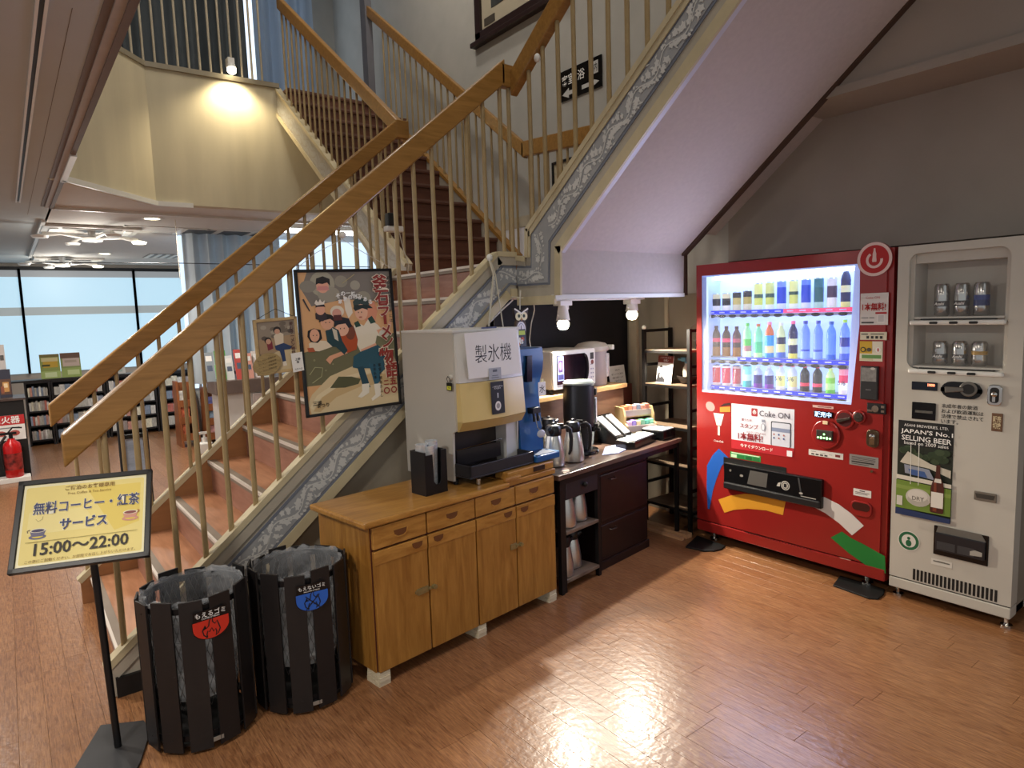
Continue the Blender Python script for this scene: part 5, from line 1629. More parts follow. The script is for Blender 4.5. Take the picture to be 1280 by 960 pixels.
# steel coffee pots
m_potlid = mat('pot_lid_black', '#17161a', rough=.3, var=.05)
pot = thing('coffee_pot', 'pot', 'pot', (0, 0, 0))
B = MB(); B.lathe([(.050, 0), (.060, .006), (.062, .02), (.060, .07), (.052, .13), (.042, .175), (.040, .18)], 24); B.build('body', m_steel, pot, smooth=40)
B = MB(); B.lathe([(.042, .178), (.046, .19), (.046, .222), (.038, .236), (.012, .244), (.012, .252), (.004, .255)], 20); B.cyl((-.02, -.03, .205), (-.035, -.055, .222), .018, .010, 8); B.build('lid', m_potlid, pot, smooth=40)
B = MB(); B.tube([(.040, .0, .218), (.075, .0, .224), (.098, .0, .205), (.103, .0, .15), (.098, .0, .085), (.088, .0, .06)], [.010, .011, .012, .012, .010, .007], 8); B.build('handle', m_potlid, pot, smooth=50)
B = MB(); B.cyl((.02, 0, .238), (.058, 0, .236), .008, n=8); B.build('thumb_lever', m_potlid, pot, smooth=50)
for k, (u_, v_, z, rz, sc, lb) in enumerate((
        (.125, .165, ZT, -.5, 1.0, 'steel coffee pot nearest the table corner, beside the blue dispenser'),
        (.285, .150, ZT, -.55, 1.0, 'steel coffee pot right of the corner pot, before the black brewer'),
        (.135, .34, ZT, 2.3, 1.0, 'steel coffee pot behind the corner pot on the table'),
        (.285, .335, ZT, 2.0, 1.0, 'steel coffee pot behind the right-hand pot on the table'),
        (.105, .075, .346, 1.9, .95, 'left steel pot on the upper shelf of the black rack'),
        (.245, .10, .346, 1.2, .95, 'right steel pot on the upper shelf of the black rack'),
        (.075, .075, .070, 1.9, .95, 'left steel pot on the bottom shelf of the black rack'),
        (.205, .12, .070, 1.2, .95, 'right steel pot on the bottom shelf of the black rack'))):
    o = place(pot, k, CT.p(u_, v_, z), rz, lb, 'steel coffee pots')
    o.scale = (sc, sc, sc)

# black coffee brewer
V = thing('coffee_brewer', 'tall round black coffee brewer with a grey lid on the side table', 'coffee maker', CT.p(.50, .27, ZT), CT.a)
c0 = CT.p(.50, .27, ZT)
B = MB(); B.lathe([(.116, 0), (.120, .008), (.116, .022), (.08, .03)], 28, c0); B.build('base', m_blackgloss, V, smooth=40)
B = MB(); B.lathe([(.070, .028), (.074, .05), (.080, .15), (.082, .17)], 28, c0); B.build('stem', m_black, V, smooth=40)
B = MB(); B.lathe([(.088, .165), (.097, .172), (.099, .20), (.098, .425), (.092, .432)], 32, c0); bd = B.build('body', mat('brewer_black', '#161519', rough=.38, var=.05), V, smooth=40)
B = MB(); B.lathe([(.094, .430), (.096, .440), (.086, .452), (.05, .456), (.048, .450), (.004, .449)], 28, c0); B.build('lid', mat('brewer_lid', '#8f9894', rough=.3, var=.04), V, smooth=40)
bf = Fr(CT.p(.550, .185, ZT), CT.u+CT.v*.55, (0, 0, 1))
B = MB(); bf.box(B, 0, .055, .19, .34, -.012, .006); B.build('gauge_strip', mat('gauge_grey', '#9aa0ac', rough=.3, var=.4, scale=40), V)
B = MB(); bf.box(B, .0, .06, .36, .40, -.01, .008); bf.box(B, -.02, .05, .165, .185, -.01, .02); B.build('switch_block', m_black, V, bevel=.003)
B = MB(); B.cyl(CT.p(.54, .19, ZT+.135), CT.p(.54, .19, ZT+.18), .014, n=10); B.cyl(CT.p(.54, .19, ZT+.15), CT.p(.555, .15, ZT+.15), .009, n=8); B.build('tap', m_black, V, smooth=40)
# tea towel
B = MB(); B.prism([(.60, .05), (.80, .09), (.93, .19), (.70, .22), (.50, .10)], .001, .005, lambda s, t, d: CT.p(s, t, ZT+d))
tag(B.build('cloth', mat('blue_white_cloth', '#a9b2d6', rough=.8, var=.08, scale=20)), 'pale blue cloth lying under the brewer at the table edge', 'cloth')
B = MB(); B.prism([(.0, -.005), (.05, -.008), (.085, .03), (.03, .035)], .001, .006, lambda s, t, d: CT.p(s, t, ZT+d))
tag(B.build('folded_tissue', mat('tissue', '#d9c9b4', rough=.8, var=.05)), 'small folded tissue on the left corner of the dark table', 'tissue')
# patterned cup stack
c0 = CT.p(.725, .37, ZT)
t = thing('paper_cup_stack', 'stack of green and white patterned paper cups behind the stirrer boxes', 'cups', c0)
for k in range(5):
    B = MB(); B.lathe([(.030, .018*k), (.039, .10+.018*k), (.0405, .102+.018*k), (.037, .102+.018*k), (.028, .01+.018*k)], 18, c0)
    B.build('paper_cup', mat('leafy_paper', '#cfdccb', rough=.6, var=.35, scale=38), t, smooth=40)
# sloping stirrer boxes
for k in range(2):
    u_ = .80+.105*k
    t = thing('stirrer_box', ['left', 'right'][k]+' sloping black box with white paper strips, right of the black brewer', 'box', CT.p(u_, .26, ZT), CT.a, 'sloping stirrer boxes')
    pr = [(.43, 0), (.43, .165), (.39, .175), (.205, .048), (.205, 0)]
    B = MB(); B.prism(pr, 0, .095, lambda s, t_, d: CT.p(u_+d, s, ZT+t_)); B.build('box', m_blackgloss, t, bevel=.003)
    B = MB(); B.prism([(.37, .1625), (.22, .0595), (.222, .066), (.368, .170)], .015, .078, lambda s, t_, d: CT.p(u_+d, s, ZT+t_)); B.build('paper_strips', mat('white_strips', '#e8e8ec', rough=.5, var=.1, scale=60, stretch=(6, 1, 1)), t)
# flat white-topped tray, black box
t = thing('serving_tray', 'flat black tray with a white top and glass ends on the table', 'tray', CT.p(.95, .15, ZT), CT.a)
B = MB(); B.prism([(.72, .075), (.76, .035), (1.07, .07), (1.09, .19), (.74, .17)], .002, .048, lambda s, t_, d: CT.p(s, t_, ZT+d)); B.build('tray_base', m_blackgloss, t, bevel=.003)
B = MB(); B.prism([(.735, .08), (.77, .047), (1.055, .08), (1.075, .175), (.75, .16)], .048, .053, lambda s, t_, d: CT.p(s, t_, ZT+d)); B.build('tray_top', m_white, t)
B = MB()
for k in range(3):
    B.cyl(CT.p(.80+.07*k, .10+.01*k, ZT+.053), CT.p(.80+.07*k, .10+.01*k, ZT+.075), .020, .022, 14)
B.build('glass_lids', mat('glass_lid', '#c9d4d8', rough=.08, var=0, alpha=.45), t, smooth=40)
t = thing('black_case', 'flat black box with a white top at the right end of the dark table', 'box', CT.p(1.17, .15, ZT), CT.a)
MB().box(1.095, 1.25, .03, .20, .680, .745, 0, CT.T).build('box', m_blackgloss, t, bevel=.003)
MB().box(1.10, 1.245, .04, .195, .745, .750, 0, CT.T).build('top_sheet', m_white, t)

# wooden shelf box behind the table, with the microwave and the hot-water pot
V = thing('shelf_unit', 'plain brown shelf unit behind the table carrying the microwave', 'shelf unit', CT.p(.8, .62, 0), CT.a)
m_shelfbrown = wood('shelf_brown', '#6e4f3c', '#8c6a52', stretch=(1.5, 1.5, 8), scale=2, rough=.5)
m_pine = wood('pine_edge', '#c49a66', '#dcb886', stretch=(1.2, 10, 10), scale=3, rough=.45)
MB().box(.24, 1.27, .46, .80, 0, 1.0, 0, CT.T).build('carcass', m_shelfbrown, V)
MB().box(.22, 1.29, .44, .81, 1.0, 1.030, 0, CT.T).build('top_board', m_pine, V, bevel=.003)
t = thing('microwave_oven', 'white microwave oven with a dark door under the left nook lamp', 'microwave', CT.p(.70, .62, 1.03), CT.a)
U0, U1, MZ0, MZ1 = .475, .925, 1.062, 1.308
MB().box(U0, U1, .47, .80, MZ0, MZ1, 0, CT.T).build('body', mat('oven_white', '#bfbab3', rough=.4, var=.02), t, bevel=.008)
MF = CT.front(.47)
B = MB(); MF.poly(B, rrect(U0+.002, U1-.002, MZ0, MZ1-.002, .012), 0, .018); dp = B.build('front_frame', m_white, t, bevel=.003)
B = MB(); MF.poly(B, [(U0+.035, MZ0+.030), (U1-.12, MZ0+.030), (U1-.085, MZ0+.06), (U1-.085, MZ1-.06), (U1-.12, MZ1-.028), (U0+.035, MZ1-.028)], .018, .021); B.build('door_glass', mat('oven_glass', '#141018', rough=.12, var=0), dp)
B = MB(); MF.poly(B, band(ell(U1-.13, (MZ0+MZ1)/2, .035, .085, 16, -PI/2, PI/2), .012), .020, .032); B.build('door_handle', mat('oven_handle', '#26222a', rough=.25, var=0), dp)
art('control_panel', MF, [('#2c2c30', [(U1-.058, MZ1-.075), (U1-.018, MZ1-.075), (U1-.018, MZ1-.03), (U1-.058, MZ1-.03)]), ('#7a4038', ell(U1-.035, MZ1-.095, .016, .016))] + [('#8a88a0', ell(U1-.05+.02*i, MZ0+.05+.028*j, .007, .005, 8)) for i in range(2) for j in range(3)] + [('#6a6a70', [(U1-.06, MZ0+.135), (U1-.03, MZ0+.135), (U1-.03, MZ0+.139), (U1-.06, MZ0+.139)])], dp, .0185)
art('door_reflection_sticker', MF, [('#8fa0e8', [(U0+.045, MZ0+.055), (U0+.105, MZ0+.055), (U0+.105, MZ1-.035), (U0+.045, MZ1-.035)]), ('#2b2a5e', [(U0+.048, MZ0+.062), (U0+.102, MZ0+.062), (U0+.102, MZ0+.095), (U0+.048, MZ0+.095)]), ('#3a2a5a', [(U0+.050, MZ0+.11), (U0+.094, MZ0+.11), (U0+.094, MZ1-.06), (U0+.050, MZ1-.06)]), ('#b86ac8', ell(U0+.072, MZ0+.15, .014, .028))], dp, .0215)
for u_, v_ in ((U0+.03, .5), (U1-.03, .5), (U0+.03, .77), (U1-.03, .77)):
    B = MB(); B.cyl(CT.p(u_, v_, 1.03), CT.p(u_, v_, MZ0+.005), .012, n=8); B.build('foot', m_black, t)
c0 = CT.p(1.085, .60, 1.03)
t = thing('hot_water_pot', 'tall white electric hot-water pot right of the microwave', 'water boiler', c0, CT.a)
hp = Loc(c0, 8.9)
B = MB(); B.lathe([(.098, 0), (.106, .01), (.106, .235), (.110, .245)], 26, c0); B.build('body', mat('boiler_grey', '#a09ca4', rough=.35, var=.02), t, smooth=40)
B = MB(); B.lathe([(.112, .243), (.122, .252), (.120, .275), (.095, .298), (.045, .310), (.004, .312)], 26, c0, 0, 1.04, 1.0); B.build('lid', mat('oven_white', '#bfbab3', rough=.4, var=.02), t, smooth=40)
B = MB(); hf = Fr(hp.p(.03, -.100, 0), hp.u+hp.v*.35, (0, 0, 1)); hf.box(B, 0, .05, .06, .225, -.01, .012); B.build('level_gauge', mat('gauge_white', '#e2e0e6', rough=.25, var=.08, scale=40), t, bevel=.004)
B = MB(); B.box(.06, .09, -.135, -.08, .25, .285, 0, hp.T); B.build('spout', m_white, t, bevel=.006)
# white notice card and red-brown box to its right
rb = thing('low_box', 'dark red-brown box behind the right end of the shelf unit', 'box', CT.p(1.40, .66, 0), CT.a)
MB().box(1.295, 1.52, .55, .78, 0, 1.0, 0, CT.T).build('box', mat('redbrown_box', '#5e2a20', rough=.5, var=.1), rb, bevel=.004)
nf = Fr(CT.p(1.275, .575, 1.001), CT.u, (0, .16, 1))
B = MB(); nf.box(B, 0, .205, 0, .145, -.003, 0); nt_ = tag(B.build('notice_card', m_paper), 'white notice card propped up between the water pot and the rack', 'notice')
text('お知らせ', nf, .11, .112, flat('#4a3a34'), nt_, w=.06, d=.0008)
for k, ln in enumerate(('電子レンジのご使用は', '順番にお願いします', 'ご協力下さい')):
    text(ln, nf, .105, .082-.026*k, flat('#5a504c'), nt_, w=[.15, .14, .10][k], d=.0008)

# sugar rack: pale wooden two-tier stand with sachets
c0 = CT.p(1.06, .34, ZT)
sg = Loc(c0, -16)
t = thing('sachet_stand', 'pale wooden two-tier stand filled with colourful sachets on the dark table', 'stand', c0, CT.a)
m_birch = wood('birch', '#a98d62', '#bfa77c', stretch=(8, 8, 1.2), scale=3, rough=.5)
SW = .24
for u_ in (0, SW-.012):
    B = MB(); B.prism([(-.075, 0), (-.075, .085), (-.05, .10), (-.045, .15), (-.02, .205), (.085, .205), (.085, 0)], 0, .012, lambda s, t_, d: sg.p(u_+d, s, t_)); B.build('side_board', m_birch, t)
MB().box(.012, SW-.012, -.075, .08, .035, .045, 0, sg.T).build('tier', m_birch, t)
MB().box(.012, SW-.012, -.02, .08, .135, .145, 0, sg.T).build('tier', m_birch, t)
MB().box(.012, SW-.012, -.078, -.070, .045, .085, 0, sg.T).build('front_lip', mat('lip_grey', '#a89c98', rough=.5, var=.03), t)
MB().box(.012, SW-.012, -.025, -.017, .145, .185, 0, sg.T).build('front_lip', mat('lip_grey', '#a89c98', rough=.5, var=.03), t)
MB().box(.012, SW-.012, .077, .085, 0, .2, 0, sg.T).build('back_board', m_birch, t)
cols2 = ['#d98a5a', '#e0a07a', '#d8b0a8', '#8fa0b8', '#e0a890', '#c98a78']
cols1 = ['#b89ac0', '#8a78c8', '#c8b890', '#6fa890', '#58a898', '#7ac0a8']
SL = ['orange', 'peach', 'pink', 'blue-grey', 'salmon', 'rose', 'mauve', 'violet', 'straw', 'sage green', 'sea green', 'mint']
for r_, (cs, v_, z0) in enumerate(((cols2, -.012, .1455), (cols1, -.064, .0455))):
    for k, hx in enumerate(cs):
        u0_ = .016+(SW-.032)*k/6
        B = MB(); B.box(u0_, u0_+(SW-.032)/6-.003, v_, v_+.05, z0, z0+.068+.006*(k % 2), 0, sg.T)
        o = tag(B.build('sachet_bundle', mat('sachet_'+hx[1:], hx, rough=.5, var=.15, scale=50), None, bevel=.003), '%s bundle of sachets in the %s tier of the wooden stand' % (SL[r_*6+k], ['upper', 'lower'][r_]), 'sachets', 'sachet bundles')

# ================================================================ black shelving rack left of the red machine
V = thing('shelf_rack', 'tall black metal rack with brown shelves left of the red machine', 'rack', (3.79, 2.98, 0))
RX0, RX1, RY0, RY1, RZ = 3.635, 3.925, 2.79, 3.185, 1.415
for x in (RX0, RX1):
    for y in (RY0, RY1):
        MB().box(x-.012, x+.012, y-.012, y+.012, .03 if x < 3.7 and 0 else 0, RZ).build('post', m_darkmetal, V)
for y in (RY0, RY1):
    for z in (RZ-.012, 1.16, .86, .60, .30, .14):
        MB().box(RX0+.012, RX1-.012, y-.008, y+.008, z-.010, z+.010).build('side_bar', m_darkmetal, V)
m_rsh = wood('rack_board', '#5e4c3c', '#8a7560', stretch=(10, 1.2, 10), scale=3, rough=.45)
for z in (1.27, 1.03, .74, .47, .17):
    MB().box(RX0-.008, RX1, RY0+.013, RY1-.013, z-.016, z).build('shelf', m_rsh, V)
    MB().box(RX0-.010, RX0+.004, RY0+.012, RY1-.012, z-.022, z-.004).build('shelf_bar', m_darkmetal, V)
B = MB(); B.ball((RX0, RY1, RZ+.012), .016); B.build('post_cap', m_white, V, smooth=60)
# notice with portrait on the rack
pfm = Fr((3.70, 3.135, 1.031), (-.15, -1, 0), (.18, 0, 1))
s1, t1 = .155, .195
B = MB(); pfm.box(B, 0, s1, 0, t1, -.004, 0); pn = tag(B.build('portrait_notice', m_paper), 'notice with a red header and a drawn man in a suit on the rack', 'notice')
art('notice_print', pfm, [('#7a2a20', [(0, .145), (s1, .145), (s1, t1), (0, t1)]), ('#2a2426', ell(.04, .108, .017, .016)), ('#e6d8c8', ell(.04, .098, .013, .014)), ('#2a2a2e', [(.0, .005), (.09, .005), (.085, .03), (.06, .045), (.055, .075), (.02, .075), (.01, .05)]), ('#e8e6e2', [(.035, .04), (.047, .04), (.045, .075), (.036, .075)])] + [('#7a7470', [(.075, .125-.014*k), (.145, .125-.014*k), (.145, .121-.014*k), (.075, .121-.014*k)]) for k in range(4)], pn, .0006)
text('このラックについて', pfm, s1*.5, .180, m_white_print, pn, w=.11, d=.003)
text('お願い', pfm, s1*.55, .160, m_white_print, pn, w=.05, d=.003)
# pot plant bowl with a blue watering bottle
t = thing('bowl', 'dark round bowl on the rack beside the portrait notice', 'bowl', (3.76, 2.90, 1.03))
B = MB(); B.lathe([(.03, 0), (.045, .006), (.075, .045), (.078, .055), (.07, .055), (.04, .012)], 20, (3.76, 2.90, 1.03)); B.build('bowl', mat('bowl_dark', '#2e2622', rough=.4, var=.2), t, smooth=40)
t = thing('spray_bottle', 'clear bottle with a blue spray head standing in the dark bowl', 'bottle', (3.76, 2.90, 1.06))
B = MB(); B.lathe([(.022, .0), (.026, .01), (.026, .09), (.012, .115), (.012, .125)], 14, (3.76, 2.91, 1.047)); B.build('bottle', mat('bottle_clear', '#b9b6a8', rough=.2, var=.1), t, smooth=40)
B = MB(); B.cyl((3.76, 2.91, 1.17), (3.76, 2.91, 1.20), .014, n=10); B.box(3.735, 3.785, 2.90, 2.94, 1.185, 1.215); B.cyl((3.74, 2.94, 1.20), (3.74, 2.965, 1.20), .008, n=8); B.build('spray_head', mat('spray_blue', '#4f7f92', rough=.4, var=.05), t, smooth=40)
B = MB(); pts = [(3.82, 2.87, 1.03), (3.82, 2.87, 1.18), (3.82, 2.85, 1.26), (3.81, 2.83, 1.31), (3.80, 2.82, 1.34)]
t = thing('desk_fan_guard', 'round wire hoop on a bent stem on the top shelf beside the red machine', 'hoop', (3.82, 2.86, 1.27))
B = MB(); B.tube([(3.82, 2.88, 1.27), (3.82, 2.87, 1.33)], .005, 6); B.build('stem', m_darkmetal, t)
B = MB(); B.tube([(3.82, 2.87+.06*math.cos(a), 1.385+.06*math.sin(a)) for a in [2*PI*i/20 for i in range(21)]], .003, 6)
for k in range(4):
    a = PI*k/4
    B.tube([(3.82, 2.87-.06*math.cos(a), 1.385-.06*math.sin(a)), (3.82, 2.87+.06*math.cos(a), 1.385+.06*math.sin(a))], .0012, 4)
B.build('wire_hoop', mat('hoop_wire', '#8a8580', rough=.3, metal=.8, var=.1), t)

# ================================================================ nook lamps on a track
TR_ = thing('lamp_track', 'white lighting track along the lower edge of the landing', 'track', (3.0, 3.12, 1.62))
MB().box(2.50, 3.55, 3.10, 3.14, 1.625, 1.6515).build('track', m_trimwhite, TR_)


def bulb_lamp(px, py, Y, lbl, W_, base=True):
    c = on_y(px, py, Y)
    t = thing('spot_lamp', lbl, 'lamp', (c.x, Y, 1.63), 0, 'white spot lamps below the landing')
    B = MB(); B.box(c.x-.05, c.x+.05, Y-.035, Y+.035, 1.595, 1.626); B.box(c.x-.02, c.x+.035, Y-.02, Y+.02, 1.57, 1.596)
    B.build('adapter', m_white, t, bevel=.003)
    B = MB(); B.cyl((c.x, Y, c.z+.115), (c.x, Y, c.z+.022), .028, .044, 18); B.build('socket', m_white, t, smooth=40)
    B = MB(); B.tube([(c.x-.032, Y, c.z+.05), (c.x-.042, Y, c.z+.08), (c.x-.03, Y, 1.585), (c.x, Y, 1.592), (c.x+.03, Y, 1.585), (c.x+.042, Y, c.z+.08), (c.x+.032, Y, c.z+.05)], .004, 6)
    B.ball((c.x-.04, Y, c.z+.05), .009); B.ball((c.x+.04, Y, c.z+.05), .009); B.build('yoke', m_white, t, smooth=50)
    B = MB(); B.lathe([(.004, -.038), (.025, -.033), (.037, -.015), (.039, .005), (.030, .018), (.026, .032)], 18, (c.x, Y, c.z)); B.build('bulb', glow('bulb_glow', '#fff2cf', 14.0), t, smooth=60)
    l = bpy.data.lights.new('bulb_light', 'SPOT'); l.spot_size = 2.15; l.spot_blend = .55; l.energy = W_; l.color = (1, .90, .74); l.shadow_soft_size = .022
    lo = bpy.data.objects.new('bulb_light', l); COL.objects.link(lo); lo.rotation_euler = Vector((0, -.75, -1)).to_track_quat('-Z', 'Y').to_euler(); lo.location = (c.x, Y, c.z-.055); lo.parent = t
    lo.matrix_parent_inverse = WM[t.name].inverted()
    return t


bulb_lamp(704, 405, 3.12, 'left white spot lamp glowing above the microwave', 102)
bulb_lamp(790, 393, 3.12, 'right white spot lamp glowing near the tall black rack', 102)

# ================================================================ free-standing notice in front of the stair foot
m_signblack = mat('sign_black', '#121213', rough=.4, var=.05)
V = thing('notice_stand', 'black floor stand holding a tilted yellow coffee and tea notice at the stair foot', 'sign stand', (.175, 2.82, 0))
P = [floor_at(126, 909), floor_at(180, 903), floor_at(189, 915), floor_at(176, 955), floor_at(165, 975), floor_at(92, 965)]
B = MB(); B.prism([(p.x, p.y) for p in P], .0, .010, lambda s, t, d: Vector((s, t, d)))
B.build('base_plate', mat('base_grey', '#3b3b3d', rough=.4, metal=.3, var=.06), V, bevel=.002)
# board: centre, yaw and lean measured
by, bt = math.radians(-18.3), math.radians(35.0)
e_ = Vector((math.cos(by), math.sin(by), 0))
n0 = Vector((math.sin(by), -math.cos(by), 0))
u_ = Vector((0, 0, 1))*math.cos(bt) - n0*math.sin(bt)
SF = Fr(Vector((.169, 2.74, .884)), e_, u_)
pb = floor_at(148, 936)
B = MB(); B.cyl((pb.x, pb.y, .008), tuple(SF.p(.012, -.03, -.02)), .0125, n=12); B.build('post', m_signblack, V, smooth=40)
W2, H2 = .2105, .166
B = MB()
for a in ((-W2, -W2+.018, -H2, H2), (W2-.018, W2, -H2, H2), (-W2, W2, -H2, -H2+.018), (-W2, W2, H2-.018, H2)):
    SF.box(B, a[0], a[1], a[2], a[3], -.014, .008)
B.build('frame', m_signblack, V, bevel=.002)
B = MB(); SF.box(B, -W2+.01, W2-.01, -H2+.01, H2-.01, -.012, .001); bd = B.build('notice_sheet', mat('cream_sheet', '#f0e8bf', rough=.4, var=.02), V)
B = MB(); SF.box(B, -.04, .06, -.06, .02, -.035, -.012); B.build('tilt_bracket', m_signblack, V)
w_, h_ = W2-.018, H2-.018
n = NM(SF, -w_, w_, -h_, h_)
steam = lambda cx, cy, s: band([n(cx-.02*s, cy), n(cx, cy+.03), n(cx+.03*s, cy+.01), n(cx+.035*s, cy-.03)], .0012)
def cup(cx, cy, c1, c2):
    return [(c1, ell(*n(cx, cy+.055), .026, .009, 20)), ('#e9d24f', ell(*n(cx, cy+.048), .017, .006, 16)),
            (c1, [n(cx-.062, cy-.02), n(cx+.062, cy-.02), n(cx+.045, cy+.05), n(cx-.045, cy+.05)]), ('#f3ead0', ell(*n(cx, cy-.022), .0235, .0075, 18)), (c2, ell(*n(cx, cy-.020), .0195, .0055, 18))]
art('notice_print', SF, [('#f0de8c', rrect(-w_+.008, w_-.008, -h_+.008, h_-.010, .008)), ('#ead26a', [n(.5, .1), n(.95, .1), n(.95, .60), n(.75, .68)]), ('#f3e49c', [n(.06, .35), n(.5, .35), n(.62, .62), n(.06, .62)])]
    + cup(.145, .60, '#6d6a86', '#4a4666') + cup(.875, .50, '#d89a86', '#8a4a48') + [
    ('#7a6a50', band([n(.07, .60), n(.065, .575), n(.085, .565)], .003)), ('#b0604a', band([n(.935, .49), n(.95, .47), n(.935, .455)], .003)),
    ('#8a7a4a', steam(.14, .44, 1)), ('#8a7a4a', steam(.89, .345, 1)), ('#8a7830', [n(.06, .715), n(.94, .715), n(.94, .720), n(.06, .720)])], bd, .0012)
tx = lambda body, a, b, mt, **k: text(body, SF, *n(a, b), mt, bd, **k)
navy, ochre = flat('#3a4470'), flat('#8c6a2a')
halo = flat('#f7f2dc')
tx('ご宿泊のお客様専用', .53, .085, ochre, w=.155, bold=.012, d=.005)
tx('Free Coffee & Tea Service', .53, .155, ochre, w=.135, d=.005)
tx('無料コーヒー・紅茶', .52, .31, halo, w=.333, h=.049, bold=.040, d=.0046)
tx('無料コーヒー・紅茶', .52, .31, navy, w=.330, h=.046, bold=.014, d=.0056)
tx('サービス', .50, .535, halo, w=.150, h=.046, bold=.05, d=.0046)
tx('サービス', .50, .535, navy, w=.145, h=.042, bold=.03, d=.0056)
tx('15:00～22:00', .50, .81, flat('#2f2a22'), w=.285, h=.044, bold=.02, d=.005)
tx('この表にご起動ください。お部屋でお召し上がりいただけます。', .50, .945, ochre, w=.33, d=.005)

# ================================================================ two slatted bins
m_slat = mat('bin_slat', '#1d1a1a', rough=.42, var=.12, scale=9, stretch=(3, 3, 1))
m_bag = mat('bin_bag', '#cfd2d6', rough=.18, var=.2, scale=14, alpha=.24, bump=.9, dist=.03, spec=1.0)
m_mesh = mat('bin_mesh', '#6a6866', rough=.4, metal=.6, var=.1)


def bin_(c, lbl, head, sub, hx, ang0, crossed, hang):
    t = thing('slatted_bin', lbl, 'bin', (c[0], c[1], 0), 0, 'round slatted waste bins')
    R, H, N_ = .193, .575, 12
    rn = random.Random(int(c[0]*100))
    ct = Vector((c[0], c[1], 0))
    for k in range(N_):
        a = ang0+2*PI*k/N_
        d = Vector((math.cos(a), math.sin(a), 0))
        e = Vector((-d.y, d.x, 0))
        F_ = Fr(ct+d*(R-.008), e, (0, 0, 1))
        hh = H+rn.uniform(-.012, .012)
        B = MB(); F_.box(B, -.0385, .0385, .012+rn.uniform(0, .008), hh, 0, .008)
        for z in (.06, hh-.04):
            F_.poly(B, ell(0, z, .004, .004, 8), .008, .0095)
        B.build('slat', m_slat, t, bevel=.0015)
    for z in (.05, .53):
        B = MB(); B.lathe([(R-.022, z), (R-.009, z), (R-.009, z+.022), (R-.022, z+.022)], 36, c+(0,), ring=True); B.build('hoop', mat('hoop_black', '#17171a', rough=.4, metal=.5, var=.05), t, smooth=40)
    B = MB(); B.lathe([(.002, .025), (R-.02, .025), (R-.02, .035), (.002, .035)], 28, c+(0,)); B.build('base', m_black, t)
    # wire basket inside
    B = MB()
    rr = R-.028
    for k in range(44):
        for sg in (1, -1):
            a0 = 2*PI*k/44
            pts = []
            for j in range(5):
                a = a0+sg*j*.19
                pts.append((c[0]+rr*math.cos(a), c[1]+rr*math.sin(a), .16+.38*j/4))
            B.tube(pts, .0011, 3)
    stuff(B.build('wire_basket', m_mesh, t))
    # clear liner bag, folded over the hoop
    prof = [(R-.04, .40), (R-.038, .46), (R-.034, .52), (R-.026, .562), (R-.016, .57), (R-.013, .53)]
    vs, fs = [], []
    M_ = 40
    for j, (r, z) in enumerate(prof):
        for i in range(M_):
            a = 2*PI*i/M_
            w = rn.uniform(-.012, .012) if 0 < j < 5 else rn.uniform(-.004, .004)
            vs.append((c[0]+(r+min(w, .004))*math.cos(a), c[1]+(r+min(w, .004))*math.sin(a), z+(rn.uniform(-.015, .012) if j >= 3 else 0)))
    for j in range(len(prof)-1):
        fs += [(j*M_+i, j*M_+(i+1) % M_, (j+1)*M_+(i+1) % M_, (j+1)*M_+i) for i in range(M_)]
    B = MB(); B.add(vs, fs); B.build('liner_bag', m_bag, t, smooth=70)
    B = MB(); B.lathe([(.004, .17), (R-.06, .175), (R-.042, .22), (R-.040, .41)], 36, c+(0,)); B.f.pop(); B.m.pop()
    B.build('liner_body', mat('liner_body', '#d6d8da', rough=.25, var=.3, scale=16, bump=.8, dist=.03, alpha=.42), t, smooth=60)
    # plates
    d = Vector((math.cos(hang), math.sin(hang), 0))
    F_ = Fr(ct+d*(R+.0025), Vector((-d.y, d.x, 0)), (0, 0, 1))
    zt = .535
    B = MB(); F_.poly(B, [(-.058, zt-.035), (.058, zt-.035), (.058, zt), (-.058, zt)], -.001, .0015)
    pl = B.build('name_plate', m_blackgloss, t)
    text(head, F_, 0, zt-.014, m_white_print, pl, w=.104, d=.0022, bold=.006)
    text(sub, F_, 0, zt-.029, m_white_print, pl, w=.062, d=.0022)
    badge = [(-.062, zt-.037), (.062, zt-.037)] + [(x, y) for x, y in ell(0, zt-.062, .062, .046, 14, 0, -PI)]
    B = MB(); F_.poly(B, badge, -.001, .0018); bg = B.build('badge', mat('badge_'+hx[1:], hx, rough=.3, var=0), t)
    B = MB(); F_.poly(B, [(x*1.03, y+(.001 if i < 2 else -.0025)) for i, (x, y) in enumerate(badge)], -.0015, .0008); B.build('badge_rim', m_blackgloss, t)
    fz = zt-.098
    flame = [(-.012, 0), (-.021, .010), (-.024, .024), (-.016, .038), (-.014, .028), (-.007, .034), (-.004, .050), (.004, .058), (.004, .044), (.010, .036), (.016, .044), (.020, .030), (.023, .018), (.018, .006), (.010, 0), (.013, .010), (.011, .020), (.005, .014), (.001, .026), (-.006, .016), (-.010, .020), (-.013, .010)]
    B = MB(); F_.shape(B, band([(x*1.3, fz-.004+y*1.22) for x, y in flame+flame[:1]], .0042), .0026)
    if crossed:
        F_.shape(B, band([(-.026, fz-.004), (.028, fz+.050)], .004), .0028); F_.shape(B, band([(-.026, fz+.050), (.028, fz-.004)], .004), .0030)
    B.build('flame_print', m_ink, bg)
    d2 = Vector((math.cos(hang-.03), math.sin(hang-.03), 0))
    F_ = Fr(ct+d2*(R+.001), Vector((-d2.y, d2.x, 0)), (0, 0, 1))
    B = MB(); F_.box(B, -.018, .018, .035, .050, 0, .0022); B.build('maker_tag', mat('tag_silver', '#a39e94', rough=.35, metal=.5, var=.1), t)
    return t


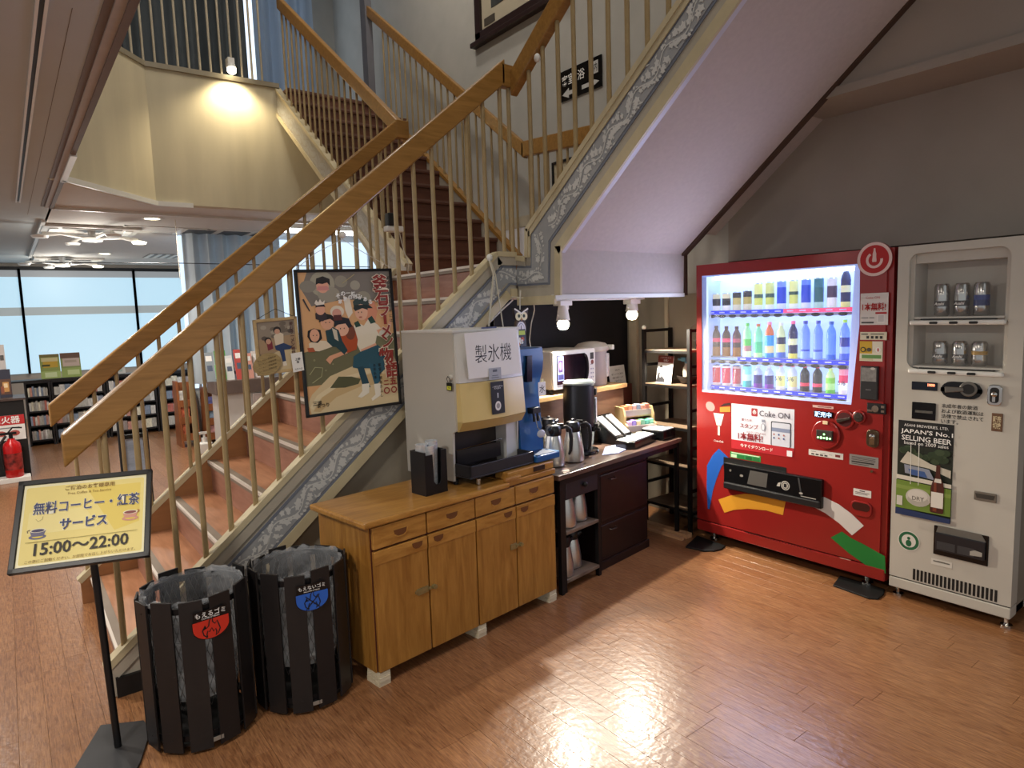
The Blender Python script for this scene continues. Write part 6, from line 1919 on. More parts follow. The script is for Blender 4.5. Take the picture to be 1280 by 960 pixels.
bin_((.487, 2.69), 'black slatted bin with a red flame badge beside the notice stand', 'もえるゴミ', 'COMBUSTIBLES', '#c93222', -1.56-.26, False, -1.50)
bin_((.884, 2.665), 'black slatted bin with a blue crossed flame badge against the oak cabinet', 'もえないゴミ', 'INCOMBUSTIBLES', '#2a62c4', -1.72-.26, True, -1.66)

# ================================================================ posters hung on the near balusters
m_frameblack = mat('poster_frame', '#141212', rough=.3, var=.05)
PY = 3.085
tl, tr, bl = on_y(367.5, 336, PY), on_y(490.5, 334.5, PY), on_y(385.5, 522.5, PY)
eP = (tr-tl).normalized()
PF = Fr(bl, eP, (0, .055, 1))
PW_, PH = (tr-tl).length, (tl-bl).length
PF = Fr(bl+Vector((-.008, 0, 0)), eP, (0, .055, 1))
V = thing('film_poster', 'large black framed illustrated film poster hung on the stair balusters', 'poster', (bl.x+PW_/2, PY, bl.z))
B = MB(); PF.box(B, 0, PW_, 0, PH, -.012, -.004); B.build('backing', m_black, V)
B = MB()
for a in ((0, .014, 0, PH), (PW_-.014, PW_, 0, PH), (0, PW_, 0, .014), (0, PW_, PH-.014, PH)):
    PF.box(B, a[0], a[1], a[2], a[3], -.012, .004)
B.build('frame', m_frameblack, V, bevel=.002)
n = NM(PF, .013, PW_-.013, .013, PH-.013)
w0, h0 = PW_-.026, PH-.026
E_ = lambda a, b, rx, ry, rot=0, k=16: ell(*n(a, b), rx*w0, ry*w0, k, rot=rot)
P_ = lambda *pts: [n(a, b) for a, b in pts]
L = [('#d9a877', P_((0, 0), (1, 0), (1, 1), (0, 1))), ('#7f776e', P_((.10, 0), (1, 0), (1, .30), (.80, .22), (.45, .20), (.12, .24), (.03, .12))),
     ('#6f6c50', P_((0, .56), (.12, .545), (.45, .52), (.78, .50), (1, .54), (1, .80), (0, .80))), ('#7a7658', P_((.70, .48), (1, .47), (1, .62), (.72, .60))),
     ('#d8c39a', P_((.03, 1), (0, .92), (.05, .86), (.25, .745), (.55, .68), (.80, .66), (1, .70), (1, 1))), ('#c9ad7e', P_((.05, .98), (.15, .89), (.40, .80), (.70, .76), (.98, .78), (1, .86), (.6, .84), (.3, .90), (.12, .99))),
     ('#e3d2ac', P_((.02, .95), (.10, .87), (.40, .76), (.80, .715), (1, .74), (1, .76), (.78, .74), (.42, .79), (.14, .89), (.05, .97))),
     ('#56573c', P_((.24, .83), (.34, .755), (.48, .765), (.58, .79), (.55, .825), (.40, .84))), ('#a6a08c', E_(.25, .085, .13, .13)), ('#8d877a', E_(.10, .10, .085, .06)), ('#97907f', E_(.45, .07, .07, .06)), ('#9c9584', E_(.31, .16, .12, .08)), ('#a49d8c', E_(.60, .10, .055, .05)), ('#99927f', E_(.68, .195, .085, .07)),
     # man in the bubble
     ('#e0a48a', E_(.25, .10, .065, .07)), ('#2a2624', P_((.18, .09), (.19, .045), (.26, .03), (.33, .05), (.33, .10), (.30, .075), (.25, .085), (.21, .08))), ('#d08d86', P_((.18, .13), (.32, .13), (.30, .10), (.20, .10))),
     # steam plume and chef
     ('#e8dcc8', P_((.46, .17), (.53, .20), (.55, .30), (.50, .34), (.47, .28))), ('#d89070', P_((.62, .30), (.80, .22), (.83, .30), (.78, .40), (.70, .38))),
     ('#3b4a48', P_((.56, .22), (.60, .195), (.72, .20), (.74, .24), (.72, .27), (.57, .27))), ('#e6b294', E_(.645, .30, .072, .085)), ('#2b3230', P_((.56, .27), (.57, .245), (.72, .245), (.72, .285), (.66, .27), (.58, .29))), ('#26302e', P_((.60, .245), (.74, .25), (.78, .275), (.62, .27))),
     ('#e8ddc8', P_((.53, .42), (.58, .37), (.66, .40), (.72, .35), (.82, .40), (.90, .47), (.88, .50), (.80, .48), (.77, .55), (.60, .59), (.56, .52))), ('#2c4a3e', P_((.555, .375), (.60, .36), (.63, .40), (.57, .41))), ('#2c4a3e', P_((.71, .35), (.76, .33), (.80, .38), (.74, .39))),
     ('#e2a888', P_((.80, .44), (.92, .42), (.97, .36), (.99, .38), (.95, .46), (.84, .49))), ('#e4a98c', P_((.60, .575), (.78, .535), (.79, .56), (.62, .60))),
     ('#2b5566', P_((.52, .62), (.60, .59), (.80, .55), (.90, .62), (.97, .655), (.88, .70), (.86, .74), (.78, .78), (.74, .76), (.70, .72), (.55, .71), (.50, .70))), ('#234656', P_((.55, .70), (.62, .70), (.68, .86), (.60, .86))), ('#2a5a70', P_((.68, .68), (.80, .70), (.80, .82), (.735, .86))),
     ('#a68a72', P_((.86, .66), (.96, .63), (1, .68), (.95, .75), (.90, .72))), ('#e9e2d2', P_((.585, .83), (.67, .83), (.66, .90), (.57, .93), (.53, .92), (.585, .88))), ('#e9e2d2', P_((.72, .84), (.80, .84), (.79, .93), (.69, .965), (.68, .945), (.73, .92))),
     ('#d3cfc0', E_(.885, .47, .06, .045)),
     # girl in orange
     ('#b4502a', P_((.40, .46), (.48, .42), (.56, .43), (.58, .50), (.56, .57), (.46, .59), (.40, .55))), ('#e2a684', P_((.22, .625), (.26, .60), (.42, .57), (.46, .59), (.30, .625), (.26, .66))), ('#7a4430', E_(.505, .44, .055, .08)), ('#e8b498', E_(.42, .41, .072, .078)), ('#24262e', P_((.33, .40), (.345, .35), (.42, .325), (.50, .34), (.53, .40), (.49, .41), (.46, .375), (.38, .38))),
     # boy in dark blue
     ('#23424a', P_((.24, .42), (.31, .39), (.38, .42), (.41, .50), (.46, .57), (.42, .60), (.34, .54), (.28, .53), (.25, .50))), ('#cfc4b0', P_((.31, .40), (.36, .42), (.37, .50), (.33, .48))), ('#e0a888', E_(.265, .36, .070, .075)), ('#24211f', P_((.18, .355), (.19, .315), (.25, .295), (.33, .31), (.345, .36), (.30, .335), (.22, .345))),
     # woman lower left
     ('#e6d5bc', P_((.06, .50), (.12, .48), (.24, .49), (.30, .535), (.16, .56), (.06, .55))), ('#1e1b1c', P_((.05, .45), (.06, .41), (.12, .395), (.19, .41), (.20, .47), (.15, .50), (.08, .49))), ('#e3aa8c', E_(.125, .445, .050, .065)),
     ('#b05a3a', P_((.04, .53), (.10, .53), (.12, .56), (.05, .56))),
     # pair at the back
     ('#3a3034', P_((.15, .29), (.20, .27), (.26, .29), (.27, .33), (.22, .35), (.15, .33))), ('#e0a68a', E_(.205, .265, .050, .055)), ('#1f1d22', P_((.155, .25), (.17, .22), (.24, .215), (.26, .25), (.24, .245), (.18, .245))), ('#e8ded0', P_((.15, .22), (.17, .195), (.19, .215), (.21, .19), (.23, .215), (.26, .20), (.25, .23), (.17, .235))),
     ('#e4d6c0', E_(.38, .285, .075, .06)), ('#d49a86', E_(.375, .30, .05, .05)), ('#5a2e2a', P_((.34, .31), (.42, .31), (.43, .35), (.33, .35))),
     ('#3a3a3e', P_((.03, .19), (.045, .185), (.10, .27), (.09, .275))), ('#b8a878', band([n(.46, .085), n(.60, .02)], .003)),
     ('#a9a880', band([n(.04, .72), n(.10, .67), n(.18, .68), n(.16, .74), n(.06, .78)], .004)), ('#8f8c68', E_(.10, .62, .012, .012)), ('#8f8c68', E_(.21, .70, .010, .010)), ('#8f8c68', E_(.29, .66, .010, .010)),
     ('#3a3430', E_(.645, .30, .005, .008)), ('#3a3430', E_(.61, .30, .005, .008)), ('#b05040', E_(.63, .335, .018, .006)), ('#3a3430', E_(.40, .41, .005, .007)), ('#3a3430', E_(.44, .41, .005, .007)), ('#3a3430', E_(.25, .36, .005, .007)), ('#3a3430', E_(.29, .36, .005, .007)), ('#3a3430', E_(.11, .445, .005, .006)), ('#3a3430', E_(.145, .445, .005, .006))]
po = art('poster_print', PF, L, V, -.0035, .00006)
tp = lambda body, a, b, mt, **k: text(body, PF, *n(a, b), mt, po, d=.0035, **k)
m_title = flat('#8e2f28')
m_halo = flat('#e9d8c0')
for ch, a, b, s in (('釜', .875, .085, .088), ('石', .885, .195, .078), ('ラ', .895, .29, .066), ('ー', .905, .365, .05), ('メ', .905, .45, .062), ('ン', .915, .53, .062), ('物', .885, .635, .082), ('語', .945, .745, .078)):
    if ch == 'ー':
        po2 = MB(); PF.shape(po2, band([n(a, b-.035), n(a, b+.035)], .016), .0035); po2.build('lettering', m_title, po)
        continue
    text(ch, PF, *n(a, b), m_halo, po, h=s*1.12, d=.0032, bold=.055)
    tp(ch, a, b, m_title, h=s, bold=.03)
for k, ch in enumerate('五二〇'):
    pass
tp('五', .945, .835, m_title, h=.040, bold=.03)
tp('二', .86, .84, m_title, h=.030, bold=.03)
tp('○', .945, .90, m_title, h=.034, bold=.03)
tp('○', .86, .90, m_title, h=.034, bold=.03)
for k, ch in enumerate('彼らの作った一杯には'):
    tp(ch, .975, .05+.036*k, m_ink, h=.016, bold=.01)
for k, ch in enumerate('監督今関あきよし'):
    tp(ch, .80, .70+.033*k, m_ink, h=.016, bold=.01)
for k, ch in enumerate('井桁弘恵'):
    tp(ch, .74, .70+.030*k, m_ink, h=.015, bold=.01)
for k, ch in enumerate('その一杯に'):
    tp(ch, .40+.055*k, .175-.022*k+.006*k*k, m_white_print, h=.024, bold=.03)
for k, ch in enumerate('家族の味がある'):
    tp(ch, .42+.055*k, .215-.022*k+.004*k*k, m_white_print, h=.022, bold=.03)
tp('三浦', .09, .925, m_ink, h=.022, bold=.02)
tp('まつり', .15, .945, m_ink, h=.020, bold=.02)
# small framed poster
PY2 = 3.10
tl, tr, bl = on_y(316.5, 400, PY2), on_y(371.5, 395, PY2), on_y(323, 470, PY2)
eP = (tr-tl).normalized()
QF = Fr(bl, eP, (-.012, .05, 1))
QW, QH = (tr-tl).length, (tl-bl).length
V = thing('small_poster', 'small wood framed poster hung left of the large one on the balusters', 'poster', (bl.x+QW/2, PY2, bl.z))
B = MB(); QF.box(B, 0, QW, 0, QH, -.010, -.003); B.build('backing', m_beige, V)
B = MB()
for a in ((0, .014, 0, QH), (QW-.014, QW, 0, QH), (0, QW, 0, .014), (0, QW, QH-.014, QH)):
    QF.box(B, a[0], a[1], a[2], a[3], -.010, .004)
B.build('frame', wood('light_frame', '#a58a5e', '#c4a878', stretch=(6, 6, 6)), V, bevel=.002)
n2 = NM(QF, .013, QW-.013, .013, QH-.013)
P2 = lambda *pts: [n2(a, b) for a, b in pts]
rn = random.Random(8)
L = [('#8f8272', P2((0, 0), (1, 0), (1, 1), (0, 1))), ('#a4896a', P2((0, .35), (1, .30), (1, .60), (0, .65))), ('#c9b58e', P2((0, .95), (.2, .70), (.6, .58), (1, .62), (1, 1), (0, 1)))]
L += [(rn.choice(['#6f6458', '#a59a88', '#5a5048']), ell(*n2(rn.uniform(.1, .95), rn.uniform(.04, .36)), .014, .010, 8)) for _ in range(14)]
L += [('#d8c8b0', P2((.42, .30), (.55, .22), (.68, .28), (.66, .48), (.45, .50))), ('#2a2522', ell(*n2(.52, .19), .018, .017)), ('#c99a80', ell(*n2(.52, .215), .013, .012)), ('#2c3f66', P2((.42, .50), (.66, .46), (.88, .55), (.82, .60), (.66, .60), (.68, .84), (.60, .85), (.54, .62), (.44, .58))), ('#7a2f3a', P2((.22, .42), (.36, .40), (.38, .55), (.24, .58))), ('#2a2522', ell(*n2(.26, .38), .016, .015)), ('#c99a80', ell(*n2(.27, .40), .012, .012)), ('#e0d6c4', P2((.58, .84), (.68, .83), (.70, .92), (.60, .93)))]
p2 = art('poster_print', QF, L, V, -.0025, .00006)
for k, ch in enumerate('釜石ラーメン物語'):
    text(ch, QF, *n2(.90, .08+.085*k), flat('#5a3a34'), p2, h=.018, d=.0005, bold=.02)
c = QF.at(333, 456)
B = MB(); QF.poly(B, ell(c[0], c[1], .066, .050, 22, rot=.25), .006, .009)
fn_ = tag(B.build('fan_card', mat('straw', '#a08a5e', rough=.7, var=.25, scale=50, stretch=(1, 1, 8)), None), 'oval straw-coloured card over the lower left corner of the small poster', 'card')
for k in range(4):
    text('ラーメン一杯無料券', QF, c[0], c[1]+.024-.016*k, flat('#5a4a30'), fn_, w=.085, d=.0105, rot=.2)
c = QF.at(371, 455)
B = MB(); QF.poly(B, [(c[0]-.026, c[1]-.046), (c[0]+.026, c[1]-.042), (c[0]+.024, c[1]+.046), (c[0]-.030, c[1]+.044)], .012, .014)
cd = tag(B.build('leaflet', m_paper, None), 'small white leaflet clipped between the two posters', 'leaflet')
text('上映\n会', QF, c[0], c[1]+.008, m_ink, cd, w=.026, d=.0148, bold=.02)
text('七月十日', QF, c[0], c[1]-.032, m_ink, cd, w=.036, d=.0148)
# cords
def cord(name, pts, r, lbl, mt):
    B = MB(); B.tube(pts, r, 5)
    return tag(B.build(name, mt, None, smooth=60), lbl, 'cord')


m_cord = mat('white_cord', '#cfc8b6', rough=.6, var=.05)
k0 = on_y(428, 299, 3.12)
cord('hanging_string', [on_y(370, 336, 3.09), on_y(395, 316, 3.11), k0, on_y(450, 313, 3.11), on_y(487, 334, 3.09)], .0016, 'thin string holding up the large black framed poster', m_cord)
B = MB(); B.ball(tuple(k0+Vector((0, -.004, .02))), .018); tag(B.build('adhesive_hook', m_white, None, smooth=60), 'round white hook on a baluster above the large poster', 'hook')
cord('hanging_string', [on_y(321, 399, 3.11), on_y(344, 386, 3.125), on_y(366, 395, 3.11)], .0014, 'dark string holding up the small wood framed poster', m_black)
hk = on_y(612, 322, 3.115)
B = MB(); B.ball(tuple(hk), .019, 0, (1, .8, 1.1)); tag(B.build('adhesive_hook', m_white, None, smooth=60), 'round white hook at the landing corner above the ice machine', 'hook')
hy = 3.10
cord('rope', [on_y(612, 326, 3.11), on_y(617, 342, hy), on_y(614, 375, hy), on_y(611, 408, hy)], .006, 'thick cream cord hanging down behind the ice machine, left strand', m_cord)
cord('rope', [on_y(614, 328, 3.11), on_y(619, 342, hy), on_y(624, 375, hy), on_y(629, 409, hy)], .004, 'thin white cord hanging down behind the ice machine, right strand', m_cord)
cord('lamp_cable', [on_y(640, 371, 3.08), on_y(667, 374, 3.08), on_y(668, 388, 3.08), on_y(664, 405, 3.08), on_y(662, 425, 3.10), on_y(664, 440, 3.12)], .004, 'white cable dropping from the landing edge behind the owl ornament', m_cord)
cord('lamp_cable', [on_y(612, 403, 3.205), on_y(627, 388, 3.205), on_y(641, 375, 3.205)], .005, 'white cable running up the wall under the stair stringer', m_white)
hb = on_x(673.5, 73, XS+.012)
B = MB(); B.ball(tuple(hb+Vector((-.012, 0, 0))), .020, 0, (.8, 1, 1.2)); tag(B.build('adhesive_hook', m_white, None, smooth=60), 'round white hook on a baluster of the right upper flight', 'hook')
# small camera-like device on the far stringer
dc = on_y(490, 285, 4.33)
t = thing('motion_sensor', 'small black and white sensor strapped by the foot of the upper flight', 'sensor', (dc.x, 4.33, dc.z))
B = MB(); B.box(dc.x-.06, dc.x+.075, 4.29, 4.35, dc.z-.03, dc.z+.012); B.build('body', m_white, t, bevel=.01)
B = MB(); B.box(dc.x-.05, dc.x+.02, 4.28, 4.34, dc.z+.012, dc.z+.10); B.build('lens_block', m_black, t, bevel=.008)
cord('sensor_cord', [(dc.x+.05, 4.32, dc.z-.02), (dc.x+.07, 4.31, dc.z-.14), (dc.x+.11, 4.31, dc.z-.26), (dc.x+.10, 4.31, dc.z-.31), (dc.x+.13, 4.31, dc.z-.35), (dc.x+.11, 4.31, dc.z-.37)], .004, 'white cord dangling from the black and white sensor', m_cord)

# ================================================================ pictures on the upper wall
XW = 3.968
WF_ = Fr((XW, 6.2, 0), (0, -1, 0), (0, 0, 1))
q = WF_.at
V = thing('framed_picture', 'dark framed picture high on the landing wall', 'picture', (XW, 5.2, 4.3))
a = q(598, 55); b = q(690, 20)
s0 = a[0]; s1 = s0+1.25; z0 = (a[1]+q(650, 26)[1])/2
B = MB()
m_pf = mat('picture_frame', '#2c1a18', rough=.35, var=.1)
for A in ((s0, s0+.09, z0, z0+.9), (s1-.09, s1, z0, z0+.9), (s0, s1, z0, z0+.09), (s0, s1, z0+.81, z0+.9)):
    WF_.box(B, A[0], A[1], A[2], A[3], 0, .04)
WF_.box(B, s0-.05, s1+.05, z0-.035, z0+.01, 0, .07)
B.build('frame', m_pf, V, bevel=.006)
B = MB(); WF_.box(B, s0+.09, s1-.09, z0+.09, z0+.81, .0, .012); mo = B.build('mount', mat('mount_cream', '#b5ab94', rough=.6, var=.03), V)
B = MB(); WF_.box(B, s0+.25, s1-.25, z0+.25, z0+.70, .010, .016); B.build('picture', mat('picture_dark', '#3a3c3a', rough=.4, var=.3, scale=5), mo)
B = MB(); WF_.box(B, s0+.13, s0+.30, z0+.12, z0+.19, .010, .016); B.build('caption_plate', mat('caption', '#4a4238', rough=.5, var=.1), mo)
# direction sign
a, b = q(701, 90.6), q(753.4, 107.8)
s0, s1, t1, t0 = a[0], b[0], (a[1]+q(753, 69)[1])/2, (q(702.7, 128)[1]+b[1])/2
B = MB(); WF_.box(B, s0, s1, t0, t1, 0, .012); sg_ = tag(B.build('direction_sign', m_blackgloss, None), 'black and white direction sign with arrows on the landing wall', 'sign')
n = NM(WF_, s0, s1, t0, t1)
pr_ = art('sign_print', WF_, [('#c9c8c4', [n(.05, .80), n(.22, .62), n(.22, .72), n(.42, .72), n(.42, .86), n(.22, .86), n(.22, .96)]), ('#c9c8c4', [n(.95, .80), n(.72, .60), n(.72, .72), n(.54, .72), n(.54, .86), n(.72, .86), n(.72, .96)]), ('#c9c8c4', [n(.72, .12), n(.93, .12), n(.93, .52), n(.72, .52)])], sg_, .0126)
text('客室', WF_, *n(.20, .34), m_white_print, sg_, w=(s1-s0)*.30, h=(t1-t0)*.36, d=.0135, bold=.01)
text('浴', WF_, *n(.53, .34), m_white_print, sg_, h=(t1-t0)*.36, d=.0135, bold=.01)
text('案内', WF_, *n(.825, .32), m_ink, sg_, w=(s1-s0)*.17, h=(t1-t0)*.28, d=.0145, bold=.01)
a = q(691.5, 204)
V = thing('framed_certificate', 'small black framed certificate half hidden behind the right upper flight', 'picture', (XW, 4.3, 2.6))
B = MB()
for A in ((0, .02, -.45, 0), (.40, .42, -.45, 0), (0, .42, -.02, 0), (0, .42, -.45, -.43)):
    WF_.box(B, a[0]+A[0], a[0]+A[1], a[1]+A[2], a[1]+A[3], 0, .02)
B.build('frame', m_black, V)
B = MB(); WF_.box(B, a[0]+.02, a[0]+.40, a[1]-.43, a[1]-.02, 0, .008); mo = B.build('certificate', mat('certificate', '#c4b99c', rough=.6, var=.15, scale=40), V)

# balcony spot lamp on the fascia
lp = on_y(290, 88, 6.84)
t = thing('balcony_spot_lamp', 'small clip-on spot lamp glowing on the cream balcony front', 'lamp', tuple(lp))
B = MB(); B.box(lp.x-.03, lp.x+.03, 6.84, 6.93, lp.z+.05, lp.z+.12); B.cyl((lp.x, 6.86, lp.z+.06), (lp.x, 6.85, lp.z+.02), .035, .045, 14); B.build('clamp', m_white, t, smooth=40)
B = MB(); B.ball((lp.x, 6.85, lp.z), .042, 0, (1, 1, .8)); B.build('bulb', glow('bulb_glow_balcony', '#fff0c8', 16.0), t, smooth=60)
l = bpy.data.lights.new('spot_light', 'SPOT'); l.energy = 46; l.color = (1, .84, .56); l.spot_size = 2.3; l.spot_blend = .7; l.shadow_soft_size = .04
lo = bpy.data.objects.new('spot_light', l); COL.objects.link(lo)
lo.location = (lp.x, 6.80, lp.z-.03)
lo.rotation_euler = Vector((0, .16, -1)).to_track_quat('-Z', 'Y').to_euler()
lo.parent = t; lo.matrix_parent_inverse = WM[t.name].inverted()

# ================================================================ reading room in the background
m_case = mat('black_bookcase', '#1b1616', rough=.5, var=.1)
BOOKC = ['#c9c4bc', '#b5b0a6', '#d6d2ca', '#a8a298', '#c08a7a', '#8f95a5', '#d9d0b8', '#9a8c86', '#b86a5c', '#7f8a9a']
rb = random.Random(11)
NTH = ['first', 'second', 'third', 'fourth', 'fifth', 'sixth', 'seventh', 'eighth', 'ninth']


def bookcase(name, lbl, x0, x1, y0, dep, h, rows, grp, mt=m_case, nb=9):
    t = thing(name, lbl, 'bookcase', ((x0+x1)/2, y0+dep/2, 0))
    MB().box(x0, x0+.02, y0, y0+dep, 0, h).build('side_panel', mt, t)
    MB().box(x1-.02, x1, y0, y0+dep, 0, h).build('side_panel', mt, t)
    MB().box(x0+.02, x1-.02, y0+dep-.015, y0+dep, 0, h).build('back_panel', mt, t)
    zs = [.06+(h-.08)*k/rows for k in range(rows+1)]
    for z in zs:
        MB().box(x0+.02, x1-.02, y0, y0+dep-.015, z, z+.02).build('shelf', mt, t)
    for r_ in range(rows):
        x = x0+.03
        hz = zs[r_+1]-zs[r_]-.05
        k = 0
        w = (x1-x0-.06)/nb
        while k < nb:
            hh = hz*rb.uniform(.72, .96)
            B = MB(); B.box(x+.001, x+w-.001, y0+.012+rb.uniform(0, .02), y0+dep-.05, zs[r_]+.0205, zs[r_]+.02+hh)
            hx = rb.choice(BOOKC)
            o = B.build('book', mat('book_'+hx[1:], hx, rough=.5, var=.25, scale=60, stretch=(1, 1, .3)))
            tag(o, '%s paperback on the %s shelf of the %s bookcase' % (NTH[k], ['bottom', 'second', 'third', 'top'][r_], lbl.split()[0]), 'book', grp)
            x += w
            k += 1
    return t


YB1 = 10.82
bookcase('bookcase', 'left black bookcase of paperbacks below the windows', on_y(46, 500, YB1).x-.12, on_y(62, 500, YB1).x+.02, YB1, .26, .86, 4, 'paperbacks in the left bookcase')
xa_, xb_ = on_y(62, 500, YB1).x+.03, on_y(112, 500, YB1).x+.12
bookcase('bookcase', 'second black bookcase of paperbacks below the windows', xa_, xa_+.62, YB1, .26, .86, 4, 'paperbacks in the second bookcase')
bookcase('bookcase', 'third black bookcase of paperbacks half behind the handrails', xa_+.64, xa_+1.26, YB1, .26, .86, 4, 'paperbacks in the third bookcase')
bookcase('bookcase', 'fourth black bookcase seen through the stair balusters', xa_+1.28, xa_+1.90, YB1, .26, .86, 4, 'paperbacks in the fourth bookcase', nb=7)
MB_ = MB().box(on_y(20, 500, YB1).x-.3, xa_+1.95, YB1-.01, YB1+.30, .862, .885)
tag(MB_.build('counter_board', m_case), 'long dark top board lying across the black bookcases', 'board')
# leaflets on the top
def leaflet(px0, py0, px1, py1, Y, h_, lbl, layers, lean=.2, grp=None):
    a, b = on_y(px0, py1, Y), on_y(px1, py1, Y)
    top = on_y(px0, py0, Y)
    F_ = Fr((a.x, Y, h_), (1, 0, 0), (0, lean, 1))
    w, hh = b.x-a.x, max(.05, top.z-h_)
    B = MB(); F_.box(B, 0, w, 0, hh, -.004, 0)
    o = tag(B.build('brochure', flat(layers[0])), lbl, 'brochure', grp)
    stuff(art('brochure_print', F_, [(hx, [(w*a0, hh*(1-b0)), (w*a1, hh*(1-b0)), (w*a1, hh*(1-b1)), (w*a0, hh*(1-b1))]) for hx, a0, a1, b0, b1 in layers[1:]], o, .001))
    return o


leaflet(52, 443, 77, 474, YB1+.14, .886, 'green and yellow brochure standing on the bookcases, left of a pair', ['#8f9a4a', ('#7a6a30', 0, 1, 0, .12), ('#d8c890', .08, .92, .14, .30), ('#c8a02c', .15, .9, .30, .55), ('#4a4a20', .1, .5, .42, .5), ('#a9b868', 0, 1, .7, 1), ('#d0d8a0', .2, .8, .75, .95)])
leaflet(78, 441, 103, 473, YB1+.14, .886, 'brown and green brochure standing on the bookcases, right of a pair', ['#8a9450', ('#6a4a38', 0, 1, 0, .22), ('#c9b0a0', .1, .95, .22, .55), ('#b09a88', .2, .8, .3, .4), ('#9aaa58', 0, 1, .62, 1), ('#c8d090', .3, .9, .7, .9)])
leaflet(120, 456, 158, 474, YB1+.14, .886, 'row of pale leaflets lying on the bookcases behind the handrails', ['#c9c0b4', ('#8a6a60', .05, .45, .1, .6), ('#a8b0a0', .5, .9, .2, .8)], .5)
# hallway cabinet at the left edge with extinguisher
YE = 8.64
xe = on_y(36, 560, YE).x
t = thing('hall_cabinet', 'plain black cabinet at the left edge below a red and white notice', 'cabinet', (xe-.5, YE+.2, 0))
zc = on_y(30, 497, YE).z
MB().box(xe-1.3, xe, YE, YE+.5, 0, zc-.02).build('body', m_black, t)
MB().box(xe-1.3, xe+.02, YE-.02, YE+.5, zc-.02, zc).build('top', mat('cab_top', '#4a3a34', rough=.4, var=.1), t)
CFm = Fr((0, YE-.003, 0), (1, 0, 0), (0, 0, 1))
a, b = CFm.at(0, 524), CFm.at(33, 548)
B = MB(); CFm.box(B, b[0]-.46, b[0], b[1], a[1]+.03, 0, .004)
nn_ = tag(B.build('safety_notice', m_paper), 'white notice with a red heading on the black cabinet above the extinguisher', 'notice')
nz = NM(CFm, b[0]-.46, b[0], b[1], a[1]+.03)
art('notice_print', CFm, [('#c02a2c', [nz(0, 0), nz(1, 0), nz(1, .38), nz(0, .38)])] + [('#b85a50', ell(*nz(.3+.25*k, .72), .045, .03, 10)) for k in range(3)] + [('#8a8a8a', [nz(.2, .48), nz(.9, .48), nz(.9, .52), nz(.2, .52)])], nn_, .005)
text('消火器', CFm, *nz(.66, .18), m_white_print, nn_, w=.24, d=.007, bold=.02)
ex = floor_at(20, 603)
t = thing('fire_extinguisher', 'red fire extinguisher standing on a white base by the black cabinet', 'extinguisher', (ex.x, ex.y, 0))
MB().box(ex.x-.13, ex.x+.13, ex.y-.02, ex.y+.16, 0, .05).build('base', m_white, t, bevel=.004)
cx_, cy_ = ex.x+.0, ex.y+.07
B = MB(); B.lathe([(.07, .05), (.078, .06), (.078, .36), (.07, .40), (.035, .43), (.03, .45)], 20, (cx_, cy_, 0)); B.build('cylinder', mat('extinguisher_red', '#c01a1c', rough=.25, var=.02), t, smooth=40)
B = MB(); B.lathe([(.079, .13), (.079, .30)], 20, (cx_, cy_, 0)); B.build('label_band', mat('ext_label', '#8a2a26', rough=.4, var=.8, scale=22), t, smooth=40)
B = MB(); B.cyl((cx_, cy_, .45), (cx_, cy_, .50), .018, n=10); B.box(cx_-.09, cx_+.05, cy_-.01, cy_+.01, .49, .515); B.tube([(cx_-.02, cy_, .51), (cx_+.02, cy_, .56), (cx_+.10, cy_, .55)], .008, 6); B.build('valve', m_darkmetal, t)
B = MB(); B.tube([(cx_-.04, cy_, .48), (cx_-.10, cy_-.03, .40), (cx_-.095, cy_-.05, .25), (cx_-.085, cy_-.05, .14)], .012, 8); B.build('hose', m_black, t, smooth=60)
leaflet(0, 462, 16, 496, YE+.2, zc, 'dark brochure with a food photo on the black cabinet', ['#2b2c3c', ('#5a3a2a', .1, .95, .35, .9), ('#c08a4a', .3, .8, .45, .8), ('#e0c8a0', .4, .7, .5, .65), ('#8a4a30', .15, .4, .6, .85)], .12)
leaflet(0, 431, 8, 462, YE+.3, zc, 'tall white price sheet at the left edge above the black cabinet', ['#c4bebb', ('#5a5654', .2, .8, .2, .3), ('#7a7674', .2, .8, .5, .55), ('#5a5654', .2, .8, .75, .85)], .02)

# folding display frames standing behind the stair foot
for k, (px_, pt, pb_, lb) in enumerate(((150, 527, 600, 'left upright of the black display easel behind the stair foot'), (186, 540, 690, 'right black display easel behind the stair foot'))):
    pass
ez = floor_at(188, 640)
Yz = 5.3
t = thing('display_easel', 'black framed display stand with a blue and white poster behind the stair foot', 'easel', (.75, Yz, 0))
xL, xR = on_y(150, 540, Yz).x, on_y(187, 600, Yz).x
zT = on_y(150, 527, Yz).z
zT2 = on_y(183, 537, Yz).z
B = MB(); B.tube([(xL, Yz, 0), (xL, Yz, zT)], .018, 8); B.build('upright', m_black, t)
B = MB(); B.tube([(xR, Yz, 0), (xR, Yz, zT2)], .018, 8); B.build('upright', m_black, t)
MB().box(xL, xR, Yz-.01, Yz+.01, zT2-.05, zT2-.02).build('cross_bar', m_black, t)
bo = MB().box(xL+.02, xR-.02, Yz-.004, Yz+.004, .18, zT2-.05).build('poster_board', mat('easel_poster', '#aab6c8', rough=.4, var=.3, scale=6, stretch=(1, 1, 3)), t)
for xx in (xL, xR):
    B = MB(); B.tube([(xx, Yz-.2, .015), (xx, Yz+.2, .015)], .014, 6); B.build('foot', m_black, t)

# wooden magazine racks
m_rackwood = wood('rack_wood', '#7a4526', '#a0623a', stretch=(8, 8, 1.2), scale=3, rough=.4)


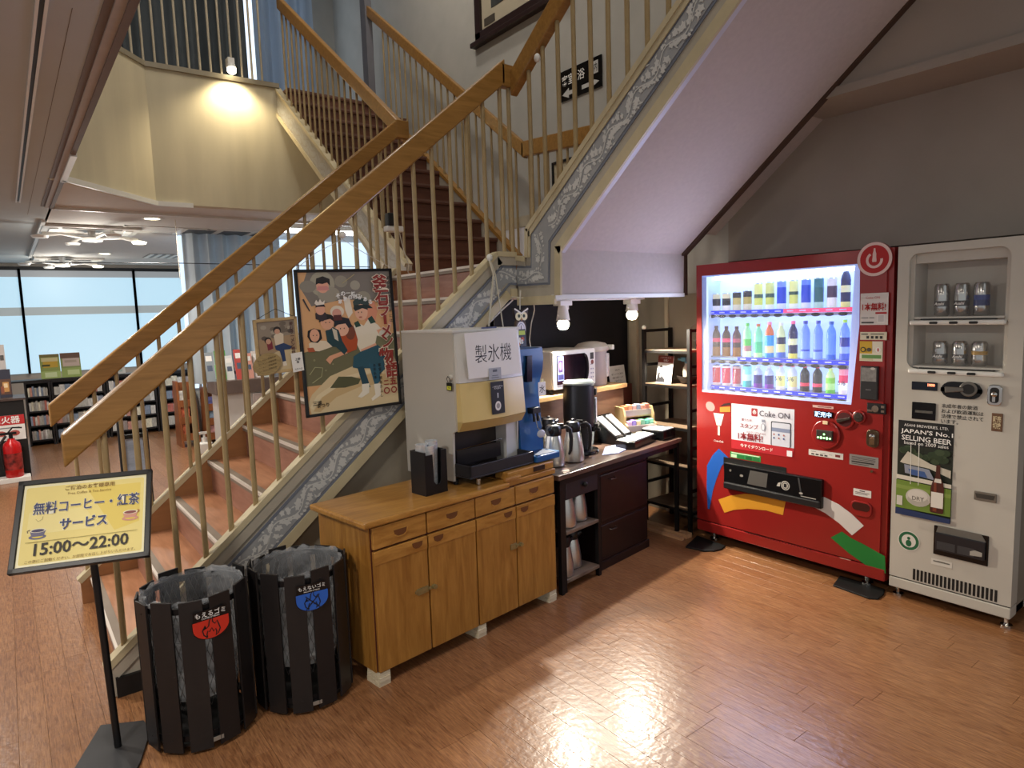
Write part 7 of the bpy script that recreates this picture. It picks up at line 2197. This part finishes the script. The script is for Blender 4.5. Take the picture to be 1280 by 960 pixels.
def magrack(px0, px1, ptop, pbot, lbl, turn=.35):
    a = floor_at(px0, pbot)
    Y = a.y
    x0 = a.x
    x1 = on_y(px1, pbot, Y).x
    h = on_y((px0+px1)/2, ptop, Y).z
    t = thing('magazine_rack', lbl, 'rack', ((x0+x1)/2, Y, 0))
    dd = .34
    for xx in (x0, x1-.03):
        B = MB(); B.prism([(0, 0), (dd, 0), (dd*.85, h), (dd*.30, h)], xx, xx+.03, lambda s, tt, d: Vector((d, Y+s, tt))); B.build('side_panel', m_rackwood, t)
    for j in range(3):
        z = .08+(h-.2)*j/3
        MB().box(x0+.03, x1-.03, Y+.02+.03*j, Y+dd-.04, z, z+.02).build('shelf', m_rackwood, t)
        MB().box(x0+.03, x1-.03, Y+.01+.03*j, Y+.03+.03*j, z, z+.09).build('shelf_lip', m_rackwood, t)
    MB().box(x0+.03, x1-.03, Y+dd-.05, Y+dd-.03, .08, h-.03).build('back_panel', m_rackwood, t)
    k = 0
    for j in range(3):
        z = .08+(h-.2)*j/3+.021
        x = x0+.04
        while x < x1-.12:
            hx = rb.choice(['#c96a4a', '#e0d8d0', '#6a6aa0', '#d0b878', '#b84a3a', '#e6e2dc', '#8aa0b8', '#d8a0a0'])
            w = rb.uniform(.07, .11)
            B = MB(); B.box(x, x+w, Y+.06+.03*j, Y+.09+.03*j, z, z+min(rb.uniform(.18, .26), (h-.2)/3-.03))
            tag(B.build('magazine', mat('magazine_'+hx[1:], hx, rough=.4, var=.3, scale=25)), '%s magazine on the %s tier of the %s wooden rack' % (NTH[k], ['bottom', 'middle', 'top'][j], lbl.split()[0]), 'magazine', 'magazines on the '+lbl)
            x += w+.01
            k += 1
    return t


magrack(228, 252, 476, 560, 'reddish wooden magazine rack left of the sanitizer')
magrack(262, 300, 483, 558, 'broad wooden magazine rack right of the sanitizer')
# sanitizer bottle on a stand
sb = floor_at(258, 580)
t = thing('sanitizer_bottle', 'white pump sanitizer bottle on a slim stand beyond the stair', 'bottle', (sb.x, sb.y, 0))
hz = on_y(258, 575, sb.y).z
zb = .0
B = MB(); B.box(sb.x-.06, sb.x+.06, sb.y-.05, sb.y+.05, 0, .02); B.cyl((sb.x, sb.y, .02), (sb.x, sb.y, .12), .02, n=8); B.build('stand', m_white, t)
zp = on_y(258, 545, sb.y).z
B = MB(); B.box(sb.x-.075, sb.x+.075, sb.y-.05, sb.y+.05, .12, max(.25, zp-.10)); B.build('bottle', m_white, t, bevel=.02)
zq = max(.25, zp-.10)
B = MB(); B.cyl((sb.x, sb.y, zq), (sb.x, sb.y, zq+.05), .03, n=12); B.cyl((sb.x, sb.y, zq+.05), (sb.x, sb.y, zq+.10), .012, n=8); B.box(sb.x-.06, sb.x+.03, sb.y-.015, sb.y+.015, zq+.09, zq+.115); B.build('pump', m_white, t, smooth=40)

# counter with brochures before the side window
YC = 8.35
zk = on_y(300, 475, YC).z
t = thing('brochure_counter', 'long grey-brown counter with a white base below the side window', 'counter', (3.0, YC+.2, 0))
MB().box(1.95, 3.93, YC, YC+.45, zk-.16, zk).build('top', mat('counter_front', '#6e5f58', rough=.4, var=.08), t, bevel=.004)
MB().box(2.0, 3.93, YC+.05, YC+.45, 0, zk-.16).build('base', mat('counter_base', '#d6d2cc', rough=.5, var=.03), t)
fr_ = MB().box(on_y(318, 520, YC).x, on_y(342, 520, YC).x, YC-.02, YC, .02, zk-.18).build('front_board', mat('board_pink', '#b9aaa4', rough=.5, var=.2, scale=20), t)
spec_ = [(271, 456, 283, 476, 'lime green brochure on the long counter', '#78c860'), (284, 444, 294, 474, 'white card with a dark print on the long counter', '#d9d9d6'), (287, 455, 302, 478, 'pale blue postcard standing on the long counter', '#c9d2e0'), (296, 436, 308, 470, 'red brochure at the left of the rack on the counter', '#c05048'), (308, 441, 318, 472, 'salmon brochure in the middle of the counter', '#d89a88'), (318, 438, 330, 474, 'white and red leaflet right of the salmon brochure', '#e0d4cc'), (259, 440, 270, 474, 'grey upright card at the left end of the counter', '#8f979c'), (331, 445, 342, 476, 'pale leaflet behind the small poster on the counter', '#d6dcd8')]
for i, (x0, y0, x1, y1, lb, hx) in enumerate(spec_):
    leaflet(x0, y0, x1, y1, YC+.10+.03*(i % 3), zk+.001, lb, [hx, ('#5a6478', .2, .8, .45, .65), ('#f0ece6', .15, .85, .12, .3)], .25)
leaflet(270, 438, 284, 455, YC+.3, zk+.001, 'bright green brochure at the back of the counter', ['#5fb84a', ('#e0f0d0', .2, .8, .2, .5)], .2)

# ceiling equipment of the far room
m_acgrille = mat('ac_dark_slot', '#6e6860', rough=.5, var=.1)
def cassette(px, y, lbl, w=.84, d=.84):
    c = floor_at(px, y, ZC)
    t = thing('ceiling_air_conditioner', lbl, 'air conditioner', (c.x, c.y, ZC))
    MB().box(c.x-w/2, c.x+w/2, c.y-d/2, c.y+d/2, ZC-.035, ZC+.001).build('panel', mat('ac_panel', '#b9b3ab', rough=.4, var=.02), t, bevel=.01)
    MB().box(c.x-w*.30, c.x+w*.30, c.y-d*.42, c.y-d*.30, ZC-.042, ZC-.033).build('louver', m_acgrille, t)
    MB().box(c.x-w*.30, c.x+w*.30, c.y+d*.30, c.y+d*.42, ZC-.042, ZC-.033).build('louver', m_acgrille, t)
    MB().box(c.x-w*.42, c.x-w*.34, c.y-d*.3, c.y+d*.3, ZC-.042, ZC-.033).build('louver', m_trimwhite, t)
    MB().box(c.x+w*.34, c.x+w*.42, c.y-d*.3, c.y+d*.3, ZC-.042, ZC-.033).build('louver', m_trimwhite, t)


cassette(113, 286, 'nearer square ceiling air conditioner above the reading room', .95, .7)
cassette(85, 324, 'farther square ceiling air conditioner close to the windows', .95, .8)


def fanlamp(px, y, lbl):
    c = floor_at(px, y, ZC-.10)
    t = thing('ceiling_lamp', lbl, 'lamp', (c.x, c.y, ZC))
    B = MB(); B.cyl((c.x, c.y, ZC), (c.x, c.y, ZC-.10), .05, .03, 12); B.lathe([(.002, -.16), (.10, -.15), (.12, -.12), (.05, -.10), (.002, -.10)], 16, (c.x, c.y, ZC)); B.build('hub', m_white, t, smooth=40)
    l = bpy.data.lights.new('arm_light', 'POINT'); l.energy = 18; l.color = (1, .95, .86); l.shadow_soft_size = .12
    lo = bpy.data.objects.new('arm_light', l); COL.objects.link(lo); lo.location = (c.x, c.y, ZC-.28); lo.parent = t; lo.matrix_parent_inverse = WM[t.name].inverted()
    for k in range(4):
        a = .3+k*PI/2
        dx, dy = math.cos(a), math.sin(a)
        B = MB(); B.tube([(c.x+dx*.08, c.y+dy*.08, ZC-.12), (c.x+dx*.32, c.y+dy*.32, ZC-.09), (c.x+dx*.5, c.y+dy*.5, ZC-.11)], [.012, .016, .03], 6)
        B.build('arm', m_white, t, smooth=60)
        B = MB(); B.lathe([(.002, -.155), (.07, -.15), (.085, -.125), (.03, -.11), (.002, -.11)], 14, (c.x+dx*.52, c.y+dy*.52, ZC)); B.build('shade', m_white if k else glow('warm_shade', '#fff6d8', 2.5), t, smooth=40)


fanlamp(115, 296, 'nearer white four-armed ceiling lamp above the reading room')
fanlamp(78, 329, 'farther white four-armed ceiling lamp before the windows')
for k, (px, py, lb) in enumerate(((190, 273, 'nearer round recessed ceiling light of the reading room'), (131, 317, 'farther round recessed ceiling light of the reading room'))):
    c = floor_at(px, py, ZC)
    t = thing('recessed_light', lb, 'light', (c.x, c.y, ZC))
    B = MB(); B.lathe([(.075, -.006), (.10, -.006), (.10, .001), (.075, .001)], 20, (c.x, c.y, ZC), ring=True); B.build('rim', m_white, t)
    B = MB(); B.lathe([(.002, -.004), (.076, -.004)], 20, (c.x, c.y, ZC)); B.build('lens', glow('downlight_lens', '#fff4c8', 4.0), t)
    l = bpy.data.lights.new('down_light', 'SPOT'); l.energy = 170; l.color = (1, .95, .87); l.spot_size = 2.4; l.spot_blend = .6; l.shadow_soft_size = .08
    lo = bpy.data.objects.new('down_light', l); COL.objects.link(lo); lo.location = (c.x, c.y, ZC-.02); lo.parent = t; lo.matrix_parent_inverse = WM[t.name].inverted()
c = floor_at(206, 287, ZC)
t = thing('access_panel', 'flat white framed access panel in the far ceiling right of the light', 'panel', (c.x, c.y, ZC))
B = MB()
for a in ((-.45, -.42, -.25, .25), (.42, .45, -.25, .25), (-.45, .45, -.25, -.22), (-.45, .45, .22, .25)):
    B.box(c.x+a[0], c.x+a[1], c.y+a[2], c.y+a[3], ZC-.008, ZC+.001)
B.build('frame', m_trimwhite, t)
MB().box(c.x-.42, c.x+.42, c.y-.22, c.y+.22, ZC-.004, ZC+.001).build('panel', m_ceiling_far, t)
c = floor_at(212, 320, ZC)
t = thing('ceiling_vent', 'square slatted air vent in the far ceiling left of the curtain', 'vent', (c.x, c.y, ZC))
MB().box(c.x-.35, c.x+.35, c.y-.35, c.y+.35, ZC-.006, ZC+.001).build('frame', m_acgrille, t)
for k in range(6):
    MB().box(c.x-.33+.115*k, c.x-.28+.115*k, c.y-.33, c.y+.33, ZC-.016, ZC-.005).build('slat', m_trimwhite, t)
c = floor_at(285, 292, ZC)
t = thing('ceiling_vent', 'dark slatted grille in the ceiling above the blue-grey curtain', 'vent', (c.x, c.y, ZC))
MB().box(c.x-.6, c.x+.7, c.y-.35, c.y+.30, ZC-.006, ZC+.001).build('frame', m_trimwhite, t)
for k in range(3):
    MB().box(c.x-.52+.4*k, c.x-.2+.4*k, c.y-.28, c.y+.22, ZC-.010, ZC-.005).build('grille', mat('grille_grey', '#4d5358', rough=.5, var=.15), t)
# wires hanging from the far ceiling
c = floor_at(219, 275, ZC)
B = MB(); B.tube([(c.x, c.y, ZC), (c.x, c.y, 2.05)], .004, 5)
tag(B.build('pull_cord', m_cord), 'thin vertical cord hanging from the far ceiling left of the curtain', 'cord')
B = MB(); B.tube([on_y(40, 328, 8.2), on_y(230, 329, 8.2), on_y(420, 333, 8.2), Vector((3.975, 8.2, on_y(420, 333, 8.2).z))], .005, 5)
tag(B.build('curtain_wire', m_darkmetal), 'thin horizontal wire stretched across the reading room', 'wire')
# fluorescent batten before the side window
YB = 7.55
a, b = on_y(352, 288, YB+.2), on_y(458, 284, YB+.2)
t = thing('fluorescent_batten', 'bright fluorescent batten lamp before the side window', 'lamp', tuple((a+b)/2))
MB().box(a.x, b.x, YB+.18, YB+.26, a.z+.03, a.z+.10).build('housing', m_white, t)
B = MB(); B.cyl((a.x+.03, YB+.21, a.z), (b.x-.03, YB+.21, a.z), .022, n=10); B.build('tube', glow('fluorescent', '#f4fbff', 9.0), t, smooth=50)
for xx in (a.x+.01, b.x-.01):
    MB().box(xx-.012, xx+.012, YB+.18, YB+.24, a.z-.02, a.z+.04).build('lamp_holder', m_white, t)
MB().box((a.x+b.x)/2-.01, (a.x+b.x)/2+.01, YB+.20, YB+.24, a.z+.09, ZC).build('hanger', m_white, t)

# ================================================================ unseen ceiling lamps, mostly added fill light for the lobby and upper hall
def unseen_lamp(x, y, z, e, lbl, col=(1, .93, .84), size=.30):
    t = thing('unseen_downlight', lbl, 'light', (x, y, z))
    B = MB(); B.lathe([(.13, -.01), (.17, -.01), (.17, .001), (.13, .001)], 24, (x, y, z), ring=True); B.build('rim', m_white, t)
    B = MB(); B.lathe([(.002, -.006), (.132, -.006)], 24, (x, y, z)); B.build('lens', glow('unseen_lens', '#fff1dc', 5.0), t)
    l = bpy.data.lights.new('unseen_light', 'AREA'); l.shape = 'DISK'; l.size = size; l.energy = e; l.color = col
    lo = bpy.data.objects.new('unseen_light', l); COL.objects.link(lo); lo.location = (x, y, z-.02); lo.parent = t; lo.matrix_parent_inverse = WM[t.name].inverted()


LOB = [(-1.1, 1.2, ZC, 48, 'added fill light in the lobby ceiling beside the viewer'), (-1.1, 4.6, ZC, 62, 'added fill light in the lobby ceiling left of the stair foot'), (-.75, 7.0, ZC, 40, 'lobby ceiling light left of the slot diffuser'), (-1.1, -2.0, ZC, 30, 'added fill light in the lobby ceiling behind the viewer'),
       (1.2, 1.0, 6.39, 40, 'added fill light in the upper hall ceiling above the viewer'), (1.2, 4.6, 6.39, 36, 'added fill light in the upper hall ceiling above the first flight'), (3.0, 5.6, 6.39, 22, 'added fill light in the upper hall ceiling above the landing')]
for a in LOB:
    unseen_lamp(*a)
